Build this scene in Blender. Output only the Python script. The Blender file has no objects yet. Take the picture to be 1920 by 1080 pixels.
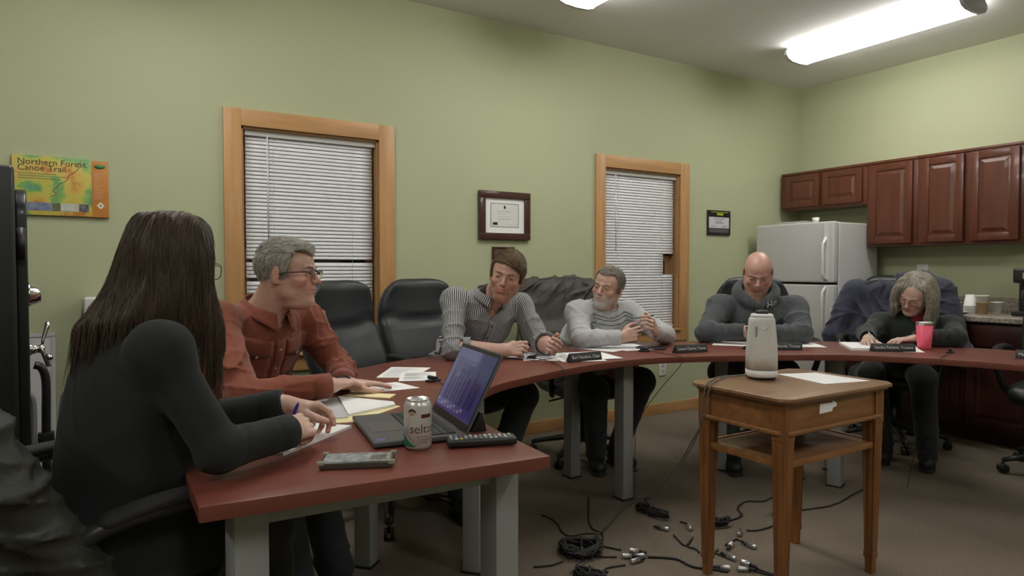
import bpy, bmesh, math, random
import numpy as np
from mathutils import Vector, Matrix, Quaternion, noise as mnoise
random.seed(7)
PI = math.pi
scene = bpy.context.scene
COL = scene.collection

# ---------------------------------------------------------------- camera
F_PX = 1235.0
cam_d = bpy.data.cameras.new('camera')
cam_d.sensor_width = 36.0
cam_d.lens = F_PX / 1920 * 36.0
cam_d.clip_start = 0.05
cam = bpy.data.objects.new('camera', cam_d)
COL.objects.link(cam)
cam.location = (0, 0, 1.17)
cam.rotation_euler = (math.radians(90 - 1.62), 0, math.radians(-31.6))
scene.camera = cam

# ---------------------------------------------------------------- world, lamps, exposure
wd = bpy.data.worlds.new('night')
wd.use_nodes = True
wd.node_tree.nodes['Background'].inputs[0].default_value = (0.02, 0.025, 0.04, 1)
wd.node_tree.nodes['Background'].inputs[1].default_value = 0.4
scene.world = wd
scene.view_settings.view_transform = 'Standard'
scene.view_settings.look = 'None'
scene.view_settings.gamma = 1.0
scene.view_settings.use_curve_mapping = False
scene.view_settings.exposure = 0.0
LAMP_POWER = 15.5          # emission strength of the fluorescent diffusers

# ---------------------------------------------------------------- materials
def mat(name, color, rough=0.6, metal=0.0, noise=0.0, nscale=20.0, bump=0.0, bscale=60.0, spec=0.5, coat=0.0,
        emit=None, estr=0.0, trans=0.0, color2=None, stretch=None, vcol=None, sheen=0.0, sss=0.0, alpha=1.0, detail=4.0, bdist=0.004):
    m = bpy.data.materials.new(name)
    m.use_nodes = True
    nt = m.node_tree
    b = nt.nodes['Principled BSDF']
    c = tuple(color) + (1,)
    b.inputs['Base Color'].default_value = c
    b.inputs['Roughness'].default_value = rough
    b.inputs['Metallic'].default_value = metal
    b.inputs['Specular IOR Level'].default_value = spec
    b.inputs['Coat Weight'].default_value = coat
    b.inputs['Transmission Weight'].default_value = trans
    b.inputs['Sheen Weight'].default_value = sheen
    if sss:
        b.inputs['Subsurface Weight'].default_value = sss
        b.inputs['Subsurface Radius'].default_value = (0.012, 0.005, 0.003)
        b.inputs['Subsurface Scale'].default_value = 0.6
    if emit is not None:
        b.inputs['Emission Color'].default_value = tuple(emit) + (1,)
        b.inputs['Emission Strength'].default_value = estr
    tc = nt.nodes.new('ShaderNodeTexCoord')
    src = tc.outputs['Object']
    if stretch:
        mp = nt.nodes.new('ShaderNodeMapping')
        mp.inputs['Scale'].default_value = stretch
        nt.links.new(src, mp.inputs['Vector'])
        src = mp.outputs['Vector']
    base = None
    if vcol:
        at = nt.nodes.new('ShaderNodeVertexColor')
        at.layer_name = vcol
        base = at.outputs['Color']
        nt.links.new(base, b.inputs['Base Color'])
    if noise > 0 or color2 is not None:
        n = nt.nodes.new('ShaderNodeTexNoise')
        n.inputs['Scale'].default_value = nscale
        n.inputs['Detail'].default_value = detail
        nt.links.new(src, n.inputs['Vector'])
        mx = nt.nodes.new('ShaderNodeMix')
        mx.data_type = 'RGBA'
        if color2 is not None:
            r = nt.nodes.new('ShaderNodeValToRGB')
            r.color_ramp.elements[0].position = 0.35
            r.color_ramp.elements[1].position = 0.65
            nt.links.new(n.outputs['Fac'], r.inputs['Fac'])
            nt.links.new(r.outputs['Color'], mx.inputs['Factor'])
            mx.inputs['A'].default_value = c
            mx.inputs['B'].default_value = tuple(color2) + (1,)
            nt.links.new(mx.outputs['Result'], b.inputs['Base Color'])
        else:
            mx.blend_type = 'MULTIPLY'
            mx.inputs['Factor'].default_value = 1.0
            r = nt.nodes.new('ShaderNodeMapRange')
            r.inputs['From Min'].default_value = 0.3
            r.inputs['From Max'].default_value = 0.7
            r.inputs['To Min'].default_value = 1 - noise
            r.inputs['To Max'].default_value = 1 + noise * 0.6
            nt.links.new(n.outputs['Fac'], r.inputs['Value'])
            if base is not None:
                nt.links.new(base, mx.inputs['A'])
            else:
                mx.inputs['A'].default_value = c
            nt.links.new(r.outputs['Result'], mx.inputs['B'])
            nt.links.new(mx.outputs['Result'], b.inputs['Base Color'])
    if bump > 0:
        n2 = nt.nodes.new('ShaderNodeTexNoise')
        n2.inputs['Scale'].default_value = bscale
        n2.inputs['Detail'].default_value = 3.0
        nt.links.new(src, n2.inputs['Vector'])
        bp = nt.nodes.new('ShaderNodeBump')
        bp.inputs['Strength'].default_value = min(1.0, bump)
        bp.inputs['Distance'].default_value = bdist
        nt.links.new(n2.outputs['Fac'], bp.inputs['Height'])
        nt.links.new(bp.outputs['Normal'], b.inputs['Normal'])
    return m

M = {}
M['wall'] = mat('green_wall_paint', (0.45, 0.478, 0.302), 0.55, noise=0.025, nscale=1.3, bump=0.08, bscale=220, spec=0.3)
M['ceiling'] = mat('ceiling_paint', (0.86, 0.85, 0.83), 0.9, noise=0.02, nscale=3)
M['carpet'] = mat('carpet_loop', (0.295, 0.245, 0.188), 0.95, color2=(0.185, 0.152, 0.116), nscale=190, bump=0.9, bscale=240, bdist=0.01, spec=0.1, detail=6)
M['pine'] = mat('pine_trim', (0.52, 0.285, 0.115), 0.42, noise=0.16, nscale=3.2, stretch=(9, 9, 0.8), bump=0.04, bscale=30)
M['pine_h'] = mat('pine_trim_horizontal', (0.52, 0.285, 0.115), 0.42, noise=0.16, nscale=3.2, stretch=(0.8, 9, 9), bump=0.04, bscale=30)
M['jamb'] = mat('pine_jamb', (0.42, 0.235, 0.10), 0.45, noise=0.2, nscale=3, stretch=(9, 9, 0.8))
M['blind'] = mat('vinyl_blind', (0.80, 0.81, 0.84), 0.4, noise=0.03, nscale=5)
M['blind_dark'] = mat('blind_cord', (0.55, 0.55, 0.55), 0.6)
M['sash'] = mat('window_sash_paint', (0.20, 0.13, 0.08), 0.4)
M['glass'] = mat('window_glass', (0.02, 0.02, 0.025), 0.03, spec=0.6, coat=0.5)
M['table'] = mat('mahogany_laminate', (0.165, 0.047, 0.032), 0.36, noise=0.13, nscale=2.5, stretch=(1.5, 9, 1), bump=0.02, bscale=80, spec=0.45)
M['table_edge'] = mat('mahogany_edge_band', (0.13, 0.026, 0.014), 0.3)
M['leg_grey'] = mat('grey_powder_coated_steel', (0.27, 0.275, 0.27), 0.4, noise=0.03, nscale=8)
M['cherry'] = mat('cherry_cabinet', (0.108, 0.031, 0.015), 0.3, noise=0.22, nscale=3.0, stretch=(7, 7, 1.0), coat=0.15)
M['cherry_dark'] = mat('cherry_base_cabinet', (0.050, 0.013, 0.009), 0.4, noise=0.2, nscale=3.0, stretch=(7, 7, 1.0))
M['fridge'] = mat('fridge_enamel', (0.56, 0.565, 0.56), 0.32, noise=0.02, nscale=4, bump=0.03, bscale=300)
M['fridge_trim'] = mat('fridge_handle_enamel', (0.72, 0.72, 0.70), 0.18, coat=0.4)
M['gasket'] = mat('dark_gasket', (0.05, 0.05, 0.05), 0.7)
M['counter'] = mat('speckled_laminate', (0.20, 0.17, 0.14), 0.25, color2=(0.42, 0.37, 0.30), nscale=70, detail=8)
M['black'] = mat('black_plastic', (0.014, 0.014, 0.015), 0.4)
M['black_soft'] = mat('black_rubber', (0.012, 0.012, 0.012), 0.75)
M['leather'] = mat('black_leather', (0.020, 0.024, 0.027), 0.42, noise=0.2, nscale=6, bump=0.25, bscale=180, spec=0.5)
M['chrome'] = mat('chrome', (0.75, 0.75, 0.76), 0.14, metal=1.0)
M['steel'] = mat('brushed_steel', (0.60, 0.60, 0.60), 0.34, metal=0.85)
M['white_pl'] = mat('white_plastic', (0.72, 0.72, 0.70), 0.35)
M['white_fabric'] = mat('owl_speaker_mesh', (0.62, 0.61, 0.585), 0.8, bump=0.3, bscale=500)
M['paper'] = mat('white_paper', (0.86, 0.86, 0.85), 0.75)
M['paper_blue'] = mat('pale_blue_paper', (0.74, 0.76, 0.80), 0.75)
M['paper_grey'] = mat('grey_underside_paper', (0.50, 0.50, 0.51), 0.75)
M['manila'] = mat('yellow_paper', (0.85, 0.74, 0.42), 0.75)
M['print'] = mat('printed_ink', (0.22, 0.22, 0.26), 0.8)
M['walnut'] = mat('stained_oak', (0.265, 0.115, 0.040), 0.38, noise=0.3, nscale=4, stretch=(1.2, 8, 8), coat=0.1)
M['walnut_v'] = mat('stained_oak_vertical', (0.225, 0.088, 0.026), 0.38, noise=0.3, nscale=4, stretch=(10, 10, 0.9), coat=0.1)
M['oak_top'] = mat('worn_oak_top', (0.27, 0.145, 0.075), 0.33, noise=0.22, nscale=5, stretch=(1.2, 7, 1), coat=0.15)
M['frame_dark'] = mat('dark_walnut_frame', (0.055, 0.018, 0.013), 0.25, noise=0.25, nscale=14, stretch=(3, 3, 1), coat=0.3)
M['safe'] = mat('safe_enamel', (0.012, 0.014, 0.014), 0.34, coat=0.15)
M['cable'] = mat('black_cable', (0.012, 0.012, 0.012), 0.6)
M['cable_grey'] = mat('grey_cable', (0.12, 0.105, 0.085), 0.6)

# ---------------------------------------------------------------- mesh helpers
def link(o, parent=None):
    COL.objects.link(o)
    if parent is not None:
        o.parent = parent
    return o

class MB:
    """collects shapes and links them as one mesh object"""
    def __init__(s):
        s.v = []; s.f = []; s.m = []; s.mats = []; s.sm = []
    def mi(s, m):
        if m is None: return 0
        if m not in s.mats: s.mats.append(m)
        return s.mats.index(m)
    def raw(s, vs, fs, m=None, T=None, smooth=False):
        o = len(s.v)
        for p in vs:
            p = Vector(p)
            s.v.append(T @ p if T is not None else p)
        k = s.mi(m)
        for f in fs:
            s.f.append([i + o for i in f]); s.m.append(k); s.sm.append(smooth)
        return s
    def box(s, lo, hi, m=None, T=None):
        x0, y0, z0 = lo; x1, y1, z1 = hi
        vs = [(x0,y0,z0),(x1,y0,z0),(x1,y1,z0),(x0,y1,z0),(x0,y0,z1),(x1,y0,z1),(x1,y1,z1),(x0,y1,z1)]
        fs = [(0,3,2,1),(4,5,6,7),(0,1,5,4),(1,2,6,5),(2,3,7,6),(3,0,4,7)]
        return s.raw(vs, fs, m, T)
    def prism(s, pts, z0, z1, m=None, T=None, smooth=False):
        n = len(pts)
        vs = [(p[0], p[1], z0) for p in pts] + [(p[0], p[1], z1) for p in pts]
        s.raw(vs, [tuple(range(n - 1, -1, -1)), tuple(range(n, 2 * n))], m, T)
        o = len(s.v) - 2 * n; k = s.mi(m)
        for i in range(n):
            j = (i + 1) % n
            s.f.append([o + i, o + j, o + n + j, o + n + i]); s.m.append(k); s.sm.append(smooth)
        return s
    def lathe(s, prof, n=24, m=None, T=None, ex=(1, 1), smooth=True, power=2.0):
        vs = []; fs = []
        for r, z in prof:
            for i in range(n):
                a = 2 * PI * i / n
                c, d = math.cos(a), math.sin(a)
                if power != 2.0:
                    q = (abs(c) ** power + abs(d) ** power) ** (-1 / power)
                    c *= q; d *= q
                vs.append((r * c * ex[0], r * d * ex[1], z))
        for k in range(len(prof) - 1):
            for i in range(n):
                j = (i + 1) % n
                fs.append((k * n + i, k * n + j, (k + 1) * n + j, (k + 1) * n + i))
        fs.append(tuple(range(n - 1, -1, -1)))
        L = (len(prof) - 1) * n
        fs.append(tuple(range(L, L + n)))
        return s.raw(vs, fs, m, T, smooth)
    def tube(s, pts, r, n=8, m=None, T=None, flat=1.0, up=(0, 0, 1)):
        pts = [Vector(p) for p in pts]
        N = len(pts)
        rs = r if isinstance(r, (list, tuple)) else [r] * N
        vs = []; fs = []
        pu = Vector(up)
        for i, p in enumerate(pts):
            t = (pts[min(i + 1, N - 1)] - pts[max(i - 1, 0)])
            if t.length < 1e-9: t = Vector((0, 0, 1))
            t.normalize()
            a = pu - t * pu.dot(t)
            if a.length < 1e-4:
                a = Vector((1, 0, 0)) - t * t.x
                if a.length < 1e-4: a = Vector((0, 1, 0))
            a.normalize(); pu = a
            b = t.cross(a)
            for k in range(n):
                w = 2 * PI * k / n
                vs.append(p + a * math.cos(w) * rs[i] * flat + b * math.sin(w) * rs[i])
        for i in range(N - 1):
            for k in range(n):
                l = (k + 1) % n
                fs.append((i * n + k, i * n + l, (i + 1) * n + l, (i + 1) * n + k))
        fs.append(tuple(range(n - 1, -1, -1)))
        fs.append(tuple(range((N - 1) * n, N * n)))
        return s.raw(vs, fs, m, T, True)
    def build(s, name, m=None, parent=None, loc=None, rot=None, bevel=0.0, seg=2, smooth=None, props=None, angle=35):
        me = bpy.data.meshes.new(name)
        me.from_pydata([tuple(v) for v in s.v], [], s.f)
        mats = s.mats if s.mats else [m]
        for x in mats: me.materials.append(x)
        for i, p in enumerate(me.polygons):
            p.material_index = s.m[i]
            p.use_smooth = s.sm[i] if smooth is None else smooth
        bm = bmesh.new(); bm.from_mesh(me)
        bmesh.ops.recalc_face_normals(bm, faces=bm.faces)
        if bevel > 0:
            es = [e for e in bm.edges if len(e.link_faces) == 2 and e.calc_face_angle(0) > math.radians(angle)]
            bmesh.ops.bevel(bm, geom=es, offset=bevel, segments=seg, profile=0.6, affect='EDGES', clamp_overlap=True)
            for f in bm.faces: f.smooth = True
        bm.to_mesh(me); bm.free()
        if bevel > 0 or smooth:
            try: me.set_sharp_from_angle(angle=math.radians(50))
            except Exception: pass
        o = bpy.data.objects.new(name, me)
        link(o, parent)
        if loc is not None: o.location = loc
        if rot is not None: o.rotation_euler = rot
        return o

def tag(o, label=None, cat=None, group=None, kind=None):
    if label: o['label'] = label
    if cat: o['category'] = cat
    if group: o['group'] = group
    if kind: o['kind'] = kind
    return o

def thing(name, label, cat, loc=(0, 0, 0), rz=0.0, group=None):
    o = bpy.data.objects.new(name, None)
    o.empty_display_size = 0.05
    link(o); o.location = loc; o.rotation_euler = (0, 0, rz)
    return tag(o, label, cat, group)

def struct(mb, name, m=None, **k):
    o = mb.build(name, m, **k)
    o['kind'] = 'structure'
    return o

def copy_tree(o, parent=None):
    c = o.copy(); COL.objects.link(c); c.parent = parent
    for ch in list(o.children):
        copy_tree(ch, c)
    return c

def dup(root, loc, rz, label=None, group=None):
    c = copy_tree(root)
    c.location = loc; c.rotation_euler = (0, 0, rz)
    if label: c['label'] = label
    if group: c['group'] = group
    return c

def TR(loc=(0, 0, 0), rz=0.0, rx=0.0, ry=0.0, sc=1.0):
    return Matrix.Translation(loc) @ Matrix.Rotation(rz, 4, 'Z') @ Matrix.Rotation(ry, 4, 'Y') @ Matrix.Rotation(rx, 4, 'X') @ Matrix.Scale(sc, 4)

def frame(o, xa, ya=None, za=None):
    """matrix from origin, x axis and approx z axis"""
    x = Vector(xa).normalized()
    z = Vector(za if za is not None else (0, 0, 1))
    y = z.cross(x).normalized(); z = x.cross(y)
    return Matrix(((x.x, y.x, z.x, o[0]), (x.y, y.y, z.y, o[1]), (x.z, y.z, z.z, o[2]), (0, 0, 0, 1)))

def spline(pts, n=8, closed=False):
    pts = [Vector(p) for p in pts]
    N = len(pts); out = []
    for i in range(N - (0 if closed else 1)):
        if closed:
            a, b, c, d = pts[(i - 1) % N], pts[i], pts[(i + 1) % N], pts[(i + 2) % N]
        else:
            a, b, c, d = pts[max(i - 1, 0)], pts[i], pts[i + 1], pts[min(i + 2, N - 1)]
        for k in range(n):
            t = k / n
            out.append(0.5 * ((2 * b) + (c - a) * t + (2 * a - 5 * b + 4 * c - d) * t * t + (3 * b - a - 3 * c + d) * t ** 3))
    if not closed: out.append(pts[-1])
    return out

def text_mesh(name, body, size, m, parent=None, M4=None, ext=0.0006, align='CENTER', sx=1.0, shear=0.0):
    cu = bpy.data.curves.new(name, 'FONT')
    cu.body = body; cu.size = size; cu.extrude = ext; cu.align_x = align; cu.align_y = 'CENTER'
    cu.resolution_u = 3; cu.shear = shear
    t = bpy.data.objects.new(name, cu)
    COL.objects.link(t)
    dg = bpy.context.evaluated_depsgraph_get()
    me = bpy.data.meshes.new_from_object(t.evaluated_get(dg))
    COL.objects.unlink(t); bpy.data.objects.remove(t)
    me.materials.clear(); me.materials.append(m)
    T = Matrix.Diagonal((sx, 1, 1, 1))
    if M4 is not None: T = M4 @ T
    me.transform(T)
    o = bpy.data.objects.new(name, me)
    link(o, parent)
    return o
# ================================================================ the room
WY, XR, H = 3.89, 5.58, 2.85
XL, YB = -2.6, -3.4
def wall_with_holes(holes):
    mb = MB()
    x = XL - 0.1
    for (a, b, z0, z1) in holes:
        mb.box((x, WY, 0), (a, WY + 0.16, H)); mb.box((a, WY, 0), (b, WY + 0.16, z0)); mb.box((a, WY, z1), (b, WY + 0.16, H))
        x = b
    mb.box((x, WY, 0), (XR, WY + 0.16, H))
    return mb
W1 = (0.640, 1.430, 0.68, 1.960)
W2 = (3.212, 4.000, 0.68, 1.942)
struct(wall_with_holes([W1, W2]), 'wall_back', M['wall'])
struct(MB().box((XR, YB, 0), (XR + 0.12, WY + 0.16, H)), 'wall_right', M['wall'])
struct(MB().box((XL - 0.1, YB, 0), (XL, WY, H)), 'wall_left', M['wall'])
struct(MB().box((XL - 0.1, YB - 0.1, 0), (XR + 0.12, YB, H)), 'wall_front', M['wall'])
struct(MB().box((XL - 0.1, YB - 0.1, -0.08), (XR + 0.12, WY + 0.16, 0)), 'floor', M['carpet'])
struct(MB().box((XL - 0.1, YB - 0.1, H), (XR + 0.12, WY + 0.16, H + 0.1)), 'ceiling', M['ceiling'])
struct(MB().box((XL, WY - 0.016, 0), (4.86, WY, 0.088)), 'baseboard_back', M['pine_h'], bevel=0.003)

def window(i, W, ztrim_bot, broken):
    a, b, z0, z1 = W
    w = 0.092
    T = MB()
    yf = WY - 0.02
    T.box((a - w, yf, z0 - w), (a, WY, z1 + w), M['pine'])
    T.box((b, yf, z0 - w), (b + w + 0.006, WY, z1 + w), M['pine'])
    tr = T.build('window_%d' % i, None, bevel=0.002); tr['kind'] = 'structure'
    P = tr
    MB().box((a, yf, z1), (b, WY, z1 + w), M['pine_h']).build('window_head_casing', None, P, bevel=0.002)
    MB().box((a, yf, z0 - w), (b, WY, z0), M['pine_h']).build('window_apron', None, P, bevel=0.002)
    MB().box((a, yf - 0.02, z0 - 0.006), (b, WY + 0.03, z0 + 0.006), M['pine_h']).build('window_sill', None, P, bevel=0.003)
    J = MB()
    J.box((a - 0.001, WY, z0), (a + 0.012, WY + 0.155, z1)); J.box((b - 0.012, WY, z0), (b + 0.001, WY + 0.155, z1))
    J.box((a, WY, z1 - 0.012), (b, WY + 0.155, z1 + 0.001)); J.box((a, WY + 0.03, z0 - 0.001), (b, WY + 0.155, z0 + 0.012))
    J.build('window_jamb', M['jamb'], P)
    S = MB()
    zm = (z0 + z1) / 2 - 0.05
    for (lo, hi, y) in ((z0 + 0.012, zm + 0.02, WY + 0.10), (zm - 0.02, z1 - 0.012, WY + 0.125)):
        S.box((a + 0.012, y, lo), (a + 0.055, y + 0.022, hi)); S.box((b - 0.055, y, lo), (b - 0.012, y + 0.022, hi))
        S.box((a + 0.055, y, lo), (b - 0.055, y + 0.022, lo + 0.045)); S.box((a + 0.055, y, hi - 0.045), (b - 0.055, y + 0.022, hi))
    S.build('window_sash', M['jamb'], P, bevel=0.002)
    MB().box((a + 0.02, WY + 0.135, z0 + 0.02), (b - 0.02, WY + 0.14, z1 - 0.02)).build('window_glass', M['glass'], P)
    return P

def blind(label, W, x0, x1, top, bottom, gaps, notch=None):
    """horizontal mini blind: head rail, slats, bottom rail, ladder cords, tilt wand"""
    a, b, z0, z1 = W
    root = thing('window_blind', label, 'blind', ((x0 + x1) / 2, WY + 0.045, bottom))
    T0 = Matrix.Translation((-(x0 + x1) / 2, -(WY + 0.045), -bottom))
    y = WY + 0.045
    MB().box((x0 - 0.004, y - 0.022, top - 0.034), (x1 + 0.012, y + 0.02, top), T=T0).build('head_rail', M['white_pl'], root, bevel=0.003)
    mb = MB()
    rnd = random.Random(int(x0 * 100))
    z = top - 0.045; pitch = 0.0215
    while z > bottom + 0.018:
        d = 0
        for (gz, gh, ga, gb) in gaps:
            pass
        xa, xb = x0 + rnd.uniform(0, 0.002), x1 - rnd.uniform(0, 0.003)
        if notch and notch[1] < z < notch[2]:
            xb = notch[0] + rnd.uniform(-0.002, 0.002)
        skip = any(gz - gh / 2 < z < gz + gh / 2 for (gz, gh, ga, gb) in gaps if ga is None)
        if not skip:
            segs = [(xa, xb)]
            for (gz, gh, ga, gb) in gaps:
                if ga is not None and gz - gh / 2 < z < gz + gh / 2:
                    segs = [(xa, ga), (gb, xb)]
            til = math.radians(73 + rnd.uniform(-2.5, 2.5))
            sag = rnd.uniform(-0.001, 0.001)
            for (p, q) in segs:
                if q - p < 0.01: continue
                vs = []; fs = []
                n = 5
                for s_ in range(9):
                    X = p + (q - p) * s_ / 8
                    w_ = 0.0125
                    zz = z + sag * math.sin(s_ / 8 * PI)
                    for k in range(n):
                        u = -1 + 2 * k / (n - 1)
                        cy = u * w_ * math.cos(til); cz = u * w_ * math.sin(til)
                        bow = 0.0024 * (1 - u * u)
                        vs.append((X, y + cy - bow * math.sin(til), zz - cz * -1 + bow * math.cos(til) * 0.3))
                for s_ in range(8):
                    for k in range(n - 1):
                        i0 = s_ * n + k
                        fs.append((i0, i0 + 1, i0 + n + 1, i0 + n))
                mb.raw(vs, fs, None, T0, True)
        z -= pitch
    sl = mb.build('slats', M['blind'], root)
    sd = sl.modifiers.new('s', 'SOLIDIFY'); sd.thickness = 0.0006
    MB().box((x0, y - 0.012, bottom), (x1, y + 0.012, bottom + 0.014), T=T0).build('bottom_rail', M['white_pl'], root, bevel=0.003)
    for fx in (0.2, 0.82):
        X = x0 + (x1 - x0) * fx
        MB().tube([(X, y - 0.015, top - 0.03), (X, y - 0.015, bottom + 0.01)], 0.0011, 5, T=T0).build('ladder_cord', M['blind_dark'], root)
    X = x0 + (x1 - x0) * 0.155
    MB().tube([(X, y - 0.026, top - 0.03), (X + 0.002, y - 0.03, top - 0.62)], 0.004, 6, T=T0).build('tilt_wand', M['white_pl'], root)
    return root

window(1, W1, 0.6, False)
window(2, W2, 0.59, True)
blind('white horizontal mini blind in the wide left window behind the rust-shirted man', W1, 0.668, 1.405, 1.952, 0.70,
      [(1.213, 0.021, None, None), (1.105, 0.021, 0.664, 0.86)])
blind('white horizontal mini blind with a broken notch missing from its lower right edge', W2, 3.222, 3.978, 1.934, 0.70,
      [], notch=(3.865, 1.12, 1.302))

# ---------------------------------------------------------------- fluorescent ceiling fixtures
M['diffuser'] = mat('lit_acrylic_diffuser', (0.9, 0.9, 0.9), 0.5, emit=(1.0, 0.98, 0.94), estr=LAMP_POWER)
M['fixture'] = mat('fixture_metal', (0.45, 0.45, 0.5), 0.4)
def fixture(label, x, y, L=1.22, g=None):
    r = thing('ceiling_light', label, 'ceiling light', (x, y, H - 0.001), 0, g)
    prof = [(-0.118, -0.006), (-0.150, -0.034), (-0.152, -0.056), (-0.125, -0.082), (-0.08, -0.096), (0, -0.100), (0.08, -0.096), (0.125, -0.082), (0.152, -0.056), (0.150, -0.034), (0.118, -0.006)]
    n = len(prof); vs = []; fs = []
    for s_ in (-L / 2 + 0.02, L / 2 - 0.02):
        vs += [(px, s_, pz) for px, pz in prof]
    for i in range(n - 1): fs.append((i, i + 1, n + i + 1, n + i))
    fs.append(tuple(range(n))); fs.append(tuple(range(2 * n - 1, n - 1, -1)))
    MB().raw(vs, fs, None, None, True).build('diffuser', M['diffuser'], r)
    for sgn in (-1, 1):
        vs = []; y0 = sgn * (L / 2 - 0.022); y1 = sgn * L / 2
        for s_ in (y0, y1): vs += [(px * 1.04, s_, pz * 1.04) for px, pz in prof]
        MB().raw(vs, fs).build('end_cap', M['fixture'], r)
    MB().box((-0.115, -L / 2, -0.008), (0.115, L / 2, 0)).build('housing', M['fixture'], r)
    return r
fixture('lit white wraparound fluorescent ceiling light, the whole one above the fridge and cabinets', 4.545, 2.595)
fixture('lit fluorescent ceiling light, only its far tip seen at the top edge', 2.43, 2.62)
fixture('lit fluorescent ceiling light over the left end of the table', 0.25, 2.60)
for (x, y) in ((4.545, -0.9), (2.43, -0.9), (0.25, -0.9), (-1.7, 1.0)):
    fixture('lit fluorescent ceiling light behind the camera', x, y, g='ceiling lights behind the camera')

# ---------------------------------------------------------------- wall hangings
def rect_on_wall(mb, x0, z0, x1, z1, y0, y1, m=None):
    mb.box((x0, y0, z0), (x1, y1, z1), m)

# trail map board
r = thing('map_board', 'yellow and green canoe trail map board with an orange side band', 'map', (-0.18, WY, 1.42))
T0 = Matrix.Translation((0.18, -WY, -1.42))
mp = bpy.data.materials.new('map_print'); mp.use_nodes = True
nt = mp.node_tree; b = nt.nodes['Principled BSDF']; b.inputs['Roughness'].default_value = 0.35
tc = nt.nodes.new('ShaderNodeTexCoord'); n1 = nt.nodes.new('ShaderNodeTexNoise'); n1.inputs['Scale'].default_value = 9; n1.inputs['Detail'].default_value = 6
mg = nt.nodes.new('ShaderNodeMapping'); mg.inputs['Location'].default_value = (0.32, 0.1, 0.35)
nt.links.new(tc.outputs['Object'], mg.inputs['Vector']); nt.links.new(mg.outputs['Vector'], n1.inputs['Vector'])
cr = nt.nodes.new('ShaderNodeValToRGB'); e = cr.color_ramp.elements
e[0].position = 0.30; e[0].color = (0.17, 0.24, 0.42, 1); e[1].position = 0.72; e[1].color = (0.50, 0.17, 0.05, 1)
for p, c in ((0.38, (0.10, 0.30, 0.20, 1)), (0.46, (0.22, 0.42, 0.12, 1)), (0.52, (0.55, 0.52, 0.10, 1)), (0.62, (0.62, 0.42, 0.09, 1))):
    x = e.new(p); x.color = c
# lower right corner turns to sea
sp = nt.nodes.new('ShaderNodeSeparateXYZ'); nt.links.new(tc.outputs['Object'], sp.inputs[0])
mr = nt.nodes.new('ShaderNodeMath'); mr.operation = 'MULTIPLY_ADD'; mr.inputs[1].default_value = 1.2; mr.inputs[2].default_value = -0.10
nt.links.new(sp.outputs['X'], mr.inputs[0])
ms = nt.nodes.new('ShaderNodeMath'); ms.operation = 'SUBTRACT'; nt.links.new(n1.outputs['Fac'], ms.inputs[0])
cl = nt.nodes.new('ShaderNodeClamp'); cl.inputs['Min'].default_value = -0.06; cl.inputs['Max'].default_value = 0.2
nt.links.new(mr.outputs[0], cl.inputs['Value']); nt.links.new(cl.outputs[0], ms.inputs[1])
nt.links.new(ms.outputs[0], cr.inputs['Fac']); nt.links.new(cr.outputs['Color'], b.inputs['Base Color'])
yb = WY - 0.018
bd = MB().box((-0.372, yb, 1.43), (-0.057, WY - 0.001, 1.712), T=T0).build('map_sheet', mp, r, bevel=0.001)
M['orange'] = mat('orange_print', (0.56, 0.22, 0.045), 0.4, noise=0.1, nscale=12)
MB().box((-0.057, yb, 1.428), (0.014, WY - 0.001, 1.706), T=T0).build('orange_band', M['orange'], r, bevel=0.001)
TX = lambda x, z, y=yb - 0.0005: T0 @ Matrix.Translation((x, y, z)) @ Matrix.Rotation(PI / 2, 4, 'X')
ink = mat('brown_ink', (0.07, 0.05, 0.03), 0.6)
inkw = mat('pale_ink', (0.75, 0.72, 0.6), 0.6)
text_mesh('map_title', 'Northern Forest', 0.040, ink, r, TX(-0.352, 1.682), align='LEFT', sx=1.0)
text_mesh('map_title', 'Canoe Trail', 0.040, ink, r, TX(-0.352, 1.653), align='LEFT', sx=1.0)
tl = MB()
for k, (x0, x1) in enumerate(((-0.35, -0.20), (-0.35, -0.16), (-0.35, -0.18))):
    tl.box((x0, yb - 0.001, 1.625 - k * 0.011), (x1, yb, 1.628 - k * 0.011), T=T0)
tl.build('fine_print', mat('green_ink', (0.12, 0.26, 0.10), 0.6), r)
route = [(-0.098, 1.70), (-0.112, 1.68), (-0.108, 1.665), (-0.125, 1.645), (-0.15, 1.625), (-0.16, 1.60), (-0.185, 1.585), (-0.20, 1.565), (-0.215, 1.55), (-0.20, 1.535), (-0.225, 1.52)]
MB().tube([(x, yb, z) for x, z in spline([(a, c, 0) for a, c in route], 3) for x, z in [(x, z)]] if False else [(p[0], yb, p[1]) for p in spline([(a, c, 0) for a, c in route], 3)], 0.0016, 5, T=T0).build('route_line', mat('route_red', (0.28, 0.07, 0.03), 0.6), r)
ph = MB()
phc = [mat('photo_water', (0.09, 0.13, 0.28), 0.5, color2=(0.25, 0.28, 0.35), nscale=40), mat('photo_shore', (0.07, 0.09, 0.06), 0.5, color2=(0.15, 0.17, 0.12), nscale=60), mat('photo_canoe', (0.55, 0.56, 0.50), 0.5, color2=(0.42, 0.44, 0.38), nscale=30), mat('photo_rapids', (0.05, 0.05, 0.08), 0.5, color2=(0.20, 0.20, 0.18), nscale=60)]
for x0, x1, m_ in ((-0.33, -0.22, phc[0]), (-0.218, -0.186, phc[1]), (-0.184, -0.112, phc[2]), (-0.110, -0.070, phc[3])):
    ph.box((x0, yb - 0.001, 1.452), (x1, yb, 1.490), m_, T0)
ph.build('photo_strip', None, r)
MB().lathe([(0.001, 0), (0.024, 0), (0.024, 0.001), (0.001, 0.001)], 20, T=TX(-0.022, 1.678) @ Matrix.Diagonal((1, 0.45, 1, 1))).build('green_badge', mat('badge_green', (0.06, 0.22, 0.06), 0.5), r)
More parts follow.
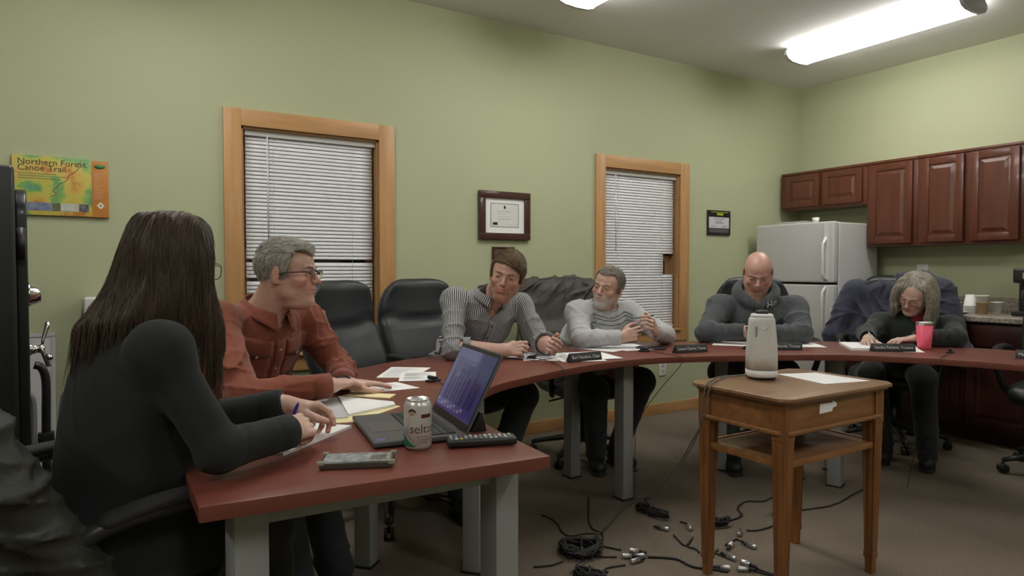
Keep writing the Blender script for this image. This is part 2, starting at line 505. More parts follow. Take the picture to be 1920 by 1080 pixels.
dm = MB(); dm.raw([(-0.0205, yb - 0.001, 1.468), (-0.0205 + 0.017, yb - 0.001, 1.486), (-0.0205, yb - 0.001, 1.504), (-0.0205 - 0.017, yb - 0.001, 1.486)], [(0, 1, 2, 3)], inkw, T0)
dm.raw([(-0.0205, yb - 0.0016, 1.481), (-0.0155, yb - 0.0016, 1.486), (-0.0205, yb - 0.0016, 1.491), (-0.0255, yb - 0.0016, 1.486)], [(0, 1, 2, 3)], ink, T0)
dm.build('diamond_mark', None, r)
fl = MB()
rn = random.Random(3)
for k in range(16):
    zz = 1.645 - k * 0.0085
    fl.box((-0.048, yb - 0.0008, zz), (-0.048 + rn.uniform(0.02, 0.045), yb, zz + 0.0035), T=T0)
fl.build('band_print', mat('band_ink', (0.62, 0.34, 0.16), 0.6), r)

# framed certificate
def framed(name, label, cat, x0, z0, x1, z1, fw, depth, fm):
    cx = (x0 + x1) / 2
    r = thing(name, label, cat, (cx, WY, z0))
    T0 = Matrix.Translation((-cx, -WY, -z0))
    mb = MB(); y0, y1 = WY - depth, WY - 0.001
    mb.box((x0, y0, z0), (x1, y1, z0 + fw), None, T0); mb.box((x0, y0, z1 - fw), (x1, y1, z1), None, T0)
    mb.box((x0, y0, z0 + fw), (x0 + fw, y1, z1 - fw), None, T0); mb.box((x1 - fw, y0, z0 + fw), (x1, y1, z1 - fw), None, T0)
    mb.build('frame', fm, r, bevel=0.004, seg=3)
    return r, T0
r, T0 = framed('framed_certificate', 'certificate with a white mat in a dark walnut frame between the two windows', 'picture', 2.125, 1.372, 2.529, 1.70, 0.046, 0.028, M['frame_dark'])
def sheet(nm, x0, z0, x1, z1, d, m, par, T):
    return MB().box((x0, WY - d, z0), (x1, WY - d + 0.002, z1), None, T).build(nm, m, par)
sheet('mat_board', 2.165, 1.41, 2.49, 1.664, 0.012, M['paper'], r, T0)
sheet('grey_line', 2.213, 1.456, 2.441, 1.622, 0.0125, mat('mat_line_grey', (0.33, 0.33, 0.32), 0.6), r, T0)
sheet('certificate', 2.221, 1.463, 2.433, 1.615, 0.013, mat('certificate_paper', (0.70, 0.70, 0.66), 0.6), r, T0)
d = MB()
for (xa, xb, za, zb) in ((2.319, 2.335, 1.584, 1.600), (2.323, 2.331, 1.600, 1.606), (2.233, 2.270, 1.472, 1.490)):
    MB().box((xa, WY - 0.0138, za), (xb, WY - 0.013, zb), M['black'], T0).build('seal', None, r)
pass
d = MB()
for k, (xa, xb, z_) in enumerate(((2.255, 2.38, 1.567), (2.265, 2.37, 1.560), (2.26, 2.34, 1.548), (2.27, 2.37, 1.530), (2.265, 2.385, 1.516), (2.28, 2.37, 1.508), (2.36, 2.42, 1.474))):
    d.box((xa, WY - 0.0137, z_), (xb, WY - 0.013, z_ + 0.0022), None, T0)
d.build('fine_print', mat('pale_grey_ink', (0.42, 0.42, 0.42), 0.7), r)
# little plaque under it
r, T0 = framed('wall_plaque', 'small dark wooden plaque on the wall behind the striped shirt man\'s head', 'plaque', 2.231, 1.215, 2.406, 1.324, 0.012, 0.018, M['frame_dark'])
sheet('plaque_plate', 2.243, 1.227, 2.394, 1.312, 0.012, mat('bronze_plate', (0.10, 0.06, 0.035), 0.4, noise=0.2, nscale=20), r, T0)
# black award
r, T0 = framed('framed_notice', 'small black framed notice with a yellow header between window and fridge', 'picture', 4.323, 1.462, 4.605, 1.672, 0.012, 0.015, M['black'])
sheet('backing', 4.335, 1.474, 4.593, 1.66, 0.011, M['black'], r, T0)
sheet('white_sheet', 4.340, 1.522, 4.588, 1.615, 0.012, mat('grey_white_sheet', (0.58, 0.60, 0.62), 0.5), r, T0)
sheet('grey_footer', 4.345, 1.485, 4.583, 1.515, 0.012, mat('footer_grey', (0.10, 0.10, 0.09), 0.5), r, T0)
hd = MB()
for k in range(4): hd.box((4.437 + k * 0.02, WY - 0.0128, 1.631), (4.452 + k * 0.02, WY - 0.012, 1.650), None, T0)
hd.build('header_mark', mat('yellow_ink', (0.55, 0.62, 0.03), 0.5), r)
d = MB()
for (xa, xb, z_) in ((4.40, 4.53, 1.596), (4.42, 4.50, 1.575), (4.41, 4.52, 1.562), (4.36, 4.42, 1.535), (4.50, 4.56, 1.535)):
    d.box((xa, WY - 0.0127, z_), (xb, WY - 0.012, z_ + 0.006), None, T0)
d.build('fine_print', M['print'], r)
d = MB(); d.box((4.36, WY - 0.0127, 1.655), (4.575, WY - 0.012, 1.659), None, T0); d.build('yellow_rule', mat('yellow_rule', (0.5, 0.55, 0.05), 0.5), r)

# outlet below second window area
r = thing('wall_outlet', 'white wall outlet below the right side of the notched blind window', 'outlet', (3.824, WY, 0.34))
MB().box((-0.038, -0.007, -0.03), (0.038, 0, 0.09)).build('plate', M['white_pl'], r, bevel=0.003)
sk = MB()
for z_ in (0.01, 0.055): sk.box((-0.016, -0.009, z_ - 0.014), (0.016, -0.006, z_ + 0.014))
sk.build('socket', mat('socket_plastic', (0.5, 0.5, 0.48), 0.4), r, bevel=0.003)

# white wall heater behind the woman
r = thing('wall_heater', 'white box-shaped wall heater half hidden by the long-haired woman', 'heater', (0.09, WY, 0.40))
MB().box((-0.188, -0.13, 0), (0.188, -0.001, 0.635)).build('casing', M['white_pl'], r, bevel=0.014, seg=3)
g_ = MB()
for k in range(9): g_.box((-0.15, -0.134, 0.06 + k * 0.022), (0.15, -0.129, 0.068 + k * 0.022))
g_.build('grille', mat('heater_grille', (0.45, 0.45, 0.44), 0.5), r)

# leaning whiteboard
r = thing('whiteboard', 'framed whiteboard leaning on the wall behind the safe handle', 'whiteboard', (-0.42, 3.70, 0.0))
T1 = Matrix.Translation((0, 0, 0)) @ Matrix.Rotation(math.radians(-11), 4, 'X')
MB().box((-0.40, 0, 0.02), (0.185, 0.012, 0.86), None, T1).build('board', mat('whiteboard_surface', (0.55, 0.54, 0.55), 0.3), r)
fr = MB()
fr.box((-0.42, -0.004, 0.0), (0.205, 0.018, 0.02), None, T1); fr.box((-0.42, -0.004, 0.86), (0.205, 0.018, 0.88), None, T1)
fr.box((-0.42, -0.004, 0.02), (-0.40, 0.018, 0.86), None, T1); fr.box((0.185, -0.004, 0.02), (0.205, 0.018, 0.86), None, T1)
fr.build('frame', mat('aluminium_frame', (0.40, 0.40, 0.40), 0.4), r, bevel=0.003)
# ================================================================ kitchen run on the right wall
def panel_door(parent, y0, y1, z0, z1, X, m, T0, name='door', knob=None):
    """raised panel door in the plane X, front toward -X"""
    mb = MB()
    mb.box((X, y0, z0), (X + 0.02, y1, z1), None, T0)
    d = mb.build(name, m, parent, bevel=0.003)
    w = 0.052
    f = MB()   # stiles and rails standing proud, recess, raised centre field
    for (a, b_, c, e_) in ((y0, y0 + w, z0, z1), (y1 - w, y1, z0, z1), (y0 + w, y1 - w, z0, z0 + w), (y0 + w, y1 - w, z1 - w, z1)):
        f.box((X - 0.007, a, c), (X + 0.001, b_, e_), None, T0)
    f.build('door_rails', m, d, bevel=0.0025)
    g = 0.012; h = 0.022
    ya, yb_, za, zb = y0 + w + g, y1 - w - g, z0 + w + g, z1 - w - g
    vs = [(X, ya, za), (X, yb_, za), (X, yb_, zb), (X, ya, zb), (X - 0.007, ya + h, za + h), (X - 0.007, yb_ - h, za + h), (X - 0.007, yb_ - h, zb - h), (X - 0.007, ya + h, zb - h)]
    MB().raw(vs, [(0, 1, 5, 4), (1, 2, 6, 5), (2, 3, 7, 6), (3, 0, 4, 7), (4, 5, 6, 7)], None, T0).build('raised_panel', m, d)
    return d

def wall_cabinet(label, y0, y1, z0, z1, doors, g='wall cabinets over the counter'):
    r = thing('wall_cabinet', label, 'cabinet', (XR - 0.155, (y0 + y1) / 2, z0), 0, g)
    T0 = Matrix.Translation((-(XR - 0.155), -(y0 + y1) / 2, -z0))
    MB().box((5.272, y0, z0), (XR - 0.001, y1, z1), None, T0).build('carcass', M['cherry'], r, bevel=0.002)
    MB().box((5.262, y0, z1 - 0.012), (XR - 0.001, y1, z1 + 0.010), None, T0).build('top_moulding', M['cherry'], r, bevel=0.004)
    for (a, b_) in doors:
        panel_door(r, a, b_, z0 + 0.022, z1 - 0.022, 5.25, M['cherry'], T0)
    return r
wall_cabinet('short two-door cherry wall cabinet above the fridge', 3.062, 3.858, 1.700, 2.025, [(3.475, 3.81), (3.095, 3.44)])
wall_cabinet('tall cherry wall cabinet with a single door, right of the fridge top', 2.668, 3.060, 1.352, 2.025, [(2.700, 3.028)])
wall_cabinet('tall two-door cherry wall cabinet at the right edge of the photo', 1.965, 2.666, 1.352, 2.025, [(2.345, 2.632), (2.005, 2.300)])
# base cabinets
def base_cabinet(label, y0, y1, g='base cabinets under the counter'):
    r = thing('base_cabinet', label, 'cabinet', (5.27, (y0 + y1) / 2, 0), 0, g)
    T0 = Matrix.Translation((-5.27, -(y0 + y1) / 2, 0))
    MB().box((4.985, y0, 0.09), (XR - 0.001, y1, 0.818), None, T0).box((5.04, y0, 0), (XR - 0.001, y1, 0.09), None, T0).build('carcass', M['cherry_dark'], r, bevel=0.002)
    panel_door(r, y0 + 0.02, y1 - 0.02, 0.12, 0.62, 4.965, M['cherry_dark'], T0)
    d = MB().box((4.963, y0 + 0.02, 0.655), (4.984, y1 - 0.02, 0.80), None, T0).build('drawer', M['cherry_dark'], r, bevel=0.004)
    return r
base_cabinet('dark cherry base cabinet next to the fridge, below the counter', 2.62, 3.035)
base_cabinet('dark cherry base cabinet below the foam cups', 2.20, 2.618)
base_cabinet('dark cherry base cabinet below the coffee maker', 1.78, 2.198)
base_cabinet('dark cherry base cabinet at the right edge of the photo', 1.36, 1.778)
r = thing('worktop', 'speckled brown laminate worktop with a low backsplash along the right wall', 'worktop', (5.25, 2.2, 0.82))
T0 = Matrix.Translation((-5.25, -2.2, -0.82))
MB().box((4.93, 1.36, 0.82), (XR - 0.001, 3.04, 0.858), None, T0).build('counter_slab', M['counter'], r, bevel=0.006, seg=3)
MB().box((XR - 0.022, 1.36, 0.858), (XR - 0.001, 3.04, 0.965), None, T0).build('backsplash', M['counter'], r, bevel=0.003)
# wall plate above counter
r = thing('wall_plate', 'white outlet plate on the green wall above the counter', 'outlet', (XR, 2.778, 1.11))
MB().box((-0.007, -0.045, 0), (0, 0.045, 0.10)).build('plate', M['white_pl'], r, bevel=0.003)
MB().box((-0.009, -0.016, 0.02), (-0.006, 0.016, 0.08)).build('socket', M['fridge_trim'], r, bevel=0.002)

# fridge
FX, FY0, FY1, FZ = 4.83, 3.065, 3.785, 1.548
r = thing('refrigerator', 'white top-freezer refrigerator in the corner of the room', 'refrigerator', (5.12, 3.425, 0))
T0 = Matrix.Translation((-5.12, -3.425, 0))
MB().box((FX + 0.075, FY0, 0.06), (5.44, FY1, FZ - 0.005), None, T0).build('cabinet_body', M['fridge'], r, bevel=0.012, seg=3)
MB().box((FX + 0.062, FY0 + 0.012, 0.10), (FX + 0.075, FY1 - 0.012, FZ - 0.012), None, T0).build('gasket', M['gasket'], r)
MB().box((FX + 0.09, FY0 + 0.01, 0.0), (5.42, FY1 - 0.01, 0.06), None, T0).build('kick_plate', M['gasket'], r)
def fridge_door(nm, z0, z1):
    d = MB().box((FX, FY0, z0), (FX + 0.062, FY1, z1), None, T0).build(nm, M['fridge'], r, bevel=0.014, seg=4)
    return d
du = fridge_door('freezer_door', 1.066, FZ)
dl = fridge_door('fridge_door', 0.10, 1.048)
def fhandle(par, zt, zb, za):
    y = FY0 + 0.055
    mb = MB()
    # flat strip along the door edge, then the grip stands off the door
    mb.box((FX - 0.012, y - 0.010, zb + 0.0), (FX + 0.001, y + 0.022, zt), M['fridge_trim'], T0)
    mb.tube([(FX - 0.004, y + 0.006, za + 0.05), (FX - 0.048, y + 0.006, za), (FX - 0.050, y + 0.006, za - 0.05), (FX - 0.050, y + 0.006, zb + 0.06), (FX - 0.040, y + 0.006, zb + 0.02), (FX - 0.004, y + 0.006, zb)], 0.012, 8, M['fridge_trim'], T0)
    mb.build('handle', None, par, bevel=0.0)
fhandle(du, 1.53, 1.085, 1.37)
fhandle(dl, 1.035, 0.56, 0.99)
MB().box((FX - 0.003, FY0 + 0.045, 1.49), (FX + 0.001, FY0 + 0.075, 1.52), None, T0).build('badge', M['steel'], du, bevel=0.001)
# things on the fridge
o = MB().box((-0.10, -0.13, 0), (0.10, 0.13, 0.022)).build('tray', mat('clear_tray', (0.55, 0.57, 0.55), 0.15, trans=0.3), None, (4.99, 3.50, FZ), (0, 0, 0.1), bevel=0.006)
tag(o, 'flat clear plastic tray lying on top of the fridge', 'tray')
M['foam'] = mat('white_foam', (0.82, 0.81, 0.77), 0.6)
cupf = [(0.001, 0), (0.028, 0), (0.040, 0.078), (0.0425, 0.078), (0.0425, 0.083), (0.038, 0.083), (0.026, 0.004), (0.001, 0.004)]
o = MB().lathe([(0.001, 0), (0.022, 0), (0.028, 0.045), (0.026, 0.045), (0.020, 0.004), (0.001, 0.004)], 20).build('cup', M['foam'], None, (4.95, 3.30, FZ)); tag(o, 'small bright white cup on top of the fridge', 'cup')

# cups, plate and coffee maker on the counter
def foam_cup(x, y, z, flip, label, g, m=None):
    o = MB().lathe(cupf, 24).build('foam_cup', m or M['foam'], None, (x, y, z + (0.083 if flip else 0)), (PI if flip else 0, 0, 0))
    return tag(o, label, 'cup', g)
for k in range(5):
    foam_cup(5.22, 2.275, 0.858 + k * 0.0125, True, 'white foam cup in the upturned stack beside the coffee maker', 'stack of upturned foam cups')
foam_cup(5.20, 2.19, 0.858, False, 'tan paper cup standing under a white foam cup on the counter', None, mat('tan_paper_cup', (0.50, 0.36, 0.20), 0.6))
foam_cup(5.20, 2.19, 0.905, False, 'white foam cup stacked upright in a tan paper cup', None)
foam_cup(5.33, 2.31, 0.858, False, 'white foam cup at the back left of the upturned cup stack', None)
foam_cup(5.32, 2.15, 0.858, False, 'white foam cup standing behind the tan paper cup', None)
o = MB().lathe([(0.001, 0), (0.06, 0), (0.105, 0.012), (0.108, 0.014), (0.06, 0.004), (0.001, 0.004)], 32).build('paper_plate', M['foam'], None, (5.12, 2.36, 0.858)); tag(o, 'white plate lying on the counter left of the cups', 'plate')
o = MB().box((-0.045, -0.05, 0), (0.045, 0.05, 0.07)).build('napkin_box', mat('grey_box', (0.35, 0.36, 0.38), 0.5), None, (5.36, 2.43, 0.858), bevel=0.004); tag(o, 'small grey box on the counter beside the blue coat', 'box')
r = thing('coffee_maker', 'black coffee maker on the counter at the right edge of the photo', 'coffee maker', (5.28, 1.90, 0.858))
MB().box((-0.13, -0.11, 0), (0.14, 0.10, 0.03)).build('base', M['black'], r, bevel=0.008)
MB().box((-0.02, -0.11, 0.03), (0.14, 0.10, 0.25)).build('water_tank', M['black'], r, bevel=0.01)
MB().box((-0.12, -0.11, 0.22), (0.14, 0.10, 0.32)).build('brew_head', M['black'], r, bevel=0.018, seg=3)
cf = MB().lathe([(0.001, 0), (0.055, 0), (0.068, 0.05), (0.062, 0.10), (0.045, 0.135), (0.048, 0.15), (0.001, 0.15)], 24, T=Matrix.Translation((-0.05, 0, 0.032))).build('carafe', mat('dark_glass', (0.02, 0.015, 0.01), 0.05, coat=1), r)
MB().tube(spline([(-0.10, 0.02, 0.17), (-0.14, 0.03, 0.165), (-0.155, 0.03, 0.12), (-0.14, 0.03, 0.07), (-0.11, 0.02, 0.065)], 4), 0.008, 8).build('carafe_handle', M['black'], cf)
MB().box((-0.122, -0.06, 0.25), (-0.119, 0.04, 0.29)).build('control_panel', M['steel'], r)
r = thing('toaster_oven', 'black countertop grill with a pale lid band beside the fridge', 'grill', (5.22, 2.86, 0.858))
MB().box((-0.13, -0.15, 0), (0.14, 0.15, 0.19)).build('body', M['black'], r, bevel=0.02, seg=3)
MB().box((-0.15, -0.12, 0.196), (0.10, 0.14, 0.212)).build('lid_band', M['white_pl'], r, bevel=0.005)
MB().lathe([(0.001, 0.0), (0.14, 0.0), (0.15, 0.02), (0.10, 0.05), (0.001, 0.055)], 28, T=Matrix.Translation((0, 0, 0.212)), ex=(0.9, 1)).build('lid', M['black'], r)
MB().tube([(-0.14, -0.08, 0.13), (-0.16, -0.08, 0.13), (-0.16, 0.08, 0.13), (-0.14, 0.08, 0.13)], 0.007, 8).build('door_handle', M['chrome'], r)

# ================================================================ gun safe at the left edge
r = thing('gun_safe', 'tall black steel safe with a combination dial and spoked handle at the left edge', 'safe', (-0.530, 2.709, 0), math.radians(5.2))
ang = 0.0
SX = -0.275   # front face plane (faces +X)
T0 = Matrix.Translation((0.55, -2.75, 0))
MB().box((-0.95, 2.515, 0.0), (SX, 3.24, 1.485), None, T0).build('body', M['safe'], r, bevel=0.012, seg=3)
# door slab with rounded corners standing off the body
pts = []
ya, yb_, za, zb, rr = 2.60, 3.20, 0.06, 1.43, 0.09
for (cy, cz, a0) in ((yb_ - rr, zb - rr, 0), (ya + rr, zb - rr, 90), (ya + rr, za + rr, 180), (yb_ - rr, za + rr, 270)):
    for k in range(7):
        a = math.radians(a0 + k * 15)
        pts.append((cy + rr * math.cos(a), cz + rr * math.sin(a)))
Tm = T0 @ Matrix(((0, 0, 1, SX), (1, 0, 0, 0), (0, 1, 0, 0), (0, 0, 0, 1)))
door = MB().prism(pts, 0.0, 0.03, None, Tm).build('door', M['safe'], r, bevel=0.006, seg=3)
Tx = lambda y, z: T0 @ Matrix(((0, 0, 1, SX + 0.03), (1, 0, 0, y), (0, 1, 0, z), (0, 0, 0, 1)))
MB().lathe([(0.001, 0), (0.042, 0), (0.042, 0.006), (0.036, 0.010), (0.034, 0.024), (0.030, 0.026), (0.029, 0.036), (0.001, 0.037)], 32, T=Tx(2.80, 1.085)).build('combination_dial', M['chrome'], door)
hub = MB().lathe([(0.001, 0), (0.024, 0), (0.018, 0.008), (0.012, 0.026), (0.015, 0.030), (0.015, 0.044), (0.001, 0.045)], 24, T=Tx(2.80, 0.895)).build('handle_hub', M['chrome'], door)
for k in range(3):
    a = math.radians(75 + 120 * k)
    c, s_ = math.cos(a), math.sin(a)
    p = [(0.0, 0.0, 0.037), (0.03 * c, 0.03 * s_, 0.039), (0.075 * c, 0.075 * s_, 0.052), (0.092 * c, 0.092 * s_, 0.056)]
    MB().tube(p, [0.005, 0.005, 0.008, 0.009], 10, T=Tx(2.80, 0.895)).build('handle_spoke', M['black'] if False else M['chrome'], hub)
for z_ in (0.25, 1.25):
    MB().tube([(SX + 0.012, 2.562, z_ - 0.05), (SX + 0.012, 2.562, z_ + 0.05)], 0.014, 12, T=T0).build('hinge', M['black'], r)
o = MB().lathe([(0.001, 0), (0.035, 0), (0.05, 0.06), (0.05, 0.075), (0.001, 0.075)], 20).build('orange_cone_cup', mat('orange_plastic', (0.75, 0.22, 0.06), 0.5), None, (-0.335, 2.60, 1.486))
o.name = 'orange_cup'; tag(o, 'orange item on top of the safe, cut by the photo edge', 'cup')
# tan board and tall items leaning between safe and wall
o = MB().prism([(-0.05, 0), (0.05, 0), (0.05, 0.42), (0.03, 0.46), (-0.03, 0.46), (-0.05, 0.42)], 0, 0.012).build('wood_board', mat('tan_board', (0.25, 0.18, 0.11), 0.5, noise=0.2), None, (-0.345, 3.60, 0.0), (math.radians(90), 0, 0.0), bevel=0.003)
o.scale = (1, 2.45, 1); tag(o, 'narrow tan wooden board with a rounded top leaning behind the safe dial', 'board')
r = thing('folding_stand', 'folded black stand with a grey loop handle below the safe spokes', 'stand', (-0.222, 3.30, 0.0))
MB().tube(spline([(0, 0, 0.02), (0.0, 0, 0.5), (0.003, 0, 0.70), (-0.010, 0, 0.765), (-0.035, 0, 0.78)], 4), 0.016, 8).build('pole', M['black'], r)
MB().tube(spline([(-0.045, 0, 0.10), (-0.042, 0, 0.4), (-0.040, 0, 0.62), (-0.06, 0, 0.665), (-0.09, 0, 0.66)], 4), 0.010, 8).build('loop_handle', M['leg_grey'], r)
MB().box((-0.028, -0.02, 0.44), (0.028, 0.02, 0.50)).build('clamp', M['black'], r, bevel=0.004)
for sx_ in (-1, 1):
    MB().tube([(0, 0, 0.12), (sx_ * 0.05, -0.06, 0.0)], 0.008, 8).build('foot', M['black'], r)

# ================================================================ small oak stand in front
r = thing('oak_side_table', 'square-legged oak side table with a lower shelf holding the white tower camera', 'side table', (2.225, 1.575, 0))
T0 = Matrix.Translation((-2.225, -1.575, 0))
x0, x1, y0, y1, c = 1.895, 2.555, 1.355, 1.800, 0.035
oct_ = [(x0 + c, y0), (x1 - c, y0), (x1, y0 + c), (x1, y1 - c), (x1 - c, y1), (x0 + c, y1), (x0, y1 - c), (x0, y0 + c)]
def inset(P, d):
    cx, cy = (x0 + x1) / 2, (y0 + y1) / 2
    return [(p[0] - math.copysign(min(d, abs(p[0] - cx)), p[0] - cx), p[1] - math.copysign(min(d, abs(p[1] - cy)), p[1] - cy)) for p in P]
MB().prism(oct_, 0.726, 0.740, None, T0).prism(inset(oct_, 0.010), 0.717, 0.726, None, T0).build('tabletop', M['oak_top'], r, bevel=0.004, seg=3)
xi0, xi1, yi0, yi1 = x0 + 0.035, x1 - 0.035, y0 + 0.035, y1 - 0.035
for (lo, hi) in (((xi0 + 0.03, yi0 + 0.004, 0.622), (xi1 - 0.03, yi0 + 0.022, 0.717)), ((xi0 + 0.03, yi1 - 0.022, 0.622), (xi1 - 0.03, yi1 - 0.004, 0.717)),
                 ((xi0 + 0.004, yi0 + 0.03, 0.622), (xi0 + 0.022, yi1 - 0.03, 0.717)), ((xi1 - 0.022, yi0 + 0.03, 0.622), (xi1 - 0.004, yi1 - 0.03, 0.717))):
    MB().box(lo, hi, None, T0).build('apron', M['walnut'], r, bevel=0.001)
cb = MB()
cb.prism(inset(oct_, 0.024), 0.606, 0.622, None, T0)
cb.build('apron_moulding', M['walnut'], r, bevel=0.005, seg=3)
for (lx, ly) in ((xi0, yi0), (xi1, yi0), (xi0, yi1), (xi1, yi1)):
    sx_ = 1 if lx == xi0 else -1; sy_ = 1 if ly == yi0 else -1
    mb = MB()
    cx, cy = lx + sx_ * 0.025, ly + sy_ * 0.025
    def ring(w, z, fl):
        # square section with three flutes on every face
        P = []
        n = 12
        for side in range(4):
            for k in range(n):
                t = -1 + 2 * k / n
                dd = 0.0
                if fl and 0.12 < (k / n) < 0.92: dd = 0.0028 * max(0, math.sin((k / n - 0.12) / 0.8 * 3 * PI)) if math.sin((k / n - 0.12) / 0.8 * 3 * PI) > 0 else 0.0
                a, b_ = t * w, w - dd
                X, Y = ((a, -b_), (b_, a), (-a, b_), (-b_, -a))[side]
                P.append((cx + X, cy + Y, z))
        return P
    zs = [(0.0, 0.0135, 0), (0.06, 0.0145, 0), (0.0605, 0.018, 0), (0.085, 0.018, 0), (0.0855, 0.0165, 1), (0.30, 0.0205, 1), (0.585, 0.0255, 1), (0.59, 0.027, 0), (0.606, 0.027, 0), (0.717, 0.027, 0)]
    vs = []; fs = []; n = 48
    for z, w, fl in zs: vs += ring(w, z, fl)
    for k in range(len(zs) - 1):
        for i in range(n): j = (i + 1) % n; fs.append((k * n + i, k * n + j, (k + 1) * n + j, (k + 1) * n + i))
    fs.append(tuple(range(n - 1, -1, -1))); fs.append(tuple(range((len(zs) - 1) * n, len(zs) * n)))
    mb.raw(vs, fs, None, T0)
    mb.build('leg', M['walnut_v'], r)
MB().box((xi0 + 0.02, yi0 + 0.02, 0.496), (xi1 - 0.02, yi1 - 0.02, 0.512), None, T0).build('shelf', M['oak_top'], r, bevel=0.003)
sh = MB()
for (lo, hi) in (((xi0 + 0.01, yi0 + 0.008, 0.492), (xi1 - 0.01, yi0 + 0.02, 0.516)), ((xi0 + 0.01, yi1 - 0.02, 0.492), (xi1 - 0.01, yi1 - 0.008, 0.516)), ((xi0 + 0.008, yi0 + 0.02, 0.492), (xi0 + 0.02, yi1 - 0.02, 0.516)), ((xi1 - 0.02, yi0 + 0.02, 0.492), (xi1 - 0.008, yi1 - 0.02, 0.516))):
    sh.box(lo, hi, None, T0)
sh.build('shelf_edging', M['walnut'], r, bevel=0.002)
# torn white sticker on the front apron
MB().raw([(2.125, yi0 + 0.0035, 0.662), (2.20, yi0 + 0.0035, 0.664), (2.205, yi0 + 0.0035, 0.676), (2.225, yi0 + 0.0035, 0.679), (2.228, yi0 + 0.0035, 0.690), (2.205, yi0 + 0.0035, 0.703), (2.198, yi0 + 0.0035, 0.695), (2.128, yi0 + 0.0035, 0.697)],
         [tuple(range(8))], None, T0).build('sticker', M['paper'], r)

# tower conference camera on it
r = thing('conference_camera', 'tall white rounded tower conference camera standing on the oak side table', 'conference camera', (2.195, 1.69, 0.740), math.radians(232)); r.scale = (0.97, 0.97, 0.93)
prof = [(0.001, 0.0), (0.050, 0.0), (0.054, 0.006)]
MB().lathe(prof + [(0.054, 0.012), (0.001, 0.012)], 40, power=2.6).build('foot', M['black'], r)
MB().lathe([(0.001, 0.010), (0.056, 0.010), (0.0605, 0.016), (0.0605, 0.040), (0.001, 0.040)], 40, power=2.6).build('base_ring', M['white_pl'], r)
MB().lathe([(0.001, 0.041), (0.0605, 0.041), (0.0595, 0.10), (0.056, 0.17), (0.0505, 0.235), (0.049, 0.252), (0.043, 0.262), (0.001, 0.263)], 48, power=2.6).build('speaker_body', M['white_fabric'], r)
MB().lathe([(0.001, 0.262), (0.043, 0.262), (0.0435, 0.268), (0.038, 0.275), (0.001, 0.276)], 40, power=2.6).build('cap', M['white_pl'], r)
MB().lathe([(0.001, 0.276), (0.026, 0.276), (0.026, 0.284), (0.020, 0.290), (0.001, 0.291)], 32).build('camera_lens', M['black'], r)
wm = MB().tube([(0.0525, 0.012, 0.222), (0.0535, 0.006, 0.213), (0.0538, -0.0, 0.2105), (0.0535, -0.006, 0.213), (0.0525, -0.012, 0.222)], 0.002, 6)
wm.build('silver_mark', M['chrome'], r)
MB().box((0.044, -0.037, 0.180), (0.050, -0.030, 0.225)).build('grey_strip', M['leg_grey'], r)
# ================================================================ horseshoe meeting table
TT, TH = 0.740, 0.030
inner = [(0.865, 1.237), (0.895, 1.60), (0.96, 1.79), (1.117, 2.012), (1.27, 2.13), (1.459, 2.208), (1.75, 2.31), (2.04, 2.36), (2.27, 2.352),
         (2.466, 2.29), (2.66, 2.21), (2.856, 2.115), (3.03, 2.02), (3.2, 1.90), (3.396, 1.62), (3.50, 1.33), (3.54, 0.95), (3.54, 0.60)]
outer = [(0.135, 1.300), (0.15, 1.75), (0.28, 2.15), (0.58, 2.53), (0.93, 2.78), (1.28, 2.96), (1.72, 3.05), (2.05, 3.065), (2.33, 3.03),
         (2.66, 2.91), (2.95, 2.79), (3.25, 2.65), (3.52, 2.48), (3.74, 2.26), (3.95, 1.95), (4.10, 1.55), (4.16, 1.0), (4.16, 0.60)]
si = [(p.x, p.y) for p in spline([(a, b, 0) for a, b in inner], 6)]
so = [(p.x, p.y) for p in spline([(a, b, 0) for a, b in outer], 6)]
def table_section(label, i0, i1, legs, straight_end=None):
    P = si[i0 * 6:i1 * 6 + 1] + so[i0 * 6:i1 * 6 + 1][::-1]
    cx = sum(p[0] for p in P) / len(P); cy = sum(p[1] for p in P) / len(P)
    r = thing('meeting_table', label, 'table', (cx, cy, 0), 0, 'sections of the horseshoe meeting table')
    T0 = Matrix.Translation((-cx, -cy, 0))
    MB().prism(P, TT - TH, TT, None, T0).build('tabletop', M['table'], r, bevel=0.0025)
    # modesty beam and legs
    for (lx, ly, a) in legs:
        L = MB().box((-0.034, -0.034, 0.006), (0.034, 0.034, TT - TH), None, T0 @ TR((lx, ly, 0), a))
        lg = L.build('leg', M['leg_grey'], r, bevel=0.004)
        MB().box((-0.04, -0.04, 0.0), (0.04, 0.04, 0.008), None, T0 @ TR((lx, ly, 0), a)).build('foot_pad', M['black'], lg, bevel=0.002)
    for k in range(0, len(legs) - 1, 2):
        a, b_ = Vector((legs[k][0], legs[k][1], TT - TH - 0.03)), Vector((legs[k + 1][0], legs[k + 1][1], TT - TH - 0.03))
        d = b_ - a
        MB().box((0, -0.012, -0.028), (d.length, 0.012, 0.028), None, T0 @ TR(a, math.atan2(d.y, d.x))).build('cross_beam', M['leg_grey'], r)
    return r
table_section('mahogany table section at the near left end, under laptop and seltzer can', 0, 3,
              [(0.815, 1.385, 0.12), (0.235, 1.41, 0.12), (1.20, 2.235, 0.75), (0.86, 2.50, 0.75)])
table_section('mahogany table section in front of the striped shirt man', 3, 8, [(1.40, 2.30, 0.35), (1.22, 2.80, 0.35)] if False else [(2.225, 3.02 - 0.05, 0.05), (2.235, 2.545, 0.05)])
table_section('mahogany table section in front of the man in the grey hoodie', 8, 12, [(3.33, 2.085, 0.68) if False else (2.36, 2.53, 0.0), (2.38, 2.93, 0.0)] if False else [(2.90, 2.25, 0.5), (3.15, 2.58, 0.5)] if False else [(3.05, 2.62, 0.55)])
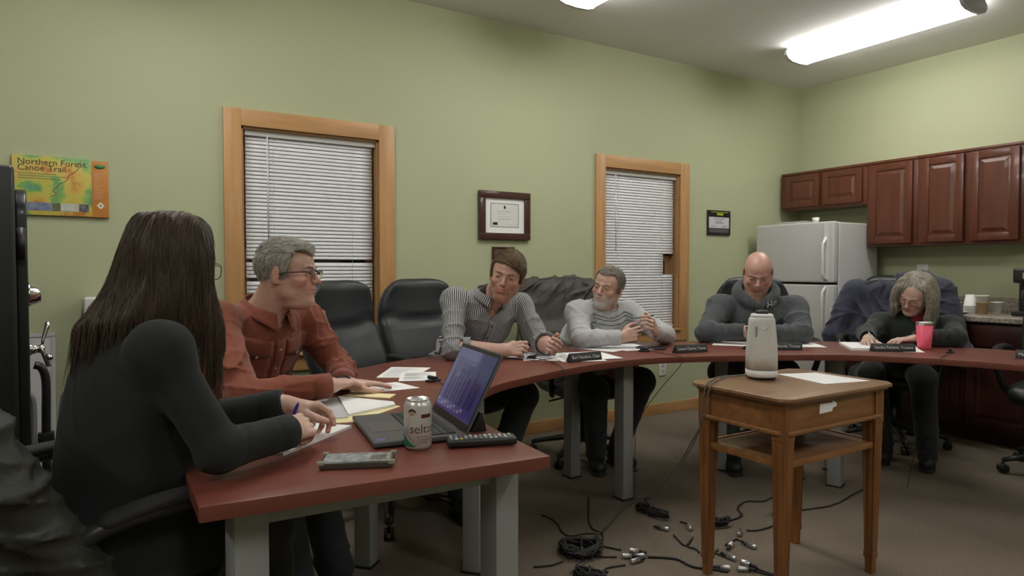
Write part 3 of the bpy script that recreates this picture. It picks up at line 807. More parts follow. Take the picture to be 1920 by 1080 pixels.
table_section('mahogany table section in front of the woman with the pink tumbler', 12, 17, [(3.345, 2.095, 0.30), (3.60, 2.28, 0.30), (3.64, 0.72, 0.0), (4.06, 0.72, 0.0)])

# ================================================================ office chairs
def cushion(w, d, t, n=14, wprof=None, curve=None, side=0.25, seam=None):
    """padded slab in local XY, thickness along Z; returns verts, faces (closed)"""
    vs = []; fs = []
    def P(i, j, top):
        u = -1 + 2 * i / n; v = -1 + 2 * j / n
        wu = w / 2 * (wprof(v) if wprof else 1.0)
        # superelliptic outline mapping
        x = u * math.sqrt(1 - 0.30 * v * v * v * v) * wu; y = v * math.sqrt(1 - 0.22 * u * u * u * u) * d / 2
        e = max(0.0, 1 - max(abs(u), abs(v)) ** 6)
        h = t / 2 * (0.45 + 0.55 * e ** 0.5) * (1 if top else -1)
        if max(abs(u), abs(v)) > 0.999: h = t / 2 * 0.30 * (1 if top else -1)
        if seam and top:
            for s_, dep in seam:
                h -= dep * math.exp(-((v - s_ - 0.10 * u * u) / 0.045) ** 2)
        z = h + (curve(u, v) if curve else 0)
        return (x, y, z)
    for top in (1, 0):
        for j in range(n + 1):
            for i in range(n + 1):
                vs.append(P(i, j, top))
    N = n + 1
    for j in range(n):
        for i in range(n):
            a = j * N + i
            fs.append((a, a + 1, a + N + 1, a + N))
            b_ = a + N * N
            fs.append((b_, b_ + N, b_ + N + 1, b_ + 1))
    ring = [i for i in range(n)] + [n + j * N for j in range(n)] + [n * N + n - i for i in range(n)] + [(n - j) * N for j in range(n)]
    for k in range(len(ring)):
        a, b_ = ring[k], ring[(k + 1) % len(ring)]
        fs.append((a, a + N * N, b_ + N * N, b_))
    return vs, fs

def make_chair(label, recline=12):
    r = thing('office_chair', label, 'chair')
    vs, fs = cushion(0.52, 0.50, 0.11, 16, None, lambda u, v: 0.012 * u * u - 0.02 * max(0, v) ** 3)
    # local x forward: rotate so cushion +y points forward (+X)
    MB().raw(vs, fs, None, TR((0.02, 0, 0.455), -PI / 2), True).build('seat', M['leather'], r)
    L = 0.66
    R = math.radians(recline)
    bx, bz = -0.235, 0.46
    Tb = Matrix.Translation((bx, 0, bz)) @ Matrix.Rotation(-R, 4, 'Y') @ Matrix(((0, 0, 1, 0), (-1, 0, 0, 0), (0, -1, 0, 0), (0, 0, 0, 1)))
    # map: local cushion x -> -Y, y -> up, z -> +X forward
    Tb = Matrix.Translation((bx, 0, bz)) @ Matrix.Rotation(-R, 4, 'Y') @ Matrix(((0, 0, 1, 0), (1, 0, 0, 0), (0, 1, 0, L / 2), (0, 0, 0, 1)))
    wp = lambda v: 0.86 + 0.14 * math.sin((v + 1) / 2 * PI * 0.85) - (0.08 * max(0, (v - 0.55) / 0.45) ** 2.2)
    vs, fs = cushion(0.53, L, 0.115, 22, wp, lambda u, v: 0.045 * u * u + 0.035 * math.sin((v + 1) * PI / 1.0) * 0.6 + 0.03 * max(0, v) ** 2, seam=((0.28, 0.028), (-0.62, 0.018)))
    MB().raw(vs, fs, None, Tb, True).build('backrest', M['leather'], r)
    for s_ in (-1, 1):
        a = MB()
        p = spline([(-0.20, s_ * 0.27, 0.60), (-0.17, s_ * 0.30, 0.675), (-0.05, s_ * 0.315, 0.695), (0.10, s_ * 0.315, 0.69), (0.17, s_ * 0.305, 0.665), (0.155, s_ * 0.295, 0.58), (0.10, s_ * 0.27, 0.47), (0.02, s_ * 0.22, 0.405)], 4)
        a.tube(p, 0.018, 8, flat=1.0)
        am = a.build('armrest', M['black'], r)
        MB().tube(spline([(-0.15, s_ * 0.303, 0.693), (-0.05, s_ * 0.315, 0.710), (0.09, s_ * 0.315, 0.706), (0.155, s_ * 0.306, 0.685)], 4), [0.014] + [0.024] * 11 + [0.014], 10, flat=0.7).build('arm_pad', M['black_soft'], am)
    MB().lathe([(0.001, 0.10), (0.03, 0.10), (0.03, 0.25), (0.022, 0.25), (0.022, 0.40), (0.001, 0.40)], 16).build('gas_column', M['black'], r)
    MB().box((-0.12, -0.09, 0.375), (0.12, 0.09, 0.405)).build('seat_plate', M['black'], r, bevel=0.006)
    MB().tube([(0, -0.08, 0.385), (0.02, -0.24, 0.37)], 0.006, 6).build('height_lever', M['black'], r)
    for k in range(5):
        a = 2 * PI * k / 5 + 0.3
        T = Matrix.Rotation(a, 4, 'Z')
        lg = MB().tube([(0.02, 0, 0.115), (0.12, 0, 0.115), (0.24, 0, 0.092), (0.315, 0, 0.075)], [0.030, 0.027, 0.022, 0.019], 8, T=T, flat=0.7).build('base_leg', M['black'], r)
        cs = MB()
        for q in (-0.014, 0.014):
            cs.lathe([(0.001, -0.008), (0.024, -0.008), (0.027, -0.004), (0.027, 0.004), (0.024, 0.008), (0.001, 0.008)], 16, T=T @ Matrix.Translation((0.315, q, 0.027)) @ Matrix.Rotation(PI / 2, 4, 'X'))
        cs.tube([(0.315, 0, 0.085), (0.315, 0, 0.03)], 0.007, 6, T=T)
        cs.build('caster', M['black'], lg)
    return r

def place(first, x, y, deg, label, g='black office chairs round the table'):
    a = math.radians(deg)
    if first is not None and not first.get('_used'):
        first['_used'] = 1; first.location = (x, y, 0); first.rotation_euler = (0, 0, a); first['label'] = label; first['group'] = g
        return first
    c = dup(CH, (x, y, 0), a, label, g)
    return c
CH = make_chair('black leather office chair')
place(CH, 1.14, 2.97, 303, 'empty black leather office chair in front of the left window')
chC = place(CH, 1.60, 3.27, 280, 'black leather office chair with its back showing left of the striped shirt man')
chD = place(CH, 2.52, 3.26, 262, 'black office chair of the grey sweatshirt man, a dark quilted jacket over its back')
chE = place(CH, 3.70, 2.84, 232, 'black office chair behind the man in the grey hoodie')
chF = place(CH, 4.50, 2.42, 205, 'black office chair of the woman with the tumbler, coats over its back')
chG = place(CH, 4.60, 1.50, 190, 'black office chair at the right edge, only base and seat seen under the table')
chA = make_chair('black office chair of the long-haired woman at the near left', 20)
chA.location = (-0.01, 1.77, 0); chA.rotation_euler = (0, 0, math.radians(24)); chA['group'] = 'black office chairs round the table'
chB = place(CH, 0.31, 2.64, 298, 'black office chair hidden behind the man in the rust shirt')
for o in bpy.data.objects:
    if '_used' in o: del o['_used']
from mathutils.bvhtree import BVHTree
# ================================================================ implicit surface modelling (numpy)
class Fld:
    def __init__(s, lo, hi, h):
        s.lo = np.array(lo, float); s.h = h
        s.n = np.ceil((np.array(hi, float) - s.lo) / h).astype(int) + 1
        s.D = np.full(tuple(s.n), 1.0, np.float32)
    def win(s, lo, hi):
        a = np.clip(np.floor((np.array(lo) - s.lo) / s.h).astype(int), 0, s.n)
        b = np.clip(np.ceil((np.array(hi) - s.lo) / s.h).astype(int) + 1, 0, s.n)
        if np.any(b <= a): return None
        sl = tuple(slice(int(i), int(j)) for i, j in zip(a, b))
        ax = [(s.lo[i] + s.h * np.arange(a[i], b[i])).astype(np.float32) for i in range(3)]
        return sl, ax[0][:, None, None], ax[1][None, :, None], ax[2][None, None, :]
    def comb(s, sl, d, k, mode):
        A = s.D[sl]
        if mode == 'u':
            if k <= 0: s.D[sl] = np.minimum(A, d)
            else:
                t = np.clip(0.5 + 0.5 * (d - A) / k, 0, 1); s.D[sl] = d * (1 - t) + A * t - k * t * (1 - t)
        elif mode == 's':
            d = -d
            if k <= 0: s.D[sl] = np.maximum(A, d)
            else:
                t = np.clip(0.5 - 0.5 * (d - A) / k, 0, 1); s.D[sl] = d * (1 - t) + A * t + k * t * (1 - t)
    def cap(s, a, b, ra, rb=None, k=0.01, mode='u', flat=None, mod=None, cutb=False, cuta=False):
        rb = ra if rb is None else rb
        a = np.array(a, float); b = np.array(b, float)
        R = max(ra, rb) * (1.0 if flat is None else max(1, max(flat[1:]))) + k + 3 * s.h + (0.02 if mod else 0)
        w = s.win(np.minimum(a, b) - R, np.maximum(a, b) + R)
        if w is None: return
        sl, X, Y, Z = w
        d = b - a; L2 = float(d @ d) + 1e-12; L = math.sqrt(L2)
        px, py, pz = X - a[0], Y - a[1], Z - a[2]
        tr = (px * d[0] + py * d[1] + pz * d[2]) / L2
        t = np.clip(tr, 0, 1)
        qx, qy, qz = px - t * d[0], py - t * d[1], pz - t * d[2]
        if flat is not None:      # flat=(axis, f): squash distance along a given axis by f
            ax = np.array(flat[0], float); f = flat[1]
            c = qx * ax[0] + qy * ax[1] + qz * ax[2]
            g = c * (1 / f - 1)
            qx, qy, qz = qx + g * ax[0], qy + g * ax[1], qz + g * ax[2]
        D = np.sqrt(qx * qx + qy * qy + qz * qz) - (ra + (rb - ra) * t)
        if flat is not None and flat[1] < 1: D = D * flat[1] ** 0.5
        if mod is not None: D = D + mod(X, Y, Z, tr)
        if cutb: D = np.maximum(D, (tr - 1) * L)
        if cuta: D = np.maximum(D, -tr * L)
        s.comb(sl, D.astype(np.float32), k, mode)
    def ell(s, c, r, B=None, k=0.01, mode='u', mod=None):
        c = np.array(c, float); r = np.array(r, float)
        R = r.max() + k + 3 * s.h + (0.02 if mod else 0)
        w = s.win(c - R, c + R)
        if w is None: return
        sl, X, Y, Z = w
        p = (X - c[0], Y - c[1], Z - c[2])
        if B is not None:
            p = tuple(p[0] * B[i][0] + p[1] * B[i][1] + p[2] * B[i][2] for i in range(3))
        k0 = np.sqrt((p[0] / r[0]) ** 2 + (p[1] / r[1]) ** 2 + (p[2] / r[2]) ** 2)
        k1 = np.sqrt((p[0] / r[0] ** 2) ** 2 + (p[1] / r[1] ** 2) ** 2 + (p[2] / r[2] ** 2) ** 2) + 1e-9
        D = k0 * (k0 - 1) / k1
        if mod is not None: D = D + mod(X, Y, Z, None)
        s.comb(sl, D.astype(np.float32), k, mode)
    def box(s, c, half, B=None, r=0.01, k=0.01, mode='u', mod=None):
        c = np.array(c, float); hf = np.array(half, float)
        R = float(np.linalg.norm(hf)) + r + k + 3 * s.h
        w = s.win(c - R, c + R)
        if w is None: return
        sl, X, Y, Z = w
        p = (X - c[0], Y - c[1], Z - c[2])
        if B is not None:
            p = tuple(p[0] * B[i][0] + p[1] * B[i][1] + p[2] * B[i][2] for i in range(3))
        if mod is not None: p = mod(p)
        q = [np.abs(p[i]) - (hf[i] - r) for i in range(3)]
        D = np.sqrt(np.maximum(q[0], 0) ** 2 + np.maximum(q[1], 0) ** 2 + np.maximum(q[2], 0) ** 2) + np.minimum(np.maximum(q[0], np.maximum(q[1], q[2])), 0) - r
        s.comb(sl, D.astype(np.float32), k, mode)
    def fn(s, f, k=0.0, mode='s'):
        ax = [(s.lo[i] + s.h * np.arange(s.n[i])).astype(np.float32) for i in range(3)]
        D = f(ax[0][:, None, None], ax[1][None, :, None], ax[2][None, None, :])
        s.comb((slice(None),) * 3, np.broadcast_to(D, tuple(s.n)).astype(np.float32), k, mode)
    def disp(s, f, band=0.03):
        idx = np.argwhere(np.abs(s.D) < band)
        P = s.lo + idx * s.h
        v = f(P[:, 0], P[:, 1], P[:, 2])
        s.D[idx[:, 0], idx[:, 1], idx[:, 2]] += v.astype(np.float32)
    def mesh(s):
        """surface nets -> vertices, quads"""
        D = s.D
        D[0] = D[-1] = 1; D[:, 0] = D[:, -1] = 1; D[:, :, 0] = D[:, :, -1] = 1
        S = D < 0
        nx, ny, nz = D.shape
        c = np.zeros((nx - 1, ny - 1, nz - 1), np.uint8)
        offs = [(i, j, k) for i in (0, 1) for j in (0, 1) for k in (0, 1)]
        for (i, j, k) in offs: c += S[i:nx - 1 + i, j:ny - 1 + j, k:nz - 1 + k]
        act = np.argwhere((c > 0) & (c < 8))
        vid = np.full(c.shape, -1, np.int32)
        vid[act[:, 0], act[:, 1], act[:, 2]] = np.arange(len(act))
        acc = np.zeros((len(act), 3)); cnt = np.zeros(len(act))
        V = {o: D[act[:, 0] + o[0], act[:, 1] + o[1], act[:, 2] + o[2]] for o in offs}
        for o in offs:
            for ax in range(3):
                if o[ax] == 0:
                    o2 = list(o); o2[ax] = 1; o2 = tuple(o2)
                    a, b = V[o], V[o2]
                    m = (a < 0) != (b < 0)
                    t = np.where(m, a / np.where(m, a - b, 1), 0)
                    for q in range(3):
                        acc[:, q] += np.where(m, o[q] + (t if q == ax else 0), 0)
                    cnt += m
        P = s.lo + (act + acc / cnt[:, None]) * s.h
        F = []
        for ax in range(3):
            u, v = [(1, 2), (2, 0), (0, 1)][ax]
            sa = [slice(None)] * 3; sb = [slice(None)] * 3
            sa[ax] = slice(0, -1); sb[ax] = slice(1, None)
            e = S[tuple(sa)] != S[tuple(sb)]
            E = np.argwhere(e)
            E = E[(E[:, u] > 0) & (E[:, v] > 0) & (E[:, u] < D.shape[u] - 1) & (E[:, v] < D.shape[v] - 1)]
            du = np.zeros(3, int); du[u] = 1; dv = np.zeros(3, int); dv[v] = 1
            def g(q): return vid[q[:, 0], q[:, 1], q[:, 2]]
            quad = np.stack([g(E - du - dv), g(E - dv), g(E), g(E - du)], 1)
            ins = S[tuple(E.T)]
            quad[~ins] = quad[~ins][:, ::-1]
            F.append(quad)
        F = np.concatenate(F); F = F[(F >= 0).all(1)]
        return P, F

def np_mesh(name, P, F, mats, parent=None, col=None, attr=None, mi=None):
    me = bpy.data.meshes.new(name)
    me.vertices.add(len(P)); me.vertices.foreach_set('co', np.asarray(P, np.float32).ravel())
    me.loops.add(len(F) * 4); me.loops.foreach_set('vertex_index', np.asarray(F, np.int32).ravel())
    me.polygons.add(len(F)); me.polygons.foreach_set('loop_start', np.arange(0, len(F) * 4, 4, dtype=np.int32))
    me.polygons.foreach_set('use_smooth', np.ones(len(F), bool))
    for m in mats: me.materials.append(m)
    if mi is not None: me.polygons.foreach_set('material_index', np.asarray(mi, np.int32))
    me.update(); me.validate()
    if col is not None:
        ca = me.color_attributes.new('Col', 'FLOAT_COLOR', 'POINT')
        c4 = np.ones((len(P), 4), np.float32); c4[:, :3] = col
        ca.data.foreach_set('color', c4.ravel())
    if attr is not None:
        for k, v in attr.items():
            a = me.attributes.new(k, 'FLOAT', 'POINT'); a.data.foreach_set('value', np.asarray(v, np.float32))
    o = bpy.data.objects.new(name, me)
    return link(o, parent)

def merge(parts):
    """[(P,F,C)] -> one"""
    Ps, Fs, Cs, off = [], [], [], 0
    for P, F, C in parts:
        Ps.append(P); Fs.append(F + off); Cs.append(C); off += len(P)
    return np.concatenate(Ps), np.concatenate(Fs), np.concatenate(Cs)

def nz3(seed, n=7, f0=1.0, f1=2.2):
    r = np.random.RandomState(seed)
    ks = r.normal(size=(n, 3)); ks /= np.linalg.norm(ks, axis=1)[:, None]
    ks *= (f0 + (f1 - f0) * r.rand(n))[:, None]; ph = r.rand(n) * 6.28
    def f(X, Y, Z):
        s = 0
        for k, p in zip(ks, ph): s = s + np.sin(X * k[0] + Y * k[1] + Z * k[2] + p)
        return s / n ** 0.5
    return f

def folds(axis, lam, amp, seed, t0=None, tw=None):
    """irregular cloth folds lying across an axis; envelope along t for limbs"""
    ax = np.array(axis, float); ax /= np.linalg.norm(ax)
    r = np.random.RandomState(seed)
    w = nz3(seed, 5, 9, 22); comps = []
    for i in range(4):
        k = ax + r.normal(size=3) * 0.42; k /= np.linalg.norm(k)
        comps.append((k * 6.283 / (lam * r.uniform(0.8, 1.9)) * 0.5, r.rand() * 6.28, nz3(seed + 31 * i + 7, 4, 7, 19), 1.6 + r.rand()))
    def f(X, Y, Z, t=None):
        W = w(X, Y, Z); v = 0
        for k, p, mk, g in comps:
            s_ = 1 - np.abs(np.sin(X * k[0] + Y * k[1] + Z * k[2] + p + 0.8 * W))
            v = v + (s_ ** (g + 0.8)) * np.clip(0.15 + 0.75 * mk(X, Y, Z), 0, 1.2)
        m = 1.0
        if t0 is not None and t is not None: m = 0.30 + 0.70 * np.exp(-((t - t0) / tw) ** 2)
        return amp * m * (0.35 - v)
    return f

def V3(*a): return np.array(a, float)
def unit(v): v = np.array(v, float); return v / np.linalg.norm(v)

# ================================================================ skin, heads
def skinmat(name):
    return mat(name, (0.5, 0.3, 0.22), 0.38, noise=0.10, nscale=55, bump=0.10, bscale=320, vcol='Col', sss=0.12, spec=0.45)
M['skin'] = skinmat('skin')

def head_field(p, neckb, neckr):
    """head in local coordinates: x to the subject's right, y forward, z up, eye level at z=0"""
    h = p.get('h', 0.0021)
    lo = np.minimum([-0.105, -0.135, -0.17], np.array(neckb) - 0.085)
    hi = np.maximum([0.105, 0.14, 0.145], np.array(neckb) + 0.085)
    hi[2] = 0.145
    F = Fld(lo, hi, h)
    jw = p.get('jaw', 1.0); fat = p.get('fat', 0.0)
    F.ell((0, -0.016, 0.036), (0.0745, 0.094, 0.083), k=0.0)
    F.ell((0, 0.022, 0.03), (0.064, 0.066, 0.066), k=0.02)
    F.ell((0, 0.030, -0.030), (0.058 + fat * 0.6, 0.053, 0.070), k=0.025)
    F.ell((0, 0.030, -0.070), (0.046 * jw + fat, 0.050, 0.040 + fat * .5), k=0.02)
    for s in (-1, 1):
        F.cap((s * 0.054 * jw, -0.006, -0.036), (s * (0.046 * jw + fat * .4), 0.004, -0.064), 0.013 + fat * .3, k=0.025)
        F.cap((s * (0.045 * jw + fat * .4), 0.006, -0.066), (s * 0.017, 0.062, -0.096), 0.012 + fat * .3, 0.013, k=0.025)
        F.ell((s * 0.041, 0.056, -0.026), (0.022, 0.021, 0.019), k=0.018)
        F.cap((s * 0.008, 0.0835, 0.0165), (s * 0.040, 0.070, 0.0215), 0.0085, 0.008, k=0.012)
    F.ell((0, 0.070, -0.100), (0.021 * jw, 0.018, 0.016), k=0.016)
    F.ell((0, 0.070, -0.056), (0.031, 0.022, 0.026), k=0.014)
    if fat > 0: F.ell((0, 0.030, -0.108), (0.042, 0.045, 0.020 + fat), k=0.02)
    # eye sockets, eyeballs with lids
    for s in (-1, 1):
        F.ell((s * 0.0325, 0.0945, 0.0010), (0.0185, 0.0150, 0.0125), k=0.010, mode='s')
    for s in (-1, 1):
        F.ell((s * 0.0315, 0.0700, 0.0005), (0.0165, 0.0140, 0.0135), k=0.004)
    op = p.get('eye', 1.0)
    for s in (-1, 1):
        F.cap((s * 0.0225, 0.0880, -0.0005 - 0.001), (s * 0.0405, 0.0850, 0.0005), 0.0046 * op, 0.0042 * op, k=0.0015, mode='s')
    # nose
    ns = p.get('nose', 1.0)
    F.cap((0, 0.0835, 0.010), (0, 0.0985 + 0.004 * ns, -0.024), 0.0070, 0.0085 * ns, k=0.008)
    F.ell((0, 0.1015 + 0.004 * ns, -0.0305), (0.0098 * ns, 0.0105, 0.0088 * ns), k=0.006)
    for s in (-1, 1):
        F.ell((s * 0.0118 * ns, 0.0935, -0.0335), (0.0068, 0.0090, 0.0068), k=0.005)
        F.cap((s * 0.006, 0.0985, -0.0405), (s * 0.0075, 0.094, -0.036), 0.0024, k=0.002, mode='s')
    # mouth
    mz = -0.0605
    for s in (-1, 1):
        F.cap((0, 0.0895, mz + 0.0035), (s * 0.021, 0.0820, mz), 0.0042, 0.0026, k=0.005)
        F.cap((0, 0.0880, mz - 0.0055), (s * 0.019, 0.0815, mz - 0.001), 0.0052, 0.0026, k=0.005)
    for s in (-1, 1):
        F.cap((0, 0.0955, mz - 0.0010), (s * 0.024, 0.0845, mz - 0.0018), 0.0017 + 0.0016 * p.get('mouth', 0), 0.0012, k=0.003, mode='s')
        F.cap((s * 0.0165, 0.098, -0.040), (s * 0.029, 0.087, -0.060), 0.0032, 0.002, k=0.007, mode='s')   # nasolabial crease
    # ears
    for s in (-1, 1):
        B = [(math.cos(0.35) * s, -math.sin(0.35), 0.0), (math.sin(0.35) * s, math.cos(0.35), -0.15), (0, 0.15, 1)]
        B = [unit(b) for b in B]
        F.ell((s * 0.0775, -0.018, -0.004), (0.0065, 0.0170, 0.0310), B, k=0.004)
        F.ell((s * 0.0870, -0.014, 0.002), (0.0042, 0.0090, 0.0190), B, k=0.005, mode='s')
        F.ell((s * 0.0775, -0.010, -0.006), (0.0045, 0.0050, 0.0080), None, k=0.004)
        F.ell((s * 0.0765, -0.010, -0.0295), (0.0050, 0.0080, 0.0080), None, k=0.004)
    # neck
    nb = np.array(neckb, float)
    F.cap((0, -0.030, -0.040), nb, neckr, neckr * 1.08, k=0.025)
    F.cap(nb, nb + (nb - V3(0, -0.03, -0.04)) * 0.2, neckr * 1.1, neckr * 1.25, k=0.03)
    if p.get('wrinkle'):
        for s in (-1, 1): F.cap((s * 0.046, 0.076, 0.001), (s * 0.056, 0.064, -0.002), 0.0016, k=0.006, mode='s')
    P, Q = F.mesh()
    return P, Q

def face_colors(P, p):
    base = np.array(p['skin'], float)
    C = np.tile(base, (len(P), 1))
    x, y, z = P[:, 0], P[:, 1], P[:, 2]
    def blob(c, r, w=1.0):
        d = ((x - c[0]) / r[0]) ** 2 + ((y - c[1]) / r[1]) ** 2 + ((z - c[2]) / r[2]) ** 2
        return np.clip(np.exp(-d) * w, 0, 1)[:, None]
    red = base * np.array([1.04, 0.76, 0.74])
    for c, r, w in (((0.045, 0.07, -0.03), (0.030, 0.04, 0.030), p.get('blush', 0.5)), ((-0.045, 0.07, -0.03), (0.030, 0.04, 0.030), p.get('blush', 0.5)),
                    ((0, 0.11, -0.032), (0.016, 0.02, 0.014), p.get('blush', 0.5) * 1.1), ((0.083, -0.015, 0), (0.012, 0.03, 0.035), 0.5), ((-0.083, -0.015, 0), (0.012, 0.03, 0.035), 0.5)):
        b = blob(c, r, w); C = C * (1 - b) + red * b
    lip = np.array(p.get('lip', base * [0.95, 0.52, 0.50]))
    ml = ((np.abs(x) < 0.024) & (y > 0.08)) * np.exp(-((z + 0.0615 + 0.0) / 0.0075) ** 4 - (x / 0.022) ** 6)
    C = C * (1 - ml[:, None] * 0.85) + lip * ml[:, None] * 0.85
    rim = np.zeros(len(P))
    for s in (-1, 1):
        rim = np.maximum(rim, np.exp(-(((x - s * 0.0315) / 0.014) ** 2 + ((z - 0.0) / 0.0062) ** 2 + ((y - 0.083) / 0.02) ** 2) ** 2))
    C = C * (1 - 0.35 * rim[:, None])
    if 'beard' in p:
        bc = np.array(p['beard']); n = nz3(5, 9, 150, 320)(x, y, z) * 0.3
        lo_z = p.get('beard_top', -0.040)
        reg = 1 / (1 + np.exp((z - (lo_z - 0.35 * np.clip(np.abs(x) - 0.02, 0, 1) * p.get('beard_side', -1.0))) / 0.007))
        reg *= 1 / (1 + np.exp((-0.120 - z) / 0.008))
        reg *= 1 / (1 + np.exp((p.get('beard_y', 0.0) - y) / 0.008))
        reg *= 1 - ml * 0.9
        if p.get('goatee'): reg *= np.exp(-(x / 0.034) ** 6)
        reg = np.clip(reg * (p.get('beard_w', 0.7) + n * 0.5), 0, 1)[:, None]
        C = C * (1 - reg) + bc * reg
    return np.clip(C, 0, 1)

M['eye_w'] = mat('eye_sclera', (0.62, 0.56, 0.52), 0.15, vcol='Col', coat=0.8)
def eyes(parent, T, p):
    g = unit(p.get('gaze', (0, 1, -0.05)))
    for s in (-1, 1):
        c = V3(s * 0.0315, 0.0705, -0.0005); r = 0.0128
        vs = []; fs = []; cols = []
        # sphere with pole on the gaze axis
        z = unit(g); x = unit(np.cross((0, 0, 1), z)); y = np.cross(z, x)
        n, m = 24, 16
        for i in range(m + 1):
            a = PI * i / m * (0.98) + 0.005
            for j in range(n):
                b = 2 * PI * j / n
                vs.append(c + r * (z * math.cos(a) + (x * math.cos(b) + y * math.sin(b)) * math.sin(a)))
                cols.append((0.01, 0.008, 0.008) if a < 0.22 else (p.get('iris', (0.08, 0.06, 0.04)) if a < 0.58 else (0.55, 0.48, 0.44)))
        for i in range(m):
            for j in range(n):
                k = (j + 1) % n
                fs.append((i * n + j, i * n + k, (i + 1) * n + k, (i + 1) * n + j))
        P = np.array(vs); M4 = np.array(T)
        P = P @ M4[:3, :3].T + M4[:3, 3]
        np_mesh('eye', P, np.array(fs), [M['eye_w']], parent, np.array(cols))

def brows(parent, T, m, w=0.0035):
    mb = MB()
    for s in (-1, 1):
        b_ = MB()
        b_.tube(spline([(s * 0.012, 0.0915, 0.0165), (s * 0.024, 0.0905, 0.0205), (s * 0.038, 0.0815, 0.0215), (s * 0.047, 0.0715, 0.0170)], 4), [w * .9] + [w * 1.1] * 8 + [w * 0.8] * 3 + [w * .4], 8, T=T, flat=1.0)
        b_.build('eyebrow', m, parent)

def head_T(pos, ang, pitch=0.0, roll=0.0, scale=1.0):
    """local head frame -> world; ang: heading of the face, pitch up positive, roll cw seen from the front"""
    a = math.radians(ang)
    f = Vector((math.cos(a), math.sin(a), 0)); up = Vector((0, 0, 1)); rt = f.cross(up)
    q = Quaternion(rt, math.radians(pitch)); f = q @ f; up = q @ up
    q = Quaternion(f, math.radians(-roll)); up = q @ up; rt = f.cross(up)
    m = Matrix(((rt.x, f.x, up.x, pos[0]), (rt.y, f.y, up.y, pos[1]), (rt.z, f.z, up.z, pos[2]), (0, 0, 0, 1)))
    return m @ Matrix.Scale(scale, 4)

def glasses(parent, T, m, w=0.026, hh=0.018, rim=0.0016, full=True, lens=True, name='glasses', yo=0.0):
    mb = MB()
    T = T @ Matrix.Translation((0, 0.007 + yo, -0.004))
    for s in (-1, 1):
        ring = []
        for k in range(21):
            a = 2 * PI * k / 20
            cx = s * 0.034 + w * (abs(math.cos(a)) ** 0.7) * math.copysign(1, math.cos(a))
            cz = -0.002 + hh * (abs(math.sin(a)) ** 0.7) * math.copysign(1, math.sin(a))
            cy = 0.099 - 0.45 * max(0, abs(cx) - 0.030) ** 1 * 0.55
            ring.append((cx, cy, cz))
        if full: mb.tube(ring, rim, 6, m, T)
        else:
            mb.tube([q for q in ring[:11]], rim * 1.2, 6, m, T)
        tp = [(s * (0.034 + w), 0.090, 0.008), (s * 0.0745, 0.070, 0.009), (s * 0.081, 0.02, 0.007), (s * 0.0825, -0.002, 0.005), (s * 0.082, -0.010, 0.002)]
        mb.tube(spline(tp, 4), rim * 1.1, 6, m, T)
    mb.tube(spline([(-0.009, 0.098, 0.004), (0, 0.1005, 0.007), (0.009, 0.098, 0.004)], 3), rim, 6, m, T)
    g = mb.build(name, None, parent)
    if lens:
        for s in (-1, 1):
            l = MB(); vs = [(s * 0.034, 0.0985, -0.002)]
            for k in range(20):
                a = 2 * PI * k / 20
                cx = s * 0.034 + w * (abs(math.cos(a)) ** 0.7) * math.copysign(1, math.cos(a)); cz = -0.002 + hh * (abs(math.sin(a)) ** 0.7) * math.copysign(1, math.sin(a))
                vs.append((cx, 0.099 - 0.45 * max(0, abs(cx) - 0.030) * 0.55, cz))
            l.raw(vs, [(0, 1 + k, 1 + (k + 1) % 20) for k in range(20)], None, T, True)
            l.build('lens', M['lens'], g)
    return g
M['lens'] = mat('clear_lens', (0.95, 0.95, 0.95), 0.02, trans=1.0, spec=0.5)
M['lens'].node_tree.nodes['Principled BSDF'].inputs['IOR'].default_value = 1.03

def hairmat(name, c, c2=None, stretch=(1, 1, 1), rough=0.5):
    c2 = c2 or tuple(x * 0.5 for x in c)
    return mat(name, c, rough, color2=c2, nscale=90, stretch=stretch, bump=0.8, bscale=230, spec=0.35, detail=5)

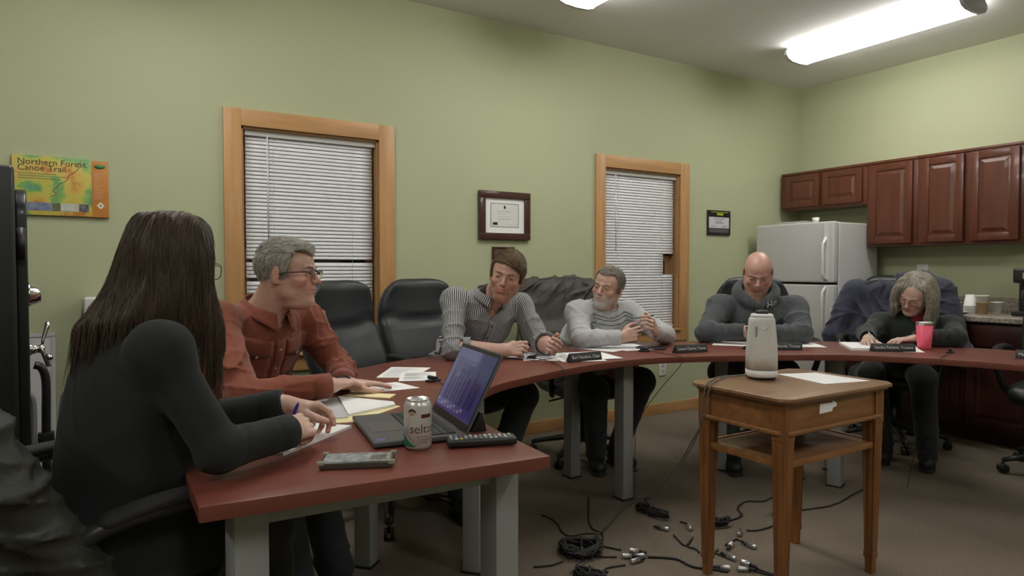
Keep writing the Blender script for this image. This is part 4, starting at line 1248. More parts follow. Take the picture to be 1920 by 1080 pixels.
def short_hair(parent, T, m, thick=0.010, hairline=0.066, side=-0.012, back=-0.062, temple=0.030, amp=0.0025, top=0.0, fr=(1, 1), part=0, h=0.0022, quiff=0.0, recede=0.0, asym=0.0, strand=(260, 60, 260), seed=3):
    F = Fld((-0.11, -0.14, -0.10), (0.11, 0.13, 0.16), h)
    F.ell((0, -0.017, 0.037), (0.0745 + thick * 0.8, 0.094 + thick, 0.083 + thick + top), k=0.0)
    F.ell((0, 0.022, 0.034), (0.064 + thick * 0.9, 0.066 + thick, 0.066 + thick + top * .8), k=0.02)
    if quiff:
        F.cap((-0.045, 0.062, 0.086), (0.045, 0.062, 0.086), quiff, k=0.02)
    nn = nz3(seed, 8, 0.6, 1.0)
    nn2 = nz3(seed + 1, 6, 25, 60)
    def cut(X, Y, Z):
        # positive where hair is kept
        n = nn2(X, Y, Z) * 0.004 + nn(X * strand[0] * 1.0, Y * strand[1], Z * 30) * 0.0015
        yy = Y
        s = np.clip((yy - (temple - 0.022)) / 0.044, 0, 1); s = s * s * (3 - 2 * s)
        hl = hairline + asym * X + recede * np.clip(np.abs(X) / 0.05, 0, 1) ** 2 - 0.35 * np.clip(np.abs(X) - 0.045, 0, 1)
        zc = side * (1 - s) + hl * s
        b = np.clip((-0.030 - yy) / 0.03, 0, 1)
        zc = zc * (1 - b) + back * b
        # behind the ear
        e = np.exp(-((yy + 0.020) / 0.016) ** 4) * (np.abs(X) > 0.055)
        zc = zc * (1 - e) + np.maximum(zc, 0.028) * e
        return Z - zc + n
    F.fn(lambda X, Y, Z: cut(X, Y, Z), k=0.006, mode='s') if False else None
    ax = [(F.lo[i] + F.h * np.arange(F.n[i])).astype(np.float32) for i in range(3)]
    X, Y, Z = ax[0][:, None, None], ax[1][None, :, None], ax[2][None, None, :]
    c = -cut(X, Y, Z)
    A = F.D; k = 0.006
    t = np.clip(0.5 - 0.5 * (c - A) / k, 0, 1)
    F.D = (c * (1 - t) + A * t + k * t * (1 - t)).astype(np.float32)
    st = nz3(seed + 2, 9, 0.7, 1.3)
    F.disp(lambda x, y, z: amp * st(x * strand[0], y * strand[1], z * strand[2]) + amp * 1.2 * nn2(x, y, z), 0.02)
    P, Q = F.mesh()
    Tm = np.array(T)
    P = P @ Tm[:3, :3].T + Tm[:3, 3]
    return np_mesh('hair', P, Q, [m], parent)

def comb(parent, base, T, m, flow, n=1200, length=0.035, r=0.0011, lift=0.003, seed=1, seg=6, cols=((0.3, 0.3, 0.3), (0.15, 0.15, 0.15)), zmin=None, taper=0.75, jit=0.25, name='hair_strands', loose=False):
    """fine strands combed over a hair volume along a flow field given in head coordinates"""
    me = base.data; bv = BVHTree.FromPolygons([v.co for v in me.vertices], [tuple(p.vertices) for p in me.polygons])
    rnd = random.Random(seed); inv = T.inverted(); R3 = T.to_3x3().normalized(); N = len(me.vertices)
    V = []; Fc = []; C = []
    for _ in range(n):
        free = False
        v = me.vertices[rnd.randrange(N)]
        p = v.co.copy(); q = inv @ p
        L = length * rnd.uniform(0.6, 1.25); st = L / seg
        jd = Vector((rnd.gauss(0, jit), rnd.gauss(0, jit), rnd.gauss(0, jit)))
        t_ = rnd.random(); col = [a * (1 - t_) + b_ * t_ for a, b_ in zip(cols[0], cols[1])]
        lf = lift * rnd.uniform(0.2, 1.6); pts = []
        for k in range(seg + 1):
            hit = bv.find_nearest(p)
            if hit[0] is None: break
            d = R3 @ (Vector(flow(inv @ p)) + jd)
            if loose and not free and k > 0 and hit[1].z < -0.25: free = True
            if free:
                pts.append((p.copy(), nn.copy())); p = p + d.normalized() * st
                continue
            nn = hit[1]
            pts.append((hit[0] + nn * (r * 0.3 + lf * (k / seg) ** 1.5), nn.copy()))
            d = d - nn * d.dot(nn)
            if d.length < 1e-6: break
            p = hit[0] + d.normalized() * st
        if len(pts) < 3: continue
        o = len(V); K = len(pts)
        for k, (c, nn) in enumerate(pts):
            tg = (pts[min(k + 1, K - 1)][0] - pts[max(k - 1, 0)][0])
            if tg.length < 1e-9: tg = Vector((0, 0, 1))
            tg.normalize(); sd = tg.cross(nn)
            rr = r * (1 - taper * (k / (K - 1)) ** 2) * (0.5 if k == 0 else 1)
            V += [c + sd * rr, c + nn * rr * 0.8, c - sd * rr, c - nn * rr * 0.5]; C += [col] * 4
        for k in range(K - 1):
            for j in range(4):
                l = (j + 1) % 4
                Fc.append((o + k * 4 + j, o + k * 4 + l, o + (k + 1) * 4 + l, o + (k + 1) * 4 + j))
    return np_mesh(name, np.array([tuple(v) for v in V]), np.array(Fc), [m], parent, np.array(C))
M['strand'] = mat('hair_strand', (0.2, 0.2, 0.2), 0.45, vcol='Col', spec=0.4)

# ================================================================ hands
FING = [(0.0275, 0.0900, 0.072, 0.0088), (0.0092, 0.0940, 0.080, 0.0090), (-0.0095, 0.0895, 0.074, 0.0085), (-0.0270, 0.0800, 0.058, 0.0076)]
def hand(F, W, d, n, side, curls, spread=(6, 1, -4, -10), thumb=None, s=1.0, res=None):
    """W wrist, d direction of the hand, n direction the palm faces, side +1 right -1 left"""
    W = np.array(W, float); d = unit(d); n = np.array(n, float); n = unit(n - d * (n @ d)); t = side * np.cross(d, n)
    tips = []
    g = 0.92 * s
    for (off, ln, fl, r), cu, sp in zip(FING, curls, spread):
        K = W + d * ln * s + t * off * s - n * 0.002
        F.cap(W + t * off * 0.55 * s + d * 0.008, K - d * 0.008 * s + n * 0.002, 0.0150 * g, 0.0110 * g, k=0.010)
        a = math.radians(sp)
        dd = d * math.cos(a) + t * math.sin(a)
        p = K; ang = 0
        segs = (0.46, 0.30, 0.24)
        rr = [r * 1.06 * g, r * 0.98 * g, r * 0.92 * g, r * 0.82 * g]
        for q in range(3):
            ang += math.radians(cu[q])
            v = dd * math.cos(ang) + n * math.sin(ang)
            e = p + v * fl * segs[q] * s
            F.cap(p, e, rr[q], rr[q + 1], k=0.0028 if q else 0.005)
            F.ell(p, (rr[q] * 1.07,) * 3, None, k=0.002)
            p = e
        tips.append((p, v))
    # thumb
    tb = W + d * 0.022 * s + t * 0.020 * s + n * 0.010 * s
    th = thumb or ((0.75, 0.75, 0.30), (0.95, 0.25, 0.35), (1.0, 0.0, 0.35))
    F.cap(W + d * 0.012 * s + t * 0.008, tb + (d * 0.03 + t * 0.012) * s, 0.0165 * g, 0.0150 * g, k=0.012)
    p = tb; rr = (0.0140 * g, 0.0115 * g, 0.0108 * g, 0.0090 * g)
    for q, (c, L) in enumerate(zip(th, (0.040, 0.034, 0.027))):
        v = unit(d * c[0] + t * c[1] + n * c[2])
        e = p + v * L * s
        F.cap(p, e, rr[q], rr[q + 1], k=0.006 if q == 0 else 0.003)
        p = e
    tips.append((p, v))
    return tips

def arm_mesh(E, W, d, n, side, curls, h=0.0024, fr=(0.044, 0.028), skin=(0.5, 0.3, 0.2), s=1.0, **kw):
    E = np.array(E, float); W = np.array(W, float)
    d_ = unit(d)
    pts = np.array([E, W, W + d_ * 0.2 * s])
    lo = pts.min(0) - 0.075; hi = pts.max(0) + 0.075
    F = Fld(lo, hi, h)
    mid = E + (W - E) * 0.30
    F.cap(E, mid, fr[0] * 0.92, fr[0], k=0.0)
    F.cap(mid, W, fr[0], fr[1] * 0.98, k=0.01, flat=(unit(n), 0.86))
    F.cap(W, W + d_ * 0.02, fr[1] * 0.95, fr[1] * 0.9, k=0.015, flat=(unit(np.array(n, float)), 0.75))
    tips = hand(F, W, d, n, side, curls, s=s, **kw)
    P, Q = F.mesh()
    base = np.array(skin, float)
    C = np.tile(base, (len(P), 1))
    red = base * [1.05, 0.74, 0.70]
    for tp, v in tips:
        w = np.exp(-(np.linalg.norm(P - tp, axis=1) / 0.016) ** 2)[:, None] * 0.6
        C = C * (1 - w) + red * w
    return (P, Q, C), tips

RELAX = [(14, 18, 12), (16, 20, 14), (18, 24, 14), (22, 26, 16)]
FLAT = [(4, 6, 4), (4, 6, 4), (5, 7, 4), (6, 8, 5)]
FIST = [(62, 75, 40), (66, 78, 42), (68, 80, 42), (70, 78, 40)]
PEN = [(38, 48, 25), (48, 62, 34), (56, 72, 38), (62, 74, 38)]
THPEN = ((0.75, 0.55, 0.55), (0.80, -0.05, 0.60), (0.85, -0.35, 0.30))

# ================================================================ bodies and clothes
class Body:
    def __init__(b, N, P, RS, LS, RE, LE, RW, LW, RK, LK, RA, LA, build=1.0, belly=0.0):
        b.N, b.P, b.RS, b.LS, b.RE, b.LE, b.RW, b.LW, b.RK, b.LK, b.RA, b.LA = [np.array(q, float) for q in (N, P, RS, LS, RE, LE, RW, LW, RK, LK, RA, LA)]
        b.sh = (b.RS + b.LS) / 2
        b.up = unit(b.sh - b.P)
        r = b.RS - b.LS; b.rt = unit(r - b.up * (r @ b.up)); b.fw = np.cross(b.up, b.rt)
        b.B = [b.rt, b.fw, b.up]; b.w = build; b.belly = belly
        b.hR = b.P + b.rt * 0.085 - V3(0, 0, 0.01); b.hL = b.P - b.rt * 0.085 - V3(0, 0, 0.01)
        b.nup = unit(b.up * 0.45 + V3(0, 0, 0.75)); b.nfw = unit(b.fw - b.nup * (b.fw @ b.nup))
    def allp(b): return np.array([b.N, b.P, b.RS, b.LS, b.RE, b.LE, b.RW, b.LW])
    def torso(b, F, g=0.0, mod=None, chest=1.0, k=0.04, bust=0.0):
        w = b.w
        up, fw, rt = b.up, b.fw, b.rt
        sh = b.sh; L = np.linalg.norm(sh - b.P)
        F.ell(b.P + up * 0.02, (0.165 * w + g, 0.120 * w + g + b.belly * .4, 0.12 + g), b.B, k=0.0)
        F.ell(b.P + up * (L * 0.42) + fw * (0.015 + b.belly * 0.6), (0.145 * w + g + b.belly * .5, 0.108 * w + g + b.belly, 0.17 + g), b.B, k=k, mod=mod)
        F.ell(sh - up * 0.115 + fw * 0.005, (0.158 * w * chest + g, 0.108 * w + g, 0.165 + g), b.B, k=k, mod=mod)
        if bust:
            for s in (-1, 1): F.ell(sh - up * 0.17 + fw * 0.095 + rt * s * 0.065, (0.06 + g, 0.045 + g, 0.055 + g), b.B, k=0.03)
        for S in (b.RS, b.LS):
            F.cap(b.N - up * 0.040 + (S - b.N) * 0.22, S + up * 0.002, 0.044 * w + g * .8, 0.041 * w + g * .8, k=0.035, mod=mod)
            F.ell(S, (0.049 * w + g * .7,) * 3, None, k=0.03)
        F.cap(b.N - up * 0.06, b.N + b.nup * 0.008, 0.072 * w + g, 0.056 + g * .7, k=0.03)
    def body_parts(b, skin, h=0.008):
        A = np.array([b.N, b.P, b.RS, b.LS, b.RE, b.LE, b.RK, b.LK, b.RA, b.LA])
        F = Fld(A.min(0) - 0.25, A.max(0) + 0.20, h)
        b.torso(F, 0.0)
        for S, E in ((b.RS, b.RE), (b.LS, b.LE)):
            F.cap(S, E, 0.050 * b.w, 0.040, k=0.02)
        for Hh, K, An in ((b.hR, b.RK, b.RA), (b.hL, b.LK, b.LA)):
            F.cap(Hh, K, 0.082 * b.w, 0.055, k=0.03)
            F.cap(K, K + (An - K) * 0.35, 0.050, 0.052, k=0.02); F.cap(K + (An - K) * 0.35, An, 0.052, 0.034, k=0.02)
            f = V3(b.fw[0], b.fw[1], 0); f = unit(f)
            F.cap(An - V3(0, 0, 0.03), An - V3(0, 0, 0.045) + f * 0.05, 0.030, 0.024, k=0.02)
        P, Q = F.mesh()
        return P, Q, np.tile(np.array(skin, float), (len(P), 1))

def garment(b, name, mt, parent, g=0.016, sl=(1.0, 1.0), h=0.0048, seed=1, arm=(0.058, 0.050, 0.036), amp=0.006, lam=0.055, down=0.14, neck_r=0.066, neck_hi=0.0, extra=None, attr=None, chest=1.0, cuff_r=None, bust=0.0, neckfwd=0.0, vcol=None, vopen=0.0):
    """upper garment: torso and sleeves in one surface, open at neck and cuffs"""
    A = b.allp()
    F = Fld(A.min(0) - 0.24, A.max(0) + 0.20, h)
    md = folds(b.up * 0.9 + b.rt * 0.5, lam * 1.5, amp * 0.7, seed)
    b.torso(F, g, md, chest, bust=bust)
    arms = ((b.RS, b.RE, b.RW, sl[0]), (b.LS, b.LE, b.LW, sl[1]))
    for i, (S, E, W, f) in enumerate(arms):
        ax = unit(E - S)
        F.cap(S, E, arm[0] * b.w, arm[1], k=0.035, mod=folds(ax, lam, amp, seed + 3 + i, 0.85, 0.45))
        ce = E + (W - E) * f
        ax2 = unit(W - E)
        r_end = arm[2] if f > 0.9 else arm[1] * 1.02
        F.cap(E, ce, arm[1], r_end, k=0.018, mod=folds(ax2, lam * 0.85, amp * 0.95, seed + 6 + i, 0.05 if f > 0.9 else 0.7, 0.55), cutb=True)
        if f <= 0.9:   # rolled cuff
            F.cap(ce - ax2 * 0.035, ce + ax2 * 0.002, r_end + 0.008, r_end + 0.008, k=0.004, cutb=True, cuta=True)
    if extra: extra(F, b)
    wa = folds(b.up + b.rt * 0.9, lam * 0.9, amp * 0.42, seed + 40); wb = folds(b.up - b.rt * 0.9, lam * 1.0, amp * 0.42, seed + 50)
    nzm = nz3(seed + 60, 5, 5, 12)
    F.disp(lambda x, y, z: (wa(x, y, z)) * np.clip(0.5 + nzm(x, y, z), 0, 1) + (wb(x, y, z)) * np.clip(0.5 - nzm(x, y, z), 0, 1), 0.03)
    ft = folds(b.rt + b.up * 0.3, lam * 2.2, amp * 0.5, seed + 20)
    # hem cut below the waist
    base = b.P - b.up * down
    F.fn(lambda X, Y, Z: (X - base[0]) * b.up[0] + (Y - base[1]) * b.up[1] + (Z - base[2]) * b.up[2], k=0.01, mode='s') if down < 0.13 else None
    # neck opening and cuff openings
    nk = b.N + b.fw * neckfwd
    F.cap(nk - b.nup * 0.045 + b.nfw * 0.01, nk + b.nup * 0.16, neck_r, neck_r * 1.15, k=0.006, mode='s')
    if vopen:      # unbuttoned V below the collar
        F.cap(nk + b.nfw * 0.070 + b.nup * 0.02, nk + b.fw * 0.105 - b.up * (vopen + 0.02), 0.032, 0.006, k=0.006, mode='s')
    for i, (S, E, W, f) in enumerate(arms):
        ce = E + (W - E) * f; ax2 = unit(W - E)
        rr = (arm[2] - 0.007 if f > 0.9 else arm[1] - 0.002)
        F.cap(ce - ax2 * (0.012 if f > 0.9 else 0.03), ce + ax2 * 0.05, rr, rr, k=0.002, mode='s')
    P, Q = F.mesh()
    at = attr(P) if attr else None
    o = np_mesh(name, P, Q, [mt], parent, attr=at, col=vcol(P) if vcol else None)
    return o

def trousers(b, name, mt, parent, g=0.014, h=0.0065, seed=5, amp=0.006, calf=(0.072, 0.066)):
    A = np.array([b.P, b.hR, b.hL, b.RK, b.LK, b.RA, b.LA])
    F = Fld(A.min(0) - 0.23, A.max(0) + 0.2, h)
    F.ell(b.P, (0.165 * b.w + g, 0.125 * b.w + g + b.belly * .4, 0.125 + g), b.B, k=0.0)
    for Hh, K, An in ((b.hR, b.RK, b.RA), (b.hL, b.LK, b.LA)):
        F.cap(Hh, K, 0.090 * b.w + g * .6, 0.062 + g, k=0.03, mod=folds(unit(K - Hh), 0.07, amp, seed, 0.0, 0.35))
        F.cap(K, An - V3(0, 0, 0.01), calf[0], calf[1] * 0.92, k=0.03, mod=folds(unit(An - K), 0.06, amp, seed + 2, 0.85, 0.4), cutb=True)
    F.ell(b.P + b.up * 0.19, (0.3, 0.3, 0.08), b.B, k=0.01, mode='s')
    P, Q = F.mesh()
    return np_mesh(name, P, Q, [mt], parent)

def shoes(b, mt, parent, dirs=None):
    for i, An in enumerate((b.RA, b.LA)):
        f = unit(V3(b.fw[0], b.fw[1], 0)) if dirs is None else unit(dirs[i])
        F = Fld(An + V3(-0.25, -0.25, -0.14), An + V3(0.25, 0.25, 0.09), 0.005)
        z0 = V3(An[0], An[1], 0)
        F.cap(z0 + V3(0, 0, 0.045) - f * 0.035, z0 + V3(0, 0, 0.040) + f * 0.13, 0.042, 0.040, k=0.0)
        F.cap(An, z0 + V3(0, 0, 0.06), 0.046, 0.046, k=0.03)
        F.cap(z0 + V3(0, 0, 0.008) - f * 0.04, z0 + V3(0, 0, 0.008) + f * 0.145, 0.044, 0.042, k=0.0, flat=((0, 0, 1), 0.28))
        F.fn(lambda X, Y, Z: Z - 0.001 + 0 * X, k=0.0, mode='s')
        P, Q = F.mesh()
        np_mesh('shoe', P, Q, [mt], parent)

def bvh_of(o):
    me = o.data
    return BVHTree.FromPolygons([v.co for v in me.vertices], [tuple(p.vertices) for p in me.polygons])

class Drape:
    """projects points given in a body's (right, up) plane onto its front"""
    def __init__(s, o, b):
        s.t = bvh_of(o); s.b = b
    def pt(s, x, z, off=0.003, fw=None):
        b = s.b
        f = b.fw if fw is None else fw
        o = b.sh + b.rt * x + b.up * z + f * 0.21
        hit = s.t.ray_cast(Vector(o), Vector(-f))
        if hit[0] is None: return Vector(b.sh + b.rt * x + b.up * z + b.fw * 0.12), Vector(b.fw)
        return hit[0] + Vector(f) * off, hit[1]
    def patch(s, name, m, parent, x0, x1, z0, z1, nx=8, nz=8, off=0.002, th=0.002, skew=0.0, shape=None, bevel=0):
        vs = []
        for lay in (off + th, -0.004):
            for j in range(nz + 1):
                for i in range(nx + 1):
                    u, v = i / nx, j / nz
                    x = x0 + (x1 - x0) * u + skew * v; z = z0 + (z1 - z0) * v
                    if shape: x, z = shape(u, v, x, z)
                    vs.append(s.pt(x, z, lay)[0])
        N = nx + 1; fs = []
        for j in range(nz):
            for i in range(nx):
                a = j * N + i
                fs.append((a, a + 1, a + N + 1, a + N)); b_ = a + N * (nz + 1); fs.append((b_, b_ + N, b_ + N + 1, b_ + 1))
        ring = [i for i in range(nx)] + [nx + j * N for j in range(nz)] + [nz * N + nx - i for i in range(nx)] + [(nz - j) * N for j in range(nz)]
        for k in range(len(ring)):
            a, c = ring[k], ring[(k + 1) % len(ring)]
            fs.append((a, a + N * (nz + 1), c + N * (nz + 1), c))
        return MB().raw(vs, fs, None, None, True).build(name, m, parent)

def collar(b, parent, m, r=0.066, drop=0.055, fwdtip=0.055, open_deg=16, thick=0.004, back_h=0.03, name='collar', tilt=0.0, rn=1.0):
    """shirt collar with two leaf points around the neck"""
    N = b.N; up = b.nup; fw = b.nfw; rt = np.cross(fw, up)
    n = 28; vs = []; fs = []
    rows = 5
    for lay in (0, 1):
        for j in range(rows):
            v = j / (rows - 1)
            for i in range(n + 1):
                a = math.radians(-180 + open_deg + (360 - 2 * open_deg) * i / n)   # 0 = back
                front = (abs(a) / PI)
                dirv = -fw * math.cos(a) + rt * math.sin(a)
                hgt = back_h * (1 - 0.55 * front ** 2) - 0.012 * front
                dr = v * (0.032 + (drop - 0.032) * front ** 6)
                rad = r * rn * (1 + 0.05 * front) + v * (0.020 + 0.008 * front) + lay * thick
                p = N + dirv * rad * V3(1, 1, 1) + up * (hgt - dr) + fw * (0.010 + 0.016 * front ** 2) + fw * v * 0.012 * front ** 4
                vs.append(p)
    W_ = n + 1
    for lay in (0, 1):
        o = lay * rows * W_
        for j in range(rows - 1):
            for i in range(n):
                a = o + j * W_ + i
                fs.append((a, a + 1, a + W_ + 1, a + W_))
    R = rows * W_
    bd = [i for i in range(n)] + [n + j * W_ for j in range(rows - 1)] + [(rows - 1) * W_ + n - i for i in range(n)] + [(rows - 1 - j) * W_ for j in range(rows - 1)]
    for k in range(len(bd)):
        a, c = bd[k], bd[(k + 1) % len(bd)]
        fs.append((a, a + R, c + R, c))
    return MB().raw(vs, fs, None, None, True).build(name, m, parent)

def button(p, n, m, parent, r=0.0055, name='button'):
    z = Vector(n).normalized(); x = z.orthogonal().normalized()
    y = z.cross(x)
    T = Matrix(((x.x, y.x, z.x, p[0]), (x.y, y.y, z.y, p[1]), (x.z, y.z, z.z, p[2]), (0, 0, 0, 1)))
    return MB().lathe([(0.0005, 0), (r, 0), (r, 0.0015), (r * .8, 0.0025), (0.0005, 0.002)], 14, T=T).build(name, m, parent)

def person(label, b, hp, Th, arms, skin, neckr=0.056, body_h=0.009, hand_h=0.0026, neck_end=None):
    """one continuous body mesh: torso and legs, head and neck, both arms with hands"""
    parts = [b.body_parts(skin, body_h)]
    inv = Th.inverted()
    nb = np.array(inv @ Vector(b.N - b.nup * 0.03 if neck_end is None else neck_end))
    P, Q = head_field(hp, nb, neckr / Th.median_scale)
    C = face_colors(P, hp)
    Tm = np.array(Th)
    parts.append((P @ Tm[:3, :3].T + Tm[:3, 3], Q, C))
    tips = []
    for a in arms:
        a = dict(a); a.setdefault('h', hand_h); a['skin'] = hp.get('hand', skin)
        pr, tp = arm_mesh(**a); parts.append(pr); tips.append(tp)
    P, F, C = merge(parts)
    o = np_mesh('person', P, F, [M['skin']], None, C)
    tag(o, label, 'person')
    return o, tips

def pen(label, a, b_, m, m2=None, r=0.0042, g=None):
    a = Vector(a); b_ = Vector(b_); d = b_ - a; L = d.length
    T = frame(a, d.cross(Vector((0.1, 0.3, 1))), za=d.normalized())
    z = d.normalized(); x = z.orthogonal().normalized(); y = z.cross(x)
    T = Matrix(((x.x, y.x, z.x, a.x), (x.y, y.y, z.y, a.y), (x.z, y.z, z.z, a.z), (0, 0, 0, 1)))
    root = MB().lathe([(0.0006, 0), (0.0012, 0.002), (0.0035, 0.012), (r, 0.018), (r, L - 0.012), (r * .8, L - 0.006), (0.0006, L)], 14, T=T).build('pen', m, None)
    MB().tube([(r + 0.0012, 0, L - 0.010), (r + 0.0016, 0, L - 0.045)], 0.0012, 6, T=T).build('pen_clip', m2 or m, root)
    tag(root, label, 'pen', g)
    return root
# ================================================================ the people
PI_ = PI
def cloth(name, c, rough=0.85, **k):
    k.setdefault('bump', 0.35); k.setdefault('bscale', 420); k.setdefault('bdist', 0.0015); k.setdefault('noise', 0.08); k.setdefault('nscale', 9)
    k.setdefault('sheen', 0.15)
    return mat(name, c, rough, **k)
M['rust'] = cloth('rust_corduroy_shirt', (0.190, 0.046, 0.021))
M['jeans'] = cloth('dark_jeans', (0.018, 0.022, 0.030))
M['black_cloth'] = cloth('black_cloth', (0.012, 0.014, 0.014), 0.9)
M['cardigan'] = cloth('black_knit_cardigan', (0.010, 0.0135, 0.0125), 0.92, bump=0.5, bscale=300, sheen=0.05)
M['grey_sweat'] = cloth('light_grey_sweatshirt', (0.40, 0.41, 0.41), 0.9)
M['grey_band'] = cloth('grey_band', (0.17, 0.175, 0.185), 0.9)
M['hoodie'] = cloth('charcoal_hoodie', (0.060, 0.068, 0.074), 0.92, noise=0.15, nscale=30)
M['hoodie_in'] = cloth('charcoal_hoodie_lining', (0.035, 0.040, 0.042), 0.95)
M['camo'] = mat('camouflage_trousers', (0.045, 0.045, 0.030), 0.9, color2=(0.015, 0.014, 0.010), nscale=14, detail=1)
M['green_knit'] = cloth('dark_green_cardigan', (0.012, 0.018, 0.014), 0.92)
M['red_top'] = cloth('red_turtleneck', (0.20, 0.010, 0.014), 0.9)
M['maroon'] = cloth('maroon_patterned_cuff', (0.05, 0.012, 0.014), 0.9, color2=(0.012, 0.01, 0.012), nscale=60)
M['dark_tee'] = cloth('black_undershirt', (0.012, 0.013, 0.014))
M['shoe'] = mat('black_shoe', (0.012, 0.012, 0.012), 0.5, bump=0.1)
M['btn'] = mat('pearl_button', (0.45, 0.42, 0.40), 0.25)
M['btn_dark'] = mat('dark_button', (0.03, 0.03, 0.03), 0.3)
M['frame_blk'] = mat('black_spectacle_frame', (0.010, 0.009, 0.009), 0.25, coat=0.4)
M['frame_metal'] = mat('thin_metal_frame', (0.16, 0.14, 0.12), 0.3, metal=0.8)

def stripe_mat():
    m = bpy.data.materials.new('black_white_striped_shirt'); m.use_nodes = True
    nt = m.node_tree; b = nt.nodes['Principled BSDF']; b.inputs['Roughness'].default_value = 0.85
    at = nt.nodes.new('ShaderNodeAttribute'); at.attribute_name = 'stripe'
    mu = nt.nodes.new('ShaderNodeMath'); mu.operation = 'MULTIPLY'; mu.inputs[1].default_value = 2 * PI / 0.0084
    nt.links.new(at.outputs['Fac'], mu.inputs[0])
    si_ = nt.nodes.new('ShaderNodeMath'); si_.operation = 'SINE'; nt.links.new(mu.outputs[0], si_.inputs[0])
    r = nt.nodes.new('ShaderNodeValToRGB'); e = r.color_ramp.elements
    e[0].position = 0.42; e[0].color = (0.035, 0.035, 0.040, 1); e[1].position = 0.62; e[1].color = (0.46, 0.46, 0.46, 1)
    mr = nt.nodes.new('ShaderNodeMapRange'); mr.inputs['From Min'].default_value = -1; nt.links.new(si_.outputs[0], mr.inputs['Value'])
    nt.links.new(mr.outputs[0], r.inputs['Fac']); nt.links.new(r.outputs['Color'], b.inputs['Base Color'])
    return m
M['stripe'] = stripe_mat()
def stripe_attr(b):
    def f(P):
        x = (P - b.P) @ b.rt
        best = np.full(len(P), 1e9); out = x.copy()
        # torso distance from the axis
        ax = unit(b.N - b.P); q = P - b.P; rad = np.linalg.norm(q - (q @ ax)[:, None] * ax, axis=1)
        tors = rad - 0.165
        for S, E in ((b.RS, b.RE), (b.RE, b.RW), (b.LS, b.LE), (b.LE, b.LW)):
            d = E - S; L = np.linalg.norm(d); u = d / L; q = P - S; t = np.clip((q @ u) / L, 0.0, 1)
            w = q - (t * L)[:, None] * u; dist = np.linalg.norm(w, axis=1)
            e1 = unit(np.cross(u, b.fw)); e2 = np.cross(u, e1)
            a = np.arctan2(q @ e2, q @ e1) * 0.055
            m = (dist < best) & (dist < 0.095) & (np.abs(x) > 0.135)
            out = np.where(m, a, out); best = np.where(m, dist, best)
        return {'stripe': out}
    return f

def locks(name, m, parent, guides, n=10, r=0.004, jit=0.012, seed=1, flat=0.5):
    """hair strands: interpolates between neighbouring guide curves, one mesh"""
    rnd = random.Random(seed); mb = MB()
    G = [spline(g, 6) for g in guides]
    for a, b_ in zip(G[:-1], G[1:]):
        for k in range(n):
            t = rnd.random(); L = min(len(a), len(b_))
            end = int(L * rnd.uniform(0.86, 1.0))
            ph = rnd.uniform(0, 6.28); off = Vector((rnd.gauss(0, jit), rnd.gauss(0, jit), 0))
            pts = []
            for i in range(end):
                p = a[i].lerp(b_[i], t); f = i / L
                pts.append(p + off * (0.25 + f) + Vector((math.sin(ph + f * 5), math.cos(ph + f * 4), 0)) * 0.003 * f)
            rs = [r * min(1, (i + 1) / 3) * (1 - 0.75 * (i / len(pts)) ** 3) for i in range(len(pts))]
            mb.tube(pts, rs, 5, flat=flat)
    return mb.build(name, m, parent)

# ---------------------------------------------------------------- man in the rust shirt
SK_B = (0.56, 0.335, 0.265)
b = Body(N=(.465, 2.425, 1.020), P=(.33, 2.66, .59), RS=(.300, 2.325, .998), LS=(.632, 2.520, .978), RE=(.340, 2.085, .792), LE=(.745, 2.44, .79),
         RW=(.60, 2.085, .800), LW=(.685, 2.215, .782), RK=(.46, 2.27, .52), LK=(.60, 2.36, .52), RA=(.52, 2.16, .09), LA=(.68, 2.28, .09), build=1.06, belly=0.035)
T = head_T((0.537, 2.348, 1.156), -34, 1, 0, 0.98)
hp = dict(skin=SK_B, h=0.0019, fat=0.002, jaw=0.96, nose=1.05, blush=0.75, mouth=0.3, gaze=(0.1, 1, 0.02), iris=(0.10, 0.12, 0.14), wrinkle=1, hand=(0.62, 0.41, 0.33), eye=0.8)
pB, tp = person('man in a rust-coloured shirt with short grey hair and black half-rim glasses', b, hp, T, [
    dict(E=b.RE, W=b.RW, d=(.80, .62, -.04), n=(0.0, 0.05, -1), side=1, curls=[(8, 14, 10), (8, 14, 10), (10, 16, 10), (12, 18, 12)], spread=(5, 1, -3, -8), h=0.0021, fr=(0.036, 0.030), thumb=((0.8, 0.55, 0.25), (0.95, 0.2, 0.15), (1, 0.05, 0.15))),
    dict(E=b.LE, W=b.LW, d=(.96, .10, -.12), n=(0, 0, -1), side=-1, curls=FLAT, h=0.0021, fr=(0.036, 0.030), thumb=((0.85, 0.5, 0.15), (0.95, 0.25, 0.1), (1, 0.1, 0.1)))],
    SK_B, neckr=0.062, body_h=0.008)
eyes(pB, T, hp)
M['grey_hair'] = hairmat('short_grey_hair', (0.32, 0.30, 0.265), (0.20, 0.185, 0.16))
hb = short_hair(pB, T, M['grey_hair'], thick=0.009, hairline=0.064, side=-0.022, back=-0.078, temple=0.026, amp=0.0012, quiff=0.012, recede=0.014, seed=11, strand=(90, 60, 90), h=0.0022)
comb(hb, hb, T, M['strand'], lambda q: (0.0, 0.9 if q.z > 0.07 else -0.35, (0.55 if q.y > 0.05 else 0.0) if q.z > 0.07 else -1.0), n=3000, length=0.026, r=0.0010, lift=0.006, seed=2, cols=((0.62, 0.58, 0.52), (0.24, 0.22, 0.19)), jit=0.35)
brows(pB, T, mat('grey_brow_hair', (0.26, 0.20, 0.16), 0.8), 0.0030)
glasses(pB, T, M['frame_blk'], w=0.026, hh=0.016, full=False, rim=0.0021)
